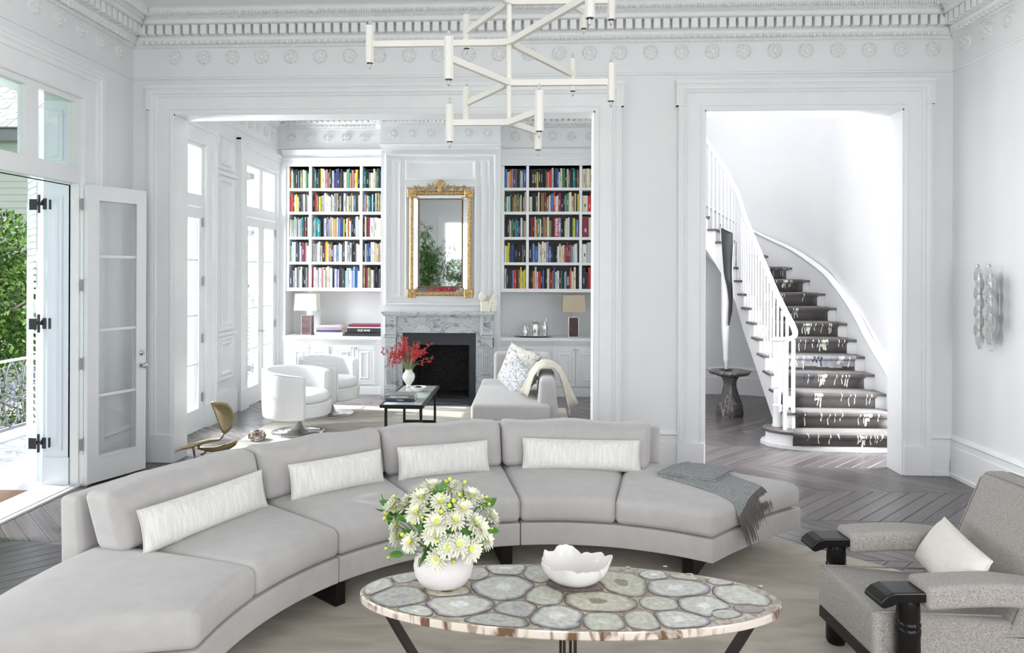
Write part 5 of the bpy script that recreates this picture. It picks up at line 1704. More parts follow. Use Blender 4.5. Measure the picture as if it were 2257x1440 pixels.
o = obj('bowl', m, 'porcelain', smooth='auto', origin=(BXc, BYc, TZ+0.0012)); tag(o, 'glazed white bowl with a torn wavy rim on the agate table', 'bowl')

# ------------------------------------------------------------------ armchair
ch = empty('armchair', (0, 0, 0), 'low woven grey armchair with turned black wood posts at the right', 'chair')
m = MB()
def seatfn(p):
    x, y, z = p
    t = (x+0.44)/0.74
    z2 = z+0.012*max(0, 1-(y/0.24)**4)*max(0, 1-abs(t*2-1)**4)*(1 if z > 0 else 0)
    z2 -= 0.05*max(0, t-0.1)*(1 if z > 0 else 0)+0.02*max(0, t)
    return (x-0.07, y, 0.318+z2)
m.rbox((0.37, 0.243, 0.096), 0.022, (10, 8, 4), seatfn, er=3)
obj('seat', m, 'chair_weave', parent=ch, smooth=True)
m = MB()
for sy in (-1, 1): m.tube([(-0.43, sy*0.235, 0.408), (0.1, sy*0.235, 0.385)], 0.004, 6)
m.tube([(-0.432, -0.232, 0.409), (-0.432, 0.232, 0.409)], 0.004, 6)
obj('piping', m, 'chair_weave', parent=ch, smooth=True)
m = MB(); m.bbox(-0.435, 0.30, -0.238, 0.238, 0.165, 0.222, 0.006)
obj('seat_rail', m, 'ebonized', parent=ch)
for sy in (-1, 1):
    m = MB()
    m.lathe([(0.040, 0.014), (0.046, 0.03), (0.046, 0.22), (0.045, 0.34), (0.047, 0.355), (0.047, 0.37), (0.043, 0.376), (0.047, 0.384), (0.047, 0.392), (0.042, 0.40), (0.045, 0.41), (0.043, 0.47), (0.040, 0.485)], (-0.325, sy*0.29, 0), 20)
    obj('front_leg', m, 'ebonized', parent=ch, smooth='auto')
    m = MB()
    cap = [(-0.455, 0.482), (-0.475, 0.494), (-0.470, 0.512), (-0.445, 0.534), (-0.415, 0.545), (-0.25, 0.545), (0.30, 0.535), (0.30, 0.505), (-0.25, 0.505), (-0.395, 0.505), (-0.42, 0.492)]
    m.prism([(x, z-0.012) for x, z in cap], sy*0.29-0.06, sy*0.29+0.06, lambda a, b, h: (a, h, b))
    obj('arm_rest', m, 'ebonized', parent=ch, bevel=0.006)
    m = MB()
    def padfn(p, sy=sy):
        x, y, z = p
        t = (x+0.27)/0.54
        return (x-0.02, sy*0.29+y, 0.512+z+0.01*math.sin(PI*t)-0.045*max(0, t-0.6)-(0.014 if z < 0 else 0)*0)
    m.rbox((0.27, 0.075, 0.048), 0.022, (8, 3, 2), padfn, er=3)
    obj('arm_pad', m, 'chair_weave', parent=ch, smooth=True)
    m = MB()
    m.tube([(0.40, sy*0.27, 0.014), (0.36, sy*0.27, 0.2), (0.31, sy*0.275, 0.36), (0.30, sy*0.285, 0.50)], [0.022, 0.028, 0.03, 0.024], 10)
    obj('rear_leg', m, 'ebonized', parent=ch, smooth=True)
m = MB()
def backfn(p):
    x, y, z = p   # x thickness, y width, z height
    h = (z+0.29)/0.58
    return (0.175+x+0.022*max(0, 1-(y/0.24)**4)*max(0, 1-(2*h-1)**4)*(-1 if x < 0 else 0.6)+0.24*h, y, 0.30+0.555*h)
m.rbox((0.055, 0.245, 0.29), 0.026, (2, 8, 10), backfn, er=3)
obj('backrest', m, 'chair_weave', parent=ch, smooth=True)
m = MB()
for sx in (-0.052, 0.052):
    P_ = [backfn((sx, -0.24, z)) for z in (-0.26, -0.1, 0.1, 0.25)]+[backfn((sx, -0.21, 0.285)), backfn((sx, 0, 0.288)), backfn((sx, 0.21, 0.285))]+[backfn((sx, 0.24, z)) for z in (0.25, 0.1, -0.1, -0.26)]
    m.tube(P_, 0.004, 6)
obj('back_piping', m, 'chair_weave', parent=ch, smooth=True)
place(ch, (1.823, 3.318, 0), math.radians(4.5))
pillow('cushion', 0.45, 0.235, 0.12, 'cream_linen', 'cream_linen', (1.865, 3.32, 0.528), math.radians(-97), math.radians(-32), 'plain cream cushion lying in the grey armchair', roll=math.radians(4))
# ------------------------------------------------------------------ library furniture
mb = MB(); mb.bbox(-3.05, 0.46, 6.98, 9.50, 0.0, 0.012, 0.004)
o = obj('rug', mb, 'rug_striated'); tag(o, 'rectangular striated grey and cream rug in front of the fireplace', 'rug')

def swivel(label, loc, rz):
    t = empty('swivel_chair', (0, 0, 0), label, 'chair', 'white leather swivel chairs by the library doors')
    RC = 0.352; half = math.radians(128)*RC
    def fn(p):
        a = PI+p.x/RC
        u = p.x/half
        z = 0.44+p.z
        if p.z > 0: z += (0.04-0.06*abs(u)**2.2)*(p.z/0.24)
        else: z += 0.0
        r = RC+p.y-0.012*max(0, -p.z/0.24)**2
        return (r*math.cos(a), r*math.sin(a), z)
    m = MB(); m.rbox((half, 0.036, 0.24), 0.028, (26, 2, 5), fn, er=3)
    obj('shell', m, 'white_leather', parent=t, smooth=True)
    m = MB()
    for s in (-1, 1):
        P_ = [Vector(fn(Vector((s*(half-0.004), 0.037, z)))) for z in (-0.22, -0.1, 0, 0.1, 0.2, 0.225)]
        m.tube(P_, 0.007, 6)
        P_ = [Vector(fn(Vector((s*(half-0.004), -0.037, z)))) for z in (-0.1, 0, 0.1, 0.2, 0.225)]
        m.tube(P_, 0.006, 6)
    m.tube([fn(Vector((x*half*0.985, 0.030, 0.236))) for x in [i/20 for i in range(-20, 21)]], 0.006, 6)
    obj('piping', m, 'white_leather', parent=t, smooth=True)
    m = MB(); m.lathe([(0.0, 0.21), (0.33, 0.21), (0.352, 0.225), (0.362, 0.30), (0.362, 0.35), (0.34, 0.365), (0.0, 0.365)], (0, 0, 0), 40, cap=False)
    obj('seat_base', m, 'white_leather', parent=t, smooth='auto')
    m = MB(); m.lathe([(0.0, 0.368), (0.30, 0.368), (0.325, 0.385), (0.332, 0.41), (0.322, 0.445), (0.29, 0.468), (0.15, 0.482), (0.0, 0.485)], (0.018, 0, 0), 40, cap=False)
    obj('seat_cushion', m, 'white_leather', parent=t, smooth=True)
    m = MB(); m.lathe([(0.0, 0.014), (0.285, 0.014), (0.290, 0.018), (0.285, 0.023), (0.16, 0.030), (0.085, 0.042), (0.062, 0.060), (0.045, 0.105), (0.026, 0.14), (0.020, 0.17), (0.020, 0.215), (0.0, 0.215)], (0, 0, 0), 40, cap=False)
    obj('pedestal', m, 'chrome', parent=t, smooth=True)
    return place(t, loc, rz)
swivel('white leather swivel chair on a chrome pedestal, the nearer one', (-2.56, 7.90, 0), math.radians(-9))
swivel('white leather swivel chair partly hidden behind the nearer one, by the cabinets', (-2.49, 8.93, 0), math.radians(-9))

ct = empty('coffee_table', (-1.30, 7.9, 0.012), 'low rectangular table with a black metal frame and frosted top before the fireplace', 'table')
x0, x1, y0, y1, zt = -1.52, -1.075, 7.26, 8.55, 0.44
mb = MB(); frame(mb, [(0, 0.0), (0, 0.03), (0.026, 0.03), (0.026, 0), (0, 0)], x0+0.026, x1-0.026, y0+0.026, y1-0.026, lambda u, v, o: (u, v, zt-0.03+o))
obj('top_frame', mb, 'black_metal', parent=ct)
mb = MB(); mb.box(x0+0.024, x1-0.024, y0+0.024, y1-0.024, zt-0.012, zt-0.002)
obj('top_panel', mb, 'frosted_top', parent=ct)
for yy in (y0+0.10, y1-0.10):
    mb = MB(); frame(mb, [(0, 0), (0, 0.03), (0.026, 0.03), (0.026, 0), (0, 0)], x0+0.055, x1-0.055, 0.042, zt-0.056, lambda u, v, o, yy=yy: (u, yy+o, v))
    obj('leg_frame', mb, 'black_metal', parent=ct)
mb = MB(); mb.box(-1.315, -1.285, y0+0.13, y1-0.10, 0.017, 0.043)
obj('stretcher', mb, 'black_metal', parent=ct)
mb = MB(); vx, vy = -1.42, 8.42
mb.lathe([(0.0, 0), (0.034, 0.0), (0.036, 0.008), (0.026, 0.018), (0.030, 0.03), (0.062, 0.075), (0.074, 0.115), (0.068, 0.150), (0.046, 0.175), (0.040, 0.190), (0.044, 0.203), (0.036, 0.200), (0.03, 0.15), (0.02, 0.03)], (vx, vy, zt+0.001), 32, cap=False)
o = obj('vase', mb, 'porcelain', smooth=True, origin=(vx, vy, zt)); tag(o, 'white footed urn vase holding red blossoms on the black framed table', 'vase')
bq2 = empty('bouquet', (vx, vy, zt+0.05), 'loose branches of red blossoms in the white urn vase', 'flowers')
tw = MB(); r6 = random.Random(9); bl = None
for i in range(42):
    a = r6.uniform(0, 2*PI); sp = r6.uniform(0.05, 0.30)*(1 if i % 3 else 1.15); hh = r6.uniform(0.22, 0.42)-sp*0.55
    e = Vector((vx+sp*math.cos(a)*1.15, vy+sp*math.sin(a)*0.7, zt+0.20+hh))
    s = Vector((vx+r6.uniform(-.02, .02), vy+r6.uniform(-.02, .02), zt+0.16))
    mid = (s+e)/2+Vector((-(e.x-s.x)*0.15, 0, 0.04))
    tw.tube([Vector((vx, vy, zt+0.06)), s, mid, e], 0.0018, 4)
    for j in range(7):
        q = mid.lerp(e, r6.uniform(0.25, 1.1))+Vector([r6.uniform(-.022, .022) for _ in range(3)])
        if bl is None:
            m = MB()
            for _ in range(7):
                c = Vector([r6.uniform(-.013, .013) for _ in range(3)])
                r_ = r6.uniform(0.005, 0.008)
                m.lathe([(0, -r_), (r_*0.8, -r_*0.5), (r_, 0), (r_*0.8, r_*0.5), (0, r_)], c, 6, cap=False)
            bl = obj('blossom', m, 'berry_red', parent=bq2, smooth=True)
            off = wloc(bq2)
            for vv in bl.data.vertices: vv.co += off
            bl.location = q-off; b = bl
        else: b = share(bl, q, bq2)
        b.rotation_euler = (r6.uniform(0, 6), r6.uniform(0, 6), r6.uniform(0, 6))
        s_ = r6.uniform(0.6, 1.1); b.scale = (s_, s_, s_)
obj('twigs', tw, 'twig', parent=bq2, kind='stuff').name = 'twig_bunch'
mb = MB(); bx, by = -1.26, 8.12
mb.lathe([(0, 0), (0.04, 0), (0.045, 0.006), (0.085, 0.036), (0.092, 0.052), (0.084, 0.052), (0.07, 0.030), (0.0, 0.024)], (bx, by, zt+0.001), 28, cap=False)
o = obj('bowl', mb, 'porcelain', smooth='auto', origin=(bx, by, zt)); tag(o, 'small shallow cream bowl beside the urn vase on the low table', 'bowl')
m = MB(); m.lathe([(0, -0.018), (0.03, -0.010), (0.042, 0), (0.03, 0.010), (0, 0.016)], (bx, by, zt+0.046), 14, cap=False, ell=(1, 0.7))
o = obj('seed_pod', m, 'lamp_mahogany', smooth=True); tag(o, 'dark brown seed pod lying in the shallow cream bowl', 'pod')
def flat_book(xa, xb, ya, yb, z0, z1, cover, label, group, rz=0.0, title=None, ink='ink_white', tsz=0.02, cat='book', pages=True):
    m = MB(); t_ = 0.0025
    cx_, cy_ = (xa+xb)/2, (ya+yb)/2; hx, hy = (xb-xa)/2, (yb-ya)/2
    ca, sa = math.cos(rz), math.sin(rz)
    T = lambda x, y, z: (cx_+x*ca-y*sa, cy_+x*sa+y*ca, z)
    def bx_(a0, a1, b0, b1, c0, c1):
        i0 = len(m.v); m.box(a0, a1, b0, b1, c0, c1)
        for i in range(i0, len(m.v)): m.v[i] = T(*m.v[i])
    m.mat(0); bx_(-hx, hx, -hy, hy, z0, z0+t_); bx_(-hx, hx, -hy, hy, z1-t_, z1); bx_(-hx, hx, -hy, -hy+t_, z0, z1)
    m.mat(1); bx_(-hx+0.004, hx-0.004, -hy+t_, hy-0.005, z0+t_, z1-t_)
    if title:
        m.mat(2); text_mesh(m, title, tsz, 0.0004, lambda a, b, c: T(a, -hy-0.0006-c, (z0+z1)/2+b), bold=True)
    o = obj('book', m, [cover, 'page_white', ink], label=label); tag(o, cat='book', group=group)
    return o
G1 = 'two books stacked on the low black framed table'
flat_book(-1.50, -1.20, 7.46, 7.68, zt+0.0005, zt+0.030, 'book_navy', 'dark book lying under the pale one on the low table', G1, 0.04, 'MODERN', tsz=0.016)
flat_book(-1.515, -1.20, 7.45, 7.69, zt+0.0305, zt+0.068, 'book_grey', 'thick grey book on top of the pair on the low table', G1, 0.02, 'PIERRE CHAREAU', tsz=0.024)
m = MB(); m.bbox(-0.0, 0.0001, 0, 0.0001, 0, 0.0001, 0.00001) if False else None
# stacks on the left cabinet
zc = 0.8405; G2 = 'books stacked flat beside the left lamp'; z = zc
for h, c, nm, sx in ((0.013, 'book_pale_grey', 'thin pale grey book at the bottom of the stack beside the left lamp', 0), (0.040, 'book_white', 'thick white book low in the stack beside the left lamp', 0.0), (0.030, 'book_navy', 'navy book in the middle of the stack beside the left lamp', 0.015), (0.022, 'book_violet', 'violet book near the top of the stack beside the left lamp', 0.012), (0.022, 'book_pink', 'pink book second from the top beside the left lamp', 0.02), (0.018, 'book_pale_grey', 'pale grey book topmost of the stack beside the left lamp', 0.03)):
    flat_book(-3.14+sx, -2.74-sx, 10.44+sx, 10.72, z, z+h, c, nm, G2, random.uniform(-0.02, 0.03)); z += h+0.0006
G3 = 'black books stacked flat beside the fireplace'; z = zc
for h, c, nm, sx, tt in ((0.052, 'book_black', 'widest black book at the bottom of the stack next to the fireplace', 0, None), (0.062, 'book_black', 'thick black book with white lettering on its spine', 0.03, 'ELIE SAAB'), (0.020, 'book_white', 'thin white book in the black stack next to the fireplace', 0.035, None), (0.032, 'book_maroon', 'dark book topmost of the stack next to the fireplace', 0.045, None)):
    flat_book(-2.70+sx, -2.17-sx*0.2, 10.44+sx*0.4, 10.74, z, z+h, c, nm, G3, 0.0, tt, tsz=0.042); z += h+0.0006

def table_lamp(x, y, shade, base, label):
    t = empty('table_lamp', (x, y, zc), label, 'lamp', 'table lamps on the built-in cabinets')
    m = MB(); m.bbox(x-0.078, x+0.078, y-0.078, y+0.078, zc, zc+0.012, 0.002)
    obj('foot', m, 'silver', parent=t)
    m = MB(); m.bbox(x-0.072, x+0.072, y-0.072, y+0.072, zc+0.012, zc+0.285, 0.002)
    obj('body', m, base, parent=t)
    m = MB()
    for sx in (-1, 1):
        for sy in (-1, 1): m.box(x+sx*0.070-0.004, x+sx*0.070+0.004, y+sy*0.070-0.004, y+sy*0.070+0.004, zc+0.012, zc+0.288)
    m.box(x-0.074, x+0.074, y-0.074, y+0.074, zc+0.285, zc+0.291)
    obj('metal_edge', m, 'silver', parent=t)
    m = MB(); m.tube([(x, y, zc+0.29), (x, y, zc+0.40)], 0.008, 8); m.tube([(x, y, zc+0.40), (x, y, zc+0.625)], 0.004, 6)
    obj('stem', m, 'nickel', parent=t)
    m = MB(); z0, z1 = zc+0.365, zc+0.61; a, b = 0.168, 0.152
    for q in (0, 0.004):
        c0 = [(x+sx*(a-q), y+sy*(a*0.72-q), z0) for sx, sy in ((-1, -1), (1, -1), (1, 1), (-1, 1))]
        c1 = [(x+sx*(b-q), y+sy*(b*0.72-q), z1) for sx, sy in ((-1, -1), (1, -1), (1, 1), (-1, 1))]
        m.add(c0+c1, [(0, 1, 5, 4), (1, 2, 6, 5), (2, 3, 7, 6), (3, 0, 4, 7)] if q == 0 else [(4, 5, 1, 0), (5, 6, 2, 1), (6, 7, 3, 2), (7, 4, 0, 3)])
    m.add([(x+sx*(b), y+sy*(b*0.72), z1) for sx, sy in ((-1, -1), (1, -1), (1, 1), (-1, 1))]+[(x+sx*(b-.004), y+sy*(b*0.72-.004), z1) for sx, sy in ((-1, -1), (1, -1), (1, 1), (-1, 1))], [(i, (i+1) % 4, 4+(i+1) % 4, 4+i) for i in range(4)])
    obj('lamp_shade', m, shade, parent=t)
    return t
table_lamp(-3.30, 10.60, 'shade_ivory', 'lamp_leather', 'ivory shaded lamp with a violet brown block base on the left cabinet')
table_lamp(0.62, 10.60, 'shade_tan', 'lamp_mahogany', 'tan shaded lamp with a dark red wood base on the right cabinet')
mb = MB(); mb.lathe([(0, 0.004), (0.19, 0.004), (0.22, 0.010), (0.29, 0.020), (0.292, 0.024), (0.22, 0.016), (0.19, 0.010), (0, 0.010)], (0.035, 10.60, zc), 40, cap=False, ell=(1, 0.62))
o = obj('tray', mb, 'silver', smooth='auto', origin=(0.035, 10.6, zc)); tag(o, 'oval silver tray on the right cabinet', 'tray')
zt2 = zc+0.0105
t = empty('pitcher', (-0.085, 10.6, zt2), 'small round bellied silver jug at the left of the tray', 'jug')
m = MB(); m.lathe([(0, 0), (0.03, 0), (0.032, 0.008), (0.05, 0.04), (0.052, 0.06), (0.04, 0.09), (0.024, 0.105), (0.022, 0.125), (0.03, 0.15), (0.026, 0.15), (0.018, 0.12)], (-0.085, 10.6, zt2), 24, cap=False); obj('body', m, 'silver', parent=t, smooth=True)
m = MB(); m.tube([(-0.11, 10.6, zt2+0.14), (-0.145, 10.6, zt2+0.145), (-0.15, 10.6, zt2+0.10), (-0.13, 10.6, zt2+0.06)], 0.004, 6); obj('handle', m, 'silver', parent=t, smooth=True)
t = empty('coffee_pot', (0.06, 10.6, zt2), 'tall cylindrical silver pot with a domed lid in the middle of the tray', 'pot')
m = MB(); m.lathe([(0, 0), (0.062, 0), (0.066, 0.01), (0.060, 0.02), (0.068, 0.05), (0.068, 0.16), (0.064, 0.175), (0.07, 0.185), (0.0, 0.187)], (0.06, 10.6, zt2), 28, cap=False); obj('body', m, 'silver', parent=t, smooth='auto')
m = MB(); m.lathe([(0.066, 0.187), (0.05, 0.205), (0.015, 0.213), (0.006, 0.218), (0.012, 0.228), (0.008, 0.238), (0, 0.24)], (0.06, 10.6, zt2), 24, cap=False); obj('lid', m, 'silver', parent=t, smooth=True)
m = MB(); m.tube([(0.126, 10.6, zt2+0.15), (0.165, 10.6, zt2+0.15), (0.17, 10.6, zt2+0.10), (0.13, 10.6, zt2+0.05)], 0.005, 6); m.tube([(-0.005, 10.6, zt2+0.06), (-0.04, 10.6, zt2+0.11), (-0.055, 10.6, zt2+0.165)], [0.012, 0.008, 0.006], 8); obj('handle', m, 'silver', parent=t, smooth=True)
t = empty('cocktail_shaker', (0.205, 10.6, zt2), 'slim silver shaker with a ring top at the right of the tray', 'shaker')
m = MB(); m.lathe([(0, 0), (0.03, 0), (0.032, 0.01), (0.038, 0.08), (0.042, 0.13), (0.036, 0.16), (0.02, 0.175), (0.02, 0.205), (0.0, 0.21)], (0.205, 10.6, zt2), 24, cap=False); obj('body', m, 'silver', parent=t, smooth=True)
m = MB(); m.tube([(0.205+0.026*math.cos(2*PI*k/14), 10.6, zt2+0.235+0.026*math.sin(2*PI*k/14)) for k in range(14)], 0.005, 6, closed=True); obj('ring', m, 'silver', parent=t, smooth=True)
# cream stone sculpture on the mantel
t = empty('stone_sculpture', (-0.60, 10.17, 1.2225), 'small cream stone sculpture of leaning curved slabs on the mantel', 'sculpture')
zm = 1.2225
m = MB(); m.bbox(-0.70, -0.59, 10.13, 10.22, zm, zm+0.155, 0.01); obj('block', m, 'stone_cream', parent=t)
m = MB(); m.lathe([(0, -0.05), (0.05, -0.045), (0.058, 0), (0.05, 0.045), (0, 0.05)], (0, 0, 0), 24, fn=lambda p, a, r, z: (-0.672+r*math.cos(a), 10.175+z, zm+0.215+r*1.15*math.sin(a))); obj('disc', m, 'stone_cream', parent=t, smooth='auto')
m = MB(); P_ = [(-0.585, zm), (-0.575, zm+0.08), (-0.545, zm+0.17), (-0.49, zm+0.27)]
m.loft([[(x-0.028, 10.125, z), (x+0.02, 10.125, z-0.01), (x+0.02, 10.20, z-0.01), (x-0.028, 10.20, z)] for x, z in P_]); obj('curved_slab', m, 'stone_cream', parent=t, smooth='auto')
m = MB(); m.bbox(-0.555, -0.48, 10.135, 10.215, zm, zm+0.12, 0.006); m.prism([(-0.53, zm+0.09), (-0.465, zm+0.09), (-0.465, zm+0.19), (-0.53, zm+0.19)], 10.12, 10.19, lambda a, b, h: (a, h, b)); obj('plinth', m, 'stone_cream', parent=t)

# grey settee of the library
st = empty('settee', (-0.15, 8.25, 0), 'pale grey settee facing the low table, its curved back along the right', 'sofa')
m = MB(); m.rbox((0.40, 0.90, 0.085), 0.035, (8, 14, 2), lambda p: (p.x-0.20, p.y+8.19, 0.365+p.z+0.02*max(0, 1-(p.x/0.4)**4)*max(0, 1-(p.y/0.9)**4)*(1 if p.z > 0 else 0)), er=3)
obj('seat_cushion', m, 'sofa_velvet_far', parent=st, smooth=True)
m = MB(); m.rbox((0.395, 0.91, 0.08), 0.015, (4, 8, 2), lambda p: (p.x-0.19, p.y+8.20, 0.197+p.z), er=2)
obj('settee_base', m, 'sofa_velvet_far', parent=st, smooth=True)
m = MB()
def bfn(p):
    h = (p.z+0.21)/0.42; k = (p.y+0.93)/1.86
    z = 0.40+p.z+0.02+(h)*(-0.01+0.085*k)
    return (0.155+p.x+0.03*h-0.10*(1-h)*(p.x < 0), 8.31+p.y, z)
m.rbox((0.112, 0.92, 0.27), 0.055, (2, 12, 5), lambda p: (0.165+p.x*(1.15-0.45*((p.z+0.27)/0.54))+0.01, 8.30+p.y, 0.40+p.z+0.075*((p.y+0.92)/1.84)*((p.z+0.27)/0.54)+0.035), er=4)
obj('backrest', m, 'sofa_velvet_far', parent=st, smooth=True)
m = MB(); m.rbox((0.36, 0.08, 0.27), 0.05, (6, 2, 5), lambda p: (-0.10+p.x, 9.16+p.y, 0.475+p.z+0.035), er=4)
obj('end_rest', m, 'sofa_velvet_far', parent=st, smooth=True)
for x in (-0.5, 0.15):
    for y in (7.4, 9.0):
        m = MB(); m.lathe([(0.02, 0.012), (0.022, 0.12)], (x, y, 0), 12); obj('leg', m, 'black_wood', parent=st)
def pillow2(w_, h_, t_, mat, loc, rot, label, pinch=0.1):
    o = pillow('throw_pillow', w_, h_, t_, mat, None, loc, rot[2], rot[0], label, group='patterned pillows on the settee', roll=rot[1], pinch=pinch); return o
pillow2(0.50, 0.46, 0.15, 'pillow_floral', (-0.14, 8.78, 0.655), (math.radians(-20), math.radians(12), math.radians(-42)), 'square floral beige pillow at the back corner of the settee')
pillow2(0.46, 0.36, 0.16, 'pillow_blue', (-0.14, 8.12, 0.600), (math.radians(-24), math.radians(28), math.radians(-50)), 'blue grey patterned pillow leaning in front of the floral pillow')
ctb = empty('throw_blanket', (0.17, 7.75, 0.45), 'cream fringed throw draped over the near end of the settee back', 'blanket')
m = MB(); nu, nv = 16, 10
path = [(-0.03, 0.475), (-0.01, 0.53), (0.012, 0.61), (0.035, 0.69), (0.085, 0.765), (0.155, 0.795), (0.24, 0.78), (0.298, 0.73), (0.328, 0.64), (0.355, 0.53), (0.38, 0.44), (0.40, 0.36)]
def drape(i, v, out=0.0):
    x, z = path[i]
    sp = 0.20+0.12*abs(i-5)/len(path)
    wv = 0.010*math.sin(v*17+i*0.3)*min(1, i/8)
    return (x+wv+out, 7.80+(v-0.5)*2*sp-0.06*(i/len(path)), z+0.012+out*0.3-0.02*abs(v-0.5)*(i > 6))
vs = [drape(i, j/nv) for i in range(len(path)) for j in range(nv+1)]
m.add(vs, [(i*(nv+1)+j, i*(nv+1)+j+1, (i+1)*(nv+1)+j+1, (i+1)*(nv+1)+j) for i in range(len(path)-1) for j in range(nv)])
b = obj('cloth', m, 'throw_cream', parent=ctb, smooth=True)
sm = b.modifiers.new('solid', 'SOLIDIFY'); sm.thickness = 0.009; sm.offset = 1
for k in range(1, 6):
    # gathered folds behind one another, each flaring a little further out
    def dk(i, v, k=k):
        q = Vector(drape(i, v)); t = abs(i-5.5)/5.5
        q.x += (0.020*k*t**1.3 if i > 5 else -0.014*k*t**1.2)+0.004*math.sin(v*9+k)
        q.y = 7.60+0.05*k+(v-0.5)*0.10+0.03*t
        q.z += 0.006+0.005*k*(1-t)
        return q
    fm = MB(); fm.add([dk(i, j/4) for i in range(len(path)) for j in range(5)], [(i*5+j, i*5+j+1, (i+1)*5+j+1, (i+1)*5+j) for i in range(len(path)-1) for j in range(4)])
    b = obj('fold', fm, 'throw_cream', parent=ctb, smooth=True)
    sm = b.modifiers.new('solid', 'SOLIDIFY'); sm.thickness = 0.016; sm.offset = 0
m = MB()
for j in range(34):
    p = Vector(drape(len(path)-1, j/33)); m.tube([p, p+Vector((random.uniform(0, .012), random.uniform(-.01, .01), -0.05))], [0.004, 0.0015], 4)
obj('fringe', m, 'throw_cream', parent=ctb, kind='stuff')

# bronze sculpture beside the opening --------------------------------------------
sc_ = empty('bronze_sculpture', (-3.0, 6.87, 0), 'small golden bronze chair-like sculpture with a leaf back beside the left casing', 'sculpture')
def zp(x, y, Y): return at(380+x/9.404, 870+y/9.404, Y)
def slab(m, outline, Y, th, bulge=0.0):
    P = [zp(x, y, Y) for x, y in outline]; n = len(P)
    c = sum(P, Vector())/n
    lv = []
    for s, dy in ((0.0, 0), (0.75, 0), (0.96, 0.35), (1.0, 1.0), (0.96, 1.65), (0.75, 2.0), (0.0, 2.0)):
        lv.append([(c.x+(p.x-c.x)*max(s, 0.02), c.y-th+dy*th+bulge*(1-s*s), c.z+(p.z-c.z)*max(s, 0.02)) for p in P])
    m.loft(lv)
m = MB(); slab(m, [(790, 160), (860, 145), (1010, 150), (1130, 180), (1220, 260), (1275, 380), (1275, 560), (1240, 690), (1170, 770), (1090, 830), (1035, 800), (970, 650), (920, 520), (870, 370), (800, 210)], 6.87, 0.010, 0.03)
obj('leaf_back', m, 'gold_bronze', parent=sc_, smooth=True)
m = MB(); slab(m, [(520, 1110), (600, 1085), (830, 1090), (1100, 1030), (1320, 935), (1352, 980), (1310, 1060), (1200, 1130), (960, 1185), (780, 1195), (640, 1165), (560, 1135)], 6.90, 0.014)
obj('seat', m, 'gold_bronze', parent=sc_, smooth=True)
m = MB()
m.tube([zp(50, 1195, 6.53), zp(200, 1120, 6.62), zp(400, 1070, 6.75), zp(560, 1010, 6.82), zp(780, 950, 6.86), zp(980, 935, 6.87), zp(1030, 880, 6.87), zp(1070, 800, 6.87)], [0.003, 0.014, 0.020, 0.022, 0.016, 0.012, 0.011, 0.012], 8)
m.tube([zp(560, 1040, 6.84), zp(530, 1110, 6.88), zp(620, 1140, 6.9)], [0.012, 0.013, 0.01], 8)
obj('branch', m, 'gold_bronze', parent=sc_, smooth=True)
for pts in ([(430, 1080, 6.80), (445, 1180, 6.82), (460, 1292, 6.83)], [(700, 1175, 6.9), (640, 1215, 6.91), (585, 1268, 6.915)]):
    m = MB(); q = [zp(*p) for p in pts]; q[-1].z = 0.002
    m.tube(q, [0.014, 0.012, 0.006], 8); obj('leg', m, 'gold_bronze', parent=sc_, smooth=True)
m = MB(); ax, ay = -2.87, 7.50
m.lathe([(0.0, 0.0), (0.06, 0.0), (0.095, 0.03), (0.098, 0.055), (0.07, 0.092), (0.052, 0.092), (0.045, 0.04), (0.0, 0.03)], (ax, ay, 0.013), 8, cap=False)
o = obj('glass_ashtray', m, 'smoke_glass', origin=(ax, ay, 0.012)); tag(o, 'faceted smoky glass bowl on the floor behind the sofa', 'bowl')

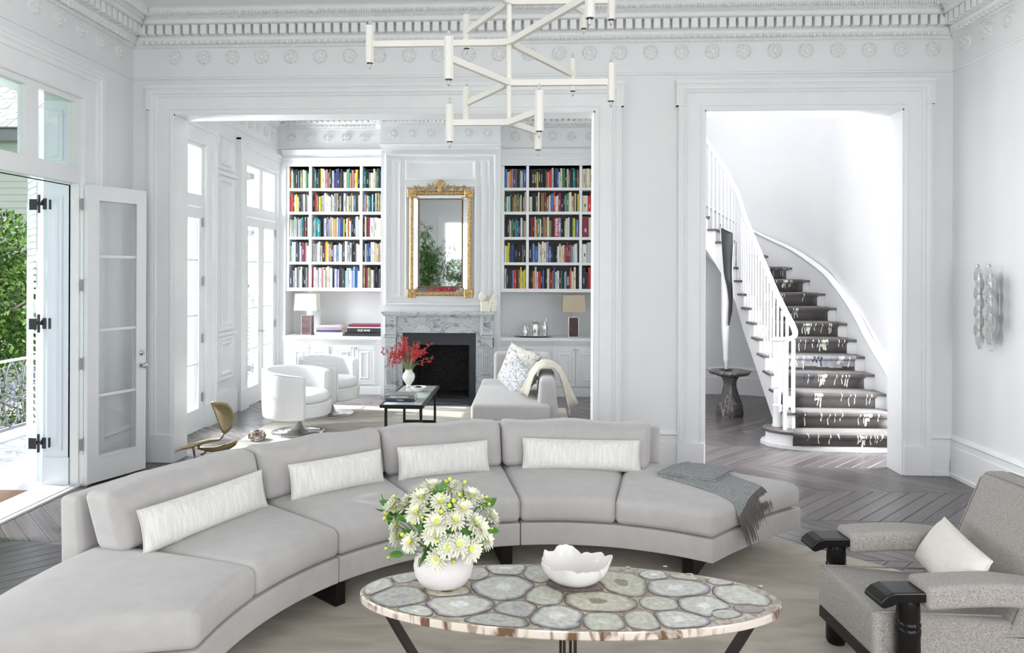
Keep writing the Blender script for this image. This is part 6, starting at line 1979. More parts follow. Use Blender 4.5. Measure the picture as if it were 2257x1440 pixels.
# ------------------------------------------------------------------ chandelier
CX, CY = -0.102, 3.30
cd = empty('chandelier', (CX, CY, 4.15), 'branching ivory white chandelier with hexagonal tube lights', 'chandelier')
m = MB(); m.tube([(CX, CY, 2.46), (CX, CY, 4.13)], 0.0115, 12); obj('rod', m, 'brushed_white', parent=cd, smooth='auto')
m = MB(); m.lathe([(0.0, 4.10), (0.06, 4.10), (0.07, 4.11), (0.07, 4.148), (0, 4.148)], (CX, CY, 0), 28, cap=False); obj('canopy', m, 'brushed_white', parent=cd, smooth='auto')
tube_src = {}
for z, R_, angs in ((2.475, 0.27, (180, -60, 60)), (2.654, 0.46, (0, 120, 240)), (2.838, 0.64, (180, -60, 60)), (3.022, 0.46, (0, 120, 240)), (3.205, 0.77, (180, -60, 60))):
    for a in angs:
        a = math.radians(a); d = Vector((math.cos(a), math.sin(a), 0)); n = Vector((-d.y, d.x, 0))
        m = MB()
        rings = []
        for s, hw, hh in ((0.0, 0.020, 0.013), (0.05, 0.014, 0.0135), (0.10, 0.0105, 0.0135), (1.0, 0.0095, 0.0135)):
            c = Vector((CX, CY, z))+d*(s*(R_-0.012)); rings.append([c+n*hw-Vector((0, 0, hh)), c+n*hw+Vector((0, 0, hh)), c-n*hw+Vector((0, 0, hh)), c-n*hw-Vector((0, 0, hh))])
        m.loft(rings); obj('arm', m, 'brushed_white', parent=cd)
        c = Vector((CX, CY, z))+d*R_
        if 'h' not in tube_src:
            hm = MB(); hm.tube([(0, 0, -0.086), (0, 0, 0.086)], 0.0185, 6)
            h = obj('light_tube', hm, 'brushed_white', parent=cd)
            off = wloc(cd)
            for vv in h.data.vertices: vv.co += off
            tube_src['h'] = h; h.location = c-off
            bm_ = MB()
            for s in (-1, 1):
                bm_.mat(0).lathe([(0.013, 0.0862*s), (0.013, 0.0885*s), (0.006, 0.0885*s)], (0, 0, 0), 10)
                bm_.mat(1).lathe([(0.005, 0.0885*s), (0.0075, 0.098*s), (0.006, 0.108*s), (0.002, 0.114*s), (0, 0.115*s)], (0, 0, 0), 8, cap=False)
            b = obj('bulb', bm_, ['iron_black', 'bulb_glass'], parent=h, smooth='auto')
            for vv in b.data.vertices: vv.co += wloc(h)
            tube_src['b'] = b
        else:
            h = share(tube_src['h'], c, cd); b = tube_src['b'].copy(); COL.objects.link(b); b.parent = h
        h.rotation_euler = (0, 0, a)

# ------------------------------------------------------------------ glass wall sconce
sx_ = empty('wall_sconce', (3.73, 6.03, 1.5), 'wall sconce of clustered clear glass polyhedra on the right wall', 'lamp')
m = MB(); m.box(3.732, XR-0.001, 5.99, 6.09, 1.46, 1.66); obj('back_plate', m, 'trim_paint', parent=sx_)
src = None
cols_ = [(6.15, 0.0), (6.075, 0.075), (6.0, 0.0), (5.925, 0.075)]
def drop_mesh():
    m = MB(); prof = [(0.015, 0.068), (0.035, 0.022), (0.035, -0.022), (0.015, -0.068)]
    m.lathe(prof, (0, 0, 0), 6); return m
for ci, (y_, dz) in enumerate(cols_):
    for k in range(4):
        z_ = 1.775-dz-k*0.148-(0.03 if ci == 2 else 0)
        if ci == 3 and k == 3: continue
        xo = 3.665-0.03*(ci % 2)
        if src is None:
            src = obj('glass_drop', drop_mesh(), 'sconce_glass', parent=sx_)
            off = wloc(sx_)
            for vv in src.data.vertices: vv.co += off
            src.location = Vector((xo, y_, z_))-off
        else: share(src, (xo, y_, z_), sx_)
m = MB()
for ci, (y_, dz) in enumerate(cols_):
    xo = 3.665-0.03*(ci % 2)
    m.tube([(xo, y_, 1.86-dz), (xo, y_, 1.26-dz+0.06)], 0.003, 6)
    m.lathe([(0.004, 0.02), (0.014, 0.0), (0.014, -0.006), (0.0, -0.008)], (xo, y_, 1.85-dz), 10)
    m.tube([(xo, y_, 1.70-dz), (3.722, y_, 1.70-dz)], 0.003, 6)
    for k in range(4): m.lathe([(0.0, 0.003), (0.017, 0.002), (0.017, -0.003), (0, -0.004)], (xo, y_, 1.701-dz-k*0.148-(0.03 if ci == 2 else 0)), 6, cap=False)
obj('rod', m, 'nickel', parent=sx_)
# ------------------------------------------------------------------ staircase
RZ = 0.169
IN = {2: (2.67, 7.70), 3: (2.67, 7.93), 4: (2.67, 8.19), 5: (2.68, 8.44), 6: (2.69, 8.69), 7: (2.70, 8.94), 8: (2.70, 9.16), 9: (2.69, 9.34), 10: (2.68, 9.48), 11: (2.66, 9.58), 12: (2.61, 9.67), 13: (2.54, 9.73), 14: (2.45, 9.77), 15: (2.35, 9.80), 16: (2.24, 9.80), 17: (2.11, 9.80), 18: (1.96, 9.80), 19: (1.80, 9.80), 20: (1.62, 9.80), 21: (1.42, 9.80)}
OU = {2: (3.80, 7.72), 3: (3.80, 7.93), 4: (3.80, 8.19), 5: (3.80, 8.42), 6: (3.81, 8.65), 7: (3.82, 8.93), 8: (3.83, 9.26), 9: (3.83, 9.62), 10: (3.76, 9.98), 11: (3.62, 10.28), 12: (3.36, 10.52), 13: (3.08, 10.66), 14: (2.80, 10.73), 15: (2.52, 10.76), 16: (2.26, 10.78), 17: (2.06, 10.79), 18: (1.88, 10.80), 19: (1.70, 10.80), 20: (1.5, 10.80), 21: (1.35, 10.80)}
sta = empty('staircase', (3.2, 7.3, 0), 'white curved staircase with dark treads and slim white balusters', 'staircase')
def riser_box(m, a, b, z0, z1, th=0.02):
    a, b = Vector(a), Vector(b); d = (b-a).normalized(); n = Vector((-d.y, d.x))*th
    m.prism([(a.x, a.y), (b.x, b.y), (b.x+n.x, b.y+n.y), (a.x+n.x, a.y+n.y)], z0, z1)
# bull-nosed first step
bull = [(3.80, 7.44), (3.3, 7.42), (2.95, 7.43), (2.72, 7.47), (2.56, 7.54), (2.46, 7.64), (2.43, 7.76), (2.48, 7.87), (2.58, 7.93), (2.70, 7.93), (2.80, 7.90), (3.80, 7.90)]
def shrink(poly, d): 
    c = Vector((2.75, 7.75)); return [(x+(0.0 if x > 3.7 else (d if x < 2.7 else 0)), y+(d if y < 7.7 else -d)) for x, y in poly]
m = MB(); m.prism(shrink(bull, 0.028), 0.0, RZ-0.03); obj('riser', m, 'trim_paint', parent=sta, smooth='auto')
m = MB(); m.prism(shrink(bull, -0.012), 0.0, 0.035); m.prism(shrink(bull, 0.008), 0.035, 0.05); obj('step_moulding', m, 'trim_paint', parent=sta, smooth='auto')
m = MB(); m.prism(bull, RZ-0.03, RZ); obj('tread', m, 'tread_wood', parent=sta, bevel=0.006)
for n in range(2, 21):
    a, b, c, d = Vector(IN[n]), Vector(OU[n]), Vector(OU[n+1]), Vector(IN[n+1])
    z1 = n*RZ
    m = MB(); riser_box(m, a, b, z1-RZ, z1-0.028); obj('riser', m, 'trim_paint', parent=sta)
    f = ((a-d)+(b-c)); f = f.normalized()*0.03; s = (a-b).normalized()*0.035
    m = MB(); m.prism([tuple(a+f+s), tuple(b+f), tuple(c+(c-b)*0.05), tuple(d+(d-a)*0.05), tuple(d+s)], z1-0.028, z1)
    obj('tread', m, 'tread_wood', parent=sta, bevel=0.005)
# inner stringer following the steps, and the soffit under the flight
m = MB()
keys = sorted(IN)
def soff(n): return max(0.0, (n-1)*RZ-0.30) if n > 2 else 0.0
for n in keys[:-1]:
    a, d = Vector(IN[n]), Vector(IN[n+1]); dd = (d-a).normalized(); nn = Vector((-dd.y, dd.x))
    P_ = [tuple(a), tuple(d), tuple(d-nn*0.03), tuple(a-nn*0.03)]
    zt0 = n*RZ-0.028
    lo0, lo1 = soff(n), soff(n+1)
    vs = [(P_[0][0], P_[0][1], lo0), (P_[1][0], P_[1][1], lo1), (P_[2][0], P_[2][1], lo1), (P_[3][0], P_[3][1], lo0)]+[(p[0], p[1], zt0) for p in P_]
    m.add(vs, [(3, 2, 1, 0), (4, 5, 6, 7), (0, 1, 5, 4), (1, 2, 6, 5), (2, 3, 7, 6), (3, 0, 4, 7)])
m.fix = True
obj('stringer', m, 'trim_paint', parent=sta)
m = MB()
for n in keys[1:-1]:
    a, b, c, d = IN[n], OU[n], OU[n+1], IN[n+1]
    lo0, lo1 = soff(n), soff(n+1)
    m.add([(*a, lo0), (*b, lo0), (*c, lo1), (*d, lo1), (*a, lo0+0.02), (*b, lo0+0.02), (*c, lo1+0.02), (*d, lo1+0.02)], [(0, 1, 2, 3), (7, 6, 5, 4)])
obj('soffit', m, 'wall_paint', parent=sta)
# wall string with its moulded cap
W_ = smooth_poly([(OU[n][0]+0.0, OU[n][1]) for n in keys], 4)
m = MB(); rings = []
for i, p in enumerate(W_):
    q = W_[min(i+1, len(W_)-1)]-W_[max(i-1, 0)]; q.normalize(); nn = Vector((-q.y, q.x))
    t = 2+i/4.0; zt_ = t*RZ+0.27; zb = max(0, t*RZ-0.22)
    pr = [(-0.012, zb), (0.030, zb), (0.030, zt_-0.05), (0.040, zt_-0.04), (0.046, zt_-0.02), (0.035, zt_), (-0.03, zt_+0.004)]
    rings.append([(p.x+nn.x*o_, p.y+nn.y*o_, z) for o_, z in pr])
m.loft(rings); obj('wall_string', m, 'trim_paint', parent=sta, smooth='auto')
# handrail
RP = [(2.60, 7.80, 1.09), (2.55, 7.74, 1.09), (2.56, 7.66, 1.095), (2.63, 7.61, 1.105), (2.71, 7.63, 1.13), (2.745, 7.70, 1.18), (2.735, 7.80, 1.28), (2.72, 7.95, 1.40)]
for n in range(4, 22): RP.append((IN[n][0]+0.03, IN[n][1]-0.0, n*RZ+0.93))
def cat3(P, sub=5):
    P = [Vector(p) for p in P]; out = []; n = len(P)
    for i in range(n-1):
        p0, p1, p2, p3 = [P[max(0, min(n-1, i+k))] for k in (-1, 0, 1, 2)]
        for j in range(sub):
            t = j/sub; out.append(0.5*((2*p1)+(p2-p0)*t+(2*p0-5*p1+4*p2-p3)*t*t+(3*p1-p0-3*p2+p3)*t**3))
    out.append(P[-1]); return out
rail = cat3(RP)
m = MB(); m.tube(rail, 0.030, 10, flat=0.8); obj('handrail', m, 'trim_paint', parent=sta, smooth=True)
def rail_z(x, y):
    b = min(rail[25:], key=lambda p: (p.x-x)**2+(p.y-y)**2); return b.z-0.02
def baluster(x, y, z0, z1, r=0.011):
    m = MB(); m.box(x-r, x+r, y-r, y+r, z0, z1); obj('baluster', m, 'trim_paint', parent=sta)
for n in range(3, 21):
    a, d = Vector(IN[n]), Vector(IN[n+1])
    for t in (0.12, 0.62):
        p = a.lerp(d, t)+Vector((0.03, 0))
        baluster(p.x, p.y, n*RZ, rail_z(p.x, p.y))
m = MB()
m.lathe([(0.050, 0), (0.050, 0.02), (0.044, 0.03), (0.044, 0.20), (0.048, 0.21), (0.048, 0.225), (0.036, 0.24), (0.040, 0.30), (0.038, 0.36), (0.030, 0.40), (0.038, 0.41), (0.038, 0.425), (0.029, 0.44), (0.034, 0.62), (0.033, 0.80), (0.038, 0.815), (0.030, 0.83), (0.040, 0.87), (0.040, 0.905)], (2.60, 7.80, RZ), 20)
obj('newel_post', m, 'trim_paint', parent=sta, smooth='auto')
for x, y, r in ((2.62, 7.63, 0.016), (2.73, 7.70, 0.016), (2.72, 7.86, 0.013)):
    baluster(x, y, RZ, 1.09 if y < 7.8 else 1.30, r)

# painted wool runner: one folded strip, step by step, with drips standing proud
rn = empty('stair_runner', (3.25, 7.4, 0.05), 'charcoal stair runner with dripping cream paint pattern', 'carpet')
rd = random.Random(17)
def lerp2(a, b, t): return (a[0]+(b[0]-a[0])*t, a[1]+(b[1]-a[1])*t)
INr = dict(IN); OUr = dict(OU)
INr[1] = (2.60, 7.44); OUr[1] = (3.80, 7.44)
TH = 0.010
for n in range(1, 14):
    f0, f1 = (0.135, 0.88)
    if n == 1: f0, f1 = 0.03, 0.94
    if n == 2: f0, f1 = 0.075, 0.92
    A, B = lerp2(INr[n], OUr[n], f0), lerp2(INr[n], OUr[n], f1)
    C, D = lerp2(INr[n+1], OUr[n+1], f1 if n > 1 else 0.92), lerp2(INr[n+1], OUr[n+1], f0 if n > 1 else 0.075)
    z = n*RZ; zb = (n-1)*RZ+(TH if n > 1 else 0.05)
    a, b, c, d = map(Vector, (A, B, C, D))
    f = ((a-d)+(b-c)).normalized()
    m = MB()
    ns_ = 8
    prof = [(0.0+TH, zb), (0.0+TH, z-0.05), (0.030+TH, z-0.040), (0.042+TH, z-0.022), (0.038+TH, z+0.002), (0.026, z+TH), (-99, z+TH)]
    vs = []
    for o_, zz in prof:
        for i in range(ns_+1):
            t = i/ns_
            if o_ > -50:
                p = a.lerp(b, t)+f*(o_ if n > 1 else max(o_-0.02, 0.0)+0.012)
            else:
                p = d.lerp(c, t)+f*0.005
            vs.append((p.x, p.y, zz))
    k = ns_+1
    m.add(vs, [(q*k+i, q*k+i+1, (q+1)*k+i+1, (q+1)*k+i) for q in range(len(prof)-1) for i in range(ns_)])
    s_ = obj('carpet_fold', m, 'runner_wool' if n not in (7,) else 'runner_wool', parent=rn, smooth='auto')
    sm = s_.modifiers.new('solid', 'SOLIDIFY'); sm.thickness = 0.008; sm.offset = -1
    # drips
    dm = MB(); W = (b-a).length; xd = (b-a).normalized()
    oo = (lambda o_: (o_ if n > 1 else max(o_-0.02, 0.0)+0.012))
    def drip(t, w_, top, bot, mat, yoff=0.0025):
        p = a.lerp(b, t)
        pts = []
        steps = [(0.026, z+TH), (0.038+TH, z+0.002), (0.042+TH, z-0.022), (0.030+TH, z-0.040), (TH, z-0.05), (TH, zb)]
        # walk down the front: param by height
        out = []
        for j in range(9):
            s = j/8; zz = (z+TH+0.001)-(z+TH+0.001-bot)*s
            # interpolate outward offset
            for (o0, z0_), (o1, z1_) in zip(steps, steps[1:]):
                if z0_ >= zz >= z1_:
                    o_ = o0+(o1-o0)*((z0_-zz)/max(1e-6, (z0_-z1_))); break
            else: o_ = TH
            ww = w_*(1.3-0.6*s if s < 0.85 else 1.15)*(0.4 if s > 0.98 else 1)
            c_ = p+f*(oo(o_)+yoff)+xd*(0.006*math.sin(s*5+t*40))
            out.append((c_-xd*ww/2, c_+xd*ww/2, zz))
        dm.mat(mat)
        dm.add([(q.x, q.y, zz) for l_, r_, zz in out for q in (l_, r_)], [(2*j, 2*j+1, 2*j+3, 2*j+2) for j in range(8)])
    nd = rd.randint(6, 9) if n < 9 else rd.randint(3, 5)
    for _ in range(nd):
        t = rd.uniform(0.03, 0.97); drip(t, rd.uniform(0.006, 0.012), z, z-0.065-rd.uniform(0.02, 0.095) if n > 1 else z-0.04-rd.uniform(0, 0.06), 0)
    # a pooled splash that breaks into several drips
    t0 = rd.uniform(0.1, 0.85)
    for q in range(4):
        drip(min(0.97, t0+q*0.022), 0.020 if q in (1, 2) else 0.011, z, z-0.045-rd.uniform(0.02, 0.10), 0, 0.0028+q*0.0002)
    if n in (4, 5, 6, 8):
        t0 = rd.uniform(0.15, 0.6)
        for q in range(3): drip(t0+q*0.05, 0.02, z, z-0.05-rd.uniform(0.02, 0.09), 1, 0.002)
    # pale wash along the tread edge
    dm.mat(2)
    if n in (5,):
        t1 = 0.62 if n != 5 else 0.0
        for j in range(6):
            tt0, tt1 = t1+(1-t1)*j/6, t1+(1-t1)*(j+1)/6
            for (o0, z0_), (o1, z1_) in zip([(0.026, z+TH), (0.038+TH, z+0.002), (0.042+TH, z-0.022), (0.030+TH, z-0.040), (TH, z-0.05)], [(0.038+TH, z+0.002), (0.042+TH, z-0.022), (0.030+TH, z-0.040), (TH, z-0.05), (TH, z-0.125-0.01*math.sin(j*2.1))]):
                P0, P1 = a.lerp(b, tt0), a.lerp(b, tt1)
                g = lambda P, o_, zz: (P.x+f.x*(o_+0.0012), P.y+f.y*(o_+0.0012), zz)
                dm.add([g(P0, o0, z0_), g(P1, o0, z0_), g(P1, o1, z1_), g(P0, o1, z1_)], [(0, 1, 2, 3)])
    obj('paint_drips', dm, ['drip_cream', 'drip_ink', 'runner_bleach'], parent=rn, kind='stuff')

# marble pedestal and the tall horn ----------------------------------------------
px_, py_ = 2.485, 9.19
pt = empty('pedestal_table', (px_, py_, 0), 'black and white marble pedestal table with a pinched foot under the stair', 'table')
m = MB(); m.lathe([(0.145, 0.0), (0.155, 0.03), (0.150, 0.11), (0.125, 0.20), (0.090, 0.30), (0.072, 0.38), (0.076, 0.44), (0.10, 0.487), (0.15, 0.505)], (px_, py_, 0), 24, fn=lambda p, a, r, z: (px_+(p[0]-px_)*(1+0.10*math.cos(4*a)), py_+(p[1]-py_)*(1+0.10*math.cos(4*a)), p[2]))
obj('foot', m, 'marble_black', parent=pt, smooth='auto')
m = MB(); m.lathe([(0.13, 0.500), (0.235, 0.522), (0.262, 0.545), (0.262, 0.560), (0.250, 0.566), (0.0, 0.566)], (px_, py_, 0), 8, cap=False)
obj('tabletop', m, 'marble_black', parent=pt)
hn = empty('horn_sculpture', (2.44, py_, 0.567), 'tall slender black and white horn sculpture standing on the marble pedestal', 'sculpture')
nmat('horn_white', (0.74, 0.74, 0.72), 0.55); nmat('horn_black', (0.008, 0.008, 0.009), 0.45)
def hp(x, y, Y=py_): return at(1550+x/4.114, 480+y/4.114, Y)
HL = [(100, 165, 200), (140, 165, 268), (230, 165, 274), (400, 165, 272), (560, 163, 270), (650, 164, 268), (760, 165, 262), (900, 165, 240), (980, 166, 234), (1080, 170, 230), (1200, 180, 226), (1262, 184, 222), (1275, 182, 230), (1295, 184, 228), (1310, 192, 224), (1340, 196, 220), (1372, 192, 222)]
m = MB(); rings = []
for y, l, r in HL:
    c = hp((l+r)/2, y); hw = (hp(r, y).x-hp(l, y).x)/2
    rings.append([(c.x+hw*math.cos(2*PI*k/14), c.y+hw*0.8*math.sin(2*PI*k/14), c.z) for k in range(14)])
for k in range(14): rings[-1][k] = (rings[-1][k][0], rings[-1][k][1], 0.568)
m.loft(rings); obj('white_horn', m, 'horn_white', parent=hn, smooth=True)
m = MB()
BLK = [(95, 165, 172), (140, 168, 268), (230, 172, 270), (400, 184, 262), (490, 190, 260), (560, 202, 262), (620, 216, 266), (700, 228, 268), (760, 235, 267), (850, 234, 263), (920, 234, 250), (980, 234, 237)]
rings = []
for y, l, r in BLK:
    p0, p1 = hp(l, y, py_-0.075), hp(r, y, py_-0.06)
    rings.append([(p0.x, p0.y, p0.z), ((p0.x+p1.x)/2, p0.y-0.006, p0.z), (p1.x, p1.y, p1.z), (p1.x, p1.y+0.03, p1.z), (p0.x, p0.y+0.03, p0.z)])
m.loft(rings); obj('black_blade', m, 'horn_black', parent=hn, smooth='auto')
m = MB()
for q in ([(150, 95), (158, 75), (155, 55)], [(240, 150), (250, 125), (262, 138)], [(272, 215), (285, 205), (282, 235)]):
    m.tube([hp(x, y) for x, y in q], 0.004, 5)
for k in range(5):
    a = k*1.3; m.tube([(2.44, py_, 0.572), (2.44+0.05*math.cos(a), py_+0.05*math.sin(a), 0.575), (2.44+0.085*math.cos(a+0.4), py_+0.085*math.sin(a+0.4), 0.574)], [0.012, 0.008, 0.004], 6)
obj('thorns', m, 'iron_black', parent=hn, smooth=True).name = 'thorny_twig'

# ------------------------------------------------------------------ outside
mb = MB(); mb.box(-6.05, -4.04, -1.5, 12.5, -0.25, -0.06)
o = obj('porch_floor', mb, 'porch_paint', kind='structure')
mb = MB(); mb.bbox(-6.10, -5.78, -1.5, 12.5, -0.30, -0.045, 0.01)
o = obj('porch_curb', mb, 'curb_white', kind='structure')
mb = MB(); mb.bbox(-4.80, -4.09, 4.50, 5.84, -0.06, -0.040, 0.006)
o = obj('doormat', mb, 'doormat_fiber'); tag(o, 'brown coir doormat on the porch outside the open french door', 'mat')
mb = MB(); mb.box(-45, -6.05, -12, 45, -1.2, -0.9); mb.box(-6.05, 45, 12.5, 45, -1.2, -0.9)
obj('lawn', mb, 'grass', kind='structure', origin=(-20, 10, -0.9))
mb = MB(); mb.box(-14, -7.3, 11.0, 15.4, -0.9, -0.87)
obj('gravel_bed', mb, 'gravel', kind='structure')
# cast iron railing
rl = empty('iron_railing', (-5.75, 8.0, -0.045), 'ornate grey cast iron railing along the outer edge of the porch', 'railing')
XRL = -5.75
m = MB(); m.bbox(XRL-0.025, XRL+0.025, 4.0, 12.4, 0.775, 0.80, 0.006); obj('top_rail', m, 'curb_white', parent=rl)
m = MB(); m.box(XRL-0.015, XRL+0.015, 4.0, 12.4, 0.02, 0.045); obj('bottom_rail', m, 'rail_iron', parent=rl)
def iron_panel():
    m = MB(); W, H0, H1 = 0.125, 0.05, 0.765
    def sup(a):
        return (0, W*0.86*math.copysign(abs(math.cos(a))**0.7, math.cos(a)), (H0+H1)/2+(H1-H0)/2*math.copysign(abs(math.sin(a))**0.8, math.sin(a)))
    up_ = [(0, -W*0.8*math.cos(t), 0.50+0.25*math.sin(t)) for t in [PI*i/12 for i in range(13)]]
    dn_ = [(0, -W*0.8*math.cos(t), 0.30-0.25*math.sin(t)) for t in [PI*i/12 for i in range(13)]]
    for P_, s in ((up_, 1), (dn_, -1)):
        m.tube(P_, 0.009, 6)
        for e in (-1, 1):
            m.tube([(0, e*W*0.8, 0.40+s*0.10), (0, e*W*0.78, 0.40+s*0.06), (0, e*W*0.45, 0.40+s*0.028), (0, e*W*0.30, 0.40+s*0.055), (0, e*W*0.45, 0.40+s*0.08), (0, e*W*0.58, 0.40+s*0.066)], [0.009, 0.009, 0.008, 0.007, 0.006, 0.005], 6)
            for k in (0.15, 0.35, 0.6): m.lathe([(0, -0.008), (0.008, 0), (0, 0.008)], (0.0, e*W*(0.80-0.1*k)+e*0.013, 0.40+s*(0.12+0.2*k)), 6, cap=False)
        for k in range(5):
            a = math.radians(-60+30*k); m.tube([(0, 0, 0.40+s*0.06), (0.006, 0.04*math.sin(a), 0.40+s*(0.07+0.05*math.cos(a))), (0, 0.06*math.sin(a), 0.40+s*(0.06+0.10*math.cos(a)))], [0.006, 0.011, 0.003], 5)
        m.lathe([(0, -0.02), (0.014, -0.01), (0.018, 0), (0.014, 0.01), (0, 0.02)], (0, 0, 0.40+s*0.355), 8, cap=False)
        m.tube([(0, -0.04, 0.40+s*0.365), (0, 0, 0.40+s*0.34), (0, 0.04, 0.40+s*0.365)], 0.008, 6)
    for k in range(6):
        a = 2*PI*k/6; m.tube([(0, 0, 0.40), (0.008, 0.035*math.cos(a), 0.40+0.035*math.sin(a)), (0, 0.055*math.cos(a), 0.40+0.055*math.sin(a))], [0.008, 0.014, 0.004], 5)
    m.lathe([(0, -0.016), (0.016, 0), (0, 0.016)], (0, 0, 0.40), 8, cap=False)
    return m
ps = obj('scroll_panel', iron_panel(), 'rail_iron', parent=rl, smooth=True)
off = wloc(rl)
for vv in ps.data.vertices: vv.co += off
ps.location = Vector((XRL, 4.2, 0))-off
for i in range(1, 30): share(ps, (XRL, 4.2+0.275*i, 0), rl)

def leafball(mb, c, R, n, L_, rnd, ell=(1, 1, 1), shell=0.55, droop=0.0, lean=None):
    for _ in range(n):
        d = Vector((rnd.gauss(0, 1), rnd.gauss(0, 1), rnd.gauss(0, 1))).normalized()
        r = R*(shell+(1-shell)*rnd.random()**0.6)
        p = Vector((c[0]+d.x*r*ell[0], c[1]+d.y*r*ell[1], c[2]+d.z*r*ell[2]))
        u = (d+Vector((rnd.uniform(-1, 1), rnd.uniform(-1, 1), rnd.uniform(-1, 1)-droop))*0.9).normalized()
        v = u.cross(Vector((rnd.uniform(-1, 1), rnd.uniform(-1, 1), rnd.uniform(-1, 1)))).normalized()
        l = L_*rnd.uniform(0.7, 1.3)
        w_ = v*l*0.28; n_ = u.cross(v)*l*0.05
        mb.add([p, p+u*l*0.5+w_+n_, p+u*l, p+u*l*0.5-w_+n_], [(0, 1, 2), (0, 2, 3)])
def tree(name, base, crowns, trunk_h, leaf, label, n, L_, seed, cat='tree', r_=0.08, branches=6):
    t = empty(name, base, label, cat); rnd = random.Random(seed)
    m = MB(); m.tube([base, (base[0]+0.05, base[1], base[2]+trunk_h*0.5), (base[0], base[1]+0.05, base[2]+trunk_h)], [r_, r_*0.8, r_*0.6], 8)
    for c, R, ell in crowns:
        m.tube([(base[0], base[1], base[2]+trunk_h*0.6), tuple((Vector(base)+Vector((0, 0, trunk_h*0.8))).lerp(Vector(c), 0.5)), c], [r_*0.5, r_*0.35, r_*0.15], 6)
    obj('trunk', m, 'bark', parent=t, smooth=True)
    m = MB()
    for c, R, ell in crowns: leafball(m, c, R, n, L_, rnd, ell)
    obj('foliage', m, leaf, parent=t, kind='stuff')
    return t
tree('tree', (-7.7, 9.9, -0.9), [((-7.6, 9.7, 2.0), 0.75, (1, 1, 0.9)), ((-7.3, 10.2, 1.35), 0.7, (1, 1, 0.9)), ((-8.1, 10.1, 1.5), 0.8, (1, 1, 1.1)), ((-7.7, 9.9, 0.85), 0.6, (1.1, 1, 0.7)), ((-8.3, 9.7, 2.4), 0.6, (1, 1, 0.8))], 2.4, 'bush_leaf', 'glossy green leafy tree beyond the porch railing', 2600, 0.085, 4)
tree('shrub', (-8.6, 11.9, -0.9), [((-8.6, 12.0, -0.25), 0.75, (1.8, 1, 0.85)), ((-10.4, 12.2, -0.25), 0.75, (1.5, 1, 0.8)), ((-7.4, 12.1, -0.3), 0.7, (1.2, 1, 0.85))], 0.5, 'bush_leaf', 'low dark green hedge behind the iron railing', 2200, 0.07, 6, cat='hedge', r_=0.04)
tree('added_shade_oak', (-8.2, 3.6, -0.9), [((-7.5, 5.2, 5.6), 2.0, (1, 1, 0.85)), ((-7.4, 3.0, 5.8), 2.2, (1, 1, 0.85)), ((-8.2, 1.0, 5.4), 2.2, (1, 1, 0.85)), ((-9.3, 4.6, 7.0), 2.2, (1, 1, 0.8))], 4.2, 'bush_leaf', 'large oak out of view, added to shade the open french door', 3600, 0.20, 8, r_=0.25)  # unseen crown added to block the sun through the open door
# neighbouring house
hs = empty('neighbor_house', (-13, 17, -0.9), 'white clapboard house with a grey shingled roof beyond the garden', 'house')
m = MB(); m.box(-24, -5.3, 17.02, 24, -0.9, 4.9); obj('house_wall', m, 'siding_white', parent=hs)
cb = None
for k in range(34):
    z = -0.6+0.162*k
    if cb is None:
        m = MB(); m.prism([(0, 0), (-0.024, 0), (-0.006, 0.17), (0, 0.17)], -24, -5.3, lambda a, b, h: (h, 17.02+a, -0.6+b))
        cb = obj('clapboard', m, 'siding_white', parent=hs)
    else:
        c = cb.copy(); COL.objects.link(c); c.parent = hs; c.location = (0, 0, 0.162*k)
m = MB(); m.box(-24.3, -5.0, 16.62, 17.1, 4.86, 5.12); obj('gutter', m, 'gutter', parent=hs)
m = MB(); m.add([(-24.3, 16.6, 5.12), (-5.0, 16.6, 5.12), (-5.0, 21.6, 8.9), (-24.3, 21.6, 8.9), (-24.3, 21.6, 5.1), (-5, 21.6, 5.1)], [(0, 1, 2, 3), (3, 2, 5, 4), (0, 3, 4), (1, 5, 2)]); obj('roof_deck', m, 'gutter', parent=hs)
sl = Vector((0, 5.0, 3.78)).normalized(); rs_ = random.Random(2)
ssrc = None
for r_ in range(19):
    for i in range(15):
        x = -17.2+i*0.40+(0.2 if r_ % 2 else 0)
        p = Vector((x, 16.58, 5.15))+sl*(0.20*r_)
        if ssrc is None:
            m = MB(); m.bbox(0, 0.385, 0, 0.36, 0, 0.03, 0.003)
            ssrc = obj('shingle', m, 'roof_shingle', parent=hs)
            off = wloc(hs)
            for vv in ssrc.data.vertices: vv.co += off
            s = ssrc; s.location = p-off
        else: s = share(ssrc, p, hs)
        s.rotation_euler = (math.radians(36.2+rs_.uniform(-1, 1)), rs_.uniform(-0.02, 0.02), rs_.uniform(-0.02, 0.02))
m = MB()
for r_ in range(25):
    p = Vector((0, 16.58, 5.12))+sl*(0.20*r_)
    for xa, xb in ((-24.3, -17.2), (-10.9, -5.0)):
        m.box(xa, xb, p.y, p.y+0.2, p.z, p.z+0.03)
obj('shingle_rows', m, 'roof_shingle', parent=hs, kind='stuff')
gf = empty('garden_fence', (-11, 14.6, -0.9), 'low sage green board fence behind the hedge', 'fence')
for k in range(5):
    m = MB(); m.bbox(-20, -5.6, 14.6, 14.66, -0.85+0.42*k, -0.45+0.42*k, 0.01); obj('board', m, 'siding_sage', parent=gf)

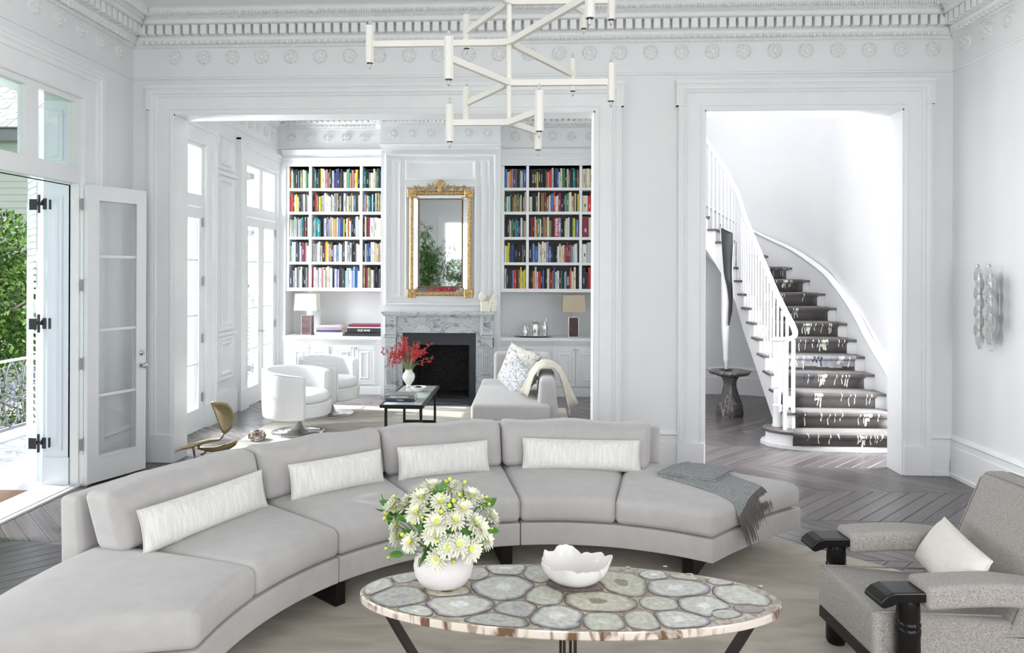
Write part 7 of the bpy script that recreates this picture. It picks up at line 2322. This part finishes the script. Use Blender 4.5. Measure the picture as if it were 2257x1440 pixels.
tree('shrub', (-2.3, -4.2, -0.9), [((-2.9, -4.0, 0.9), 0.8, (1.1, 0.5, 1.2)), ((-1.8, -4.0, 0.8), 0.8, (1.1, 0.5, 1.3)), ((-2.3, -4.1, 1.8), 0.6, (1.5, 0.5, 0.6))], 1.5, 'bush_leaf', 'green garden shrub behind the rear window, seen in the gilt mirror', 1500, 0.09, 10, cat='shrub', r_=0.04)
# tall feathery plant near the left wall, seen only in the mirror
pl = empty('potted_bamboo', (-2.83, 1.0, 0), 'tall leafy potted plant reflected in the gilt mirror', 'plant')
m = MB(); m.lathe([(0.0, 0.0), (0.16, 0.0), (0.20, 0.05), (0.24, 0.40), (0.22, 0.42), (0.2, 0.38), (0, 0.36)], (-2.83, 1.0, 0.0), 24, cap=False); obj('pot', m, 'porcelain', parent=pl, smooth='auto')
rp = random.Random(12); tr_ = MB(); fo = MB()
for s in range(9):
    a = rp.uniform(0, 6.28); sp = rp.uniform(0.05, 0.75); top = rp.uniform(2.3, 3.5)
    b0 = Vector((-2.83+0.06*math.cos(a), 1.0+0.06*math.sin(a), 0.36)); e = Vector((-2.83+sp*math.cos(a)*(1.3 if math.cos(a) > 0 else 0.8), 1.0+sp*math.sin(a)*0.5, top-sp*0.5))
    pts = [b0.lerp(e, t)+Vector((0, 0, 0.45*math.sin(t*PI)*sp)) for t in [i/8 for i in range(9)]]
    tr_.tube(pts, [0.016*(1-0.75*i/8) for i in range(9)], 6)
    for k in range(58):
        t = rp.uniform(0.3, 1.0); i = min(7, int(t*8)); p = pts[i].lerp(pts[i+1], t*8-i)
        for q in range(3):
            d = Vector((rp.uniform(-1, 1), rp.uniform(-1, 1), rp.uniform(-0.9, 0.6))).normalized()
            l = rp.uniform(0.15, 0.25); v = d.cross(Vector((0, 0, 1))).normalized()*l*0.11
            p2 = p+d*rp.uniform(0.02, 0.22)
            fo.add([p2, p2+d*l*0.4+v, p2+d*l+Vector((0, 0, -0.03)), p2+d*l*0.4-v], [(0, 1, 2), (0, 2, 3)])
obj('stalks', tr_, 'twig', parent=pl, smooth=True).name = 'stalk'
obj('foliage', fo, 'plant_leaf', parent=pl, kind='stuff')
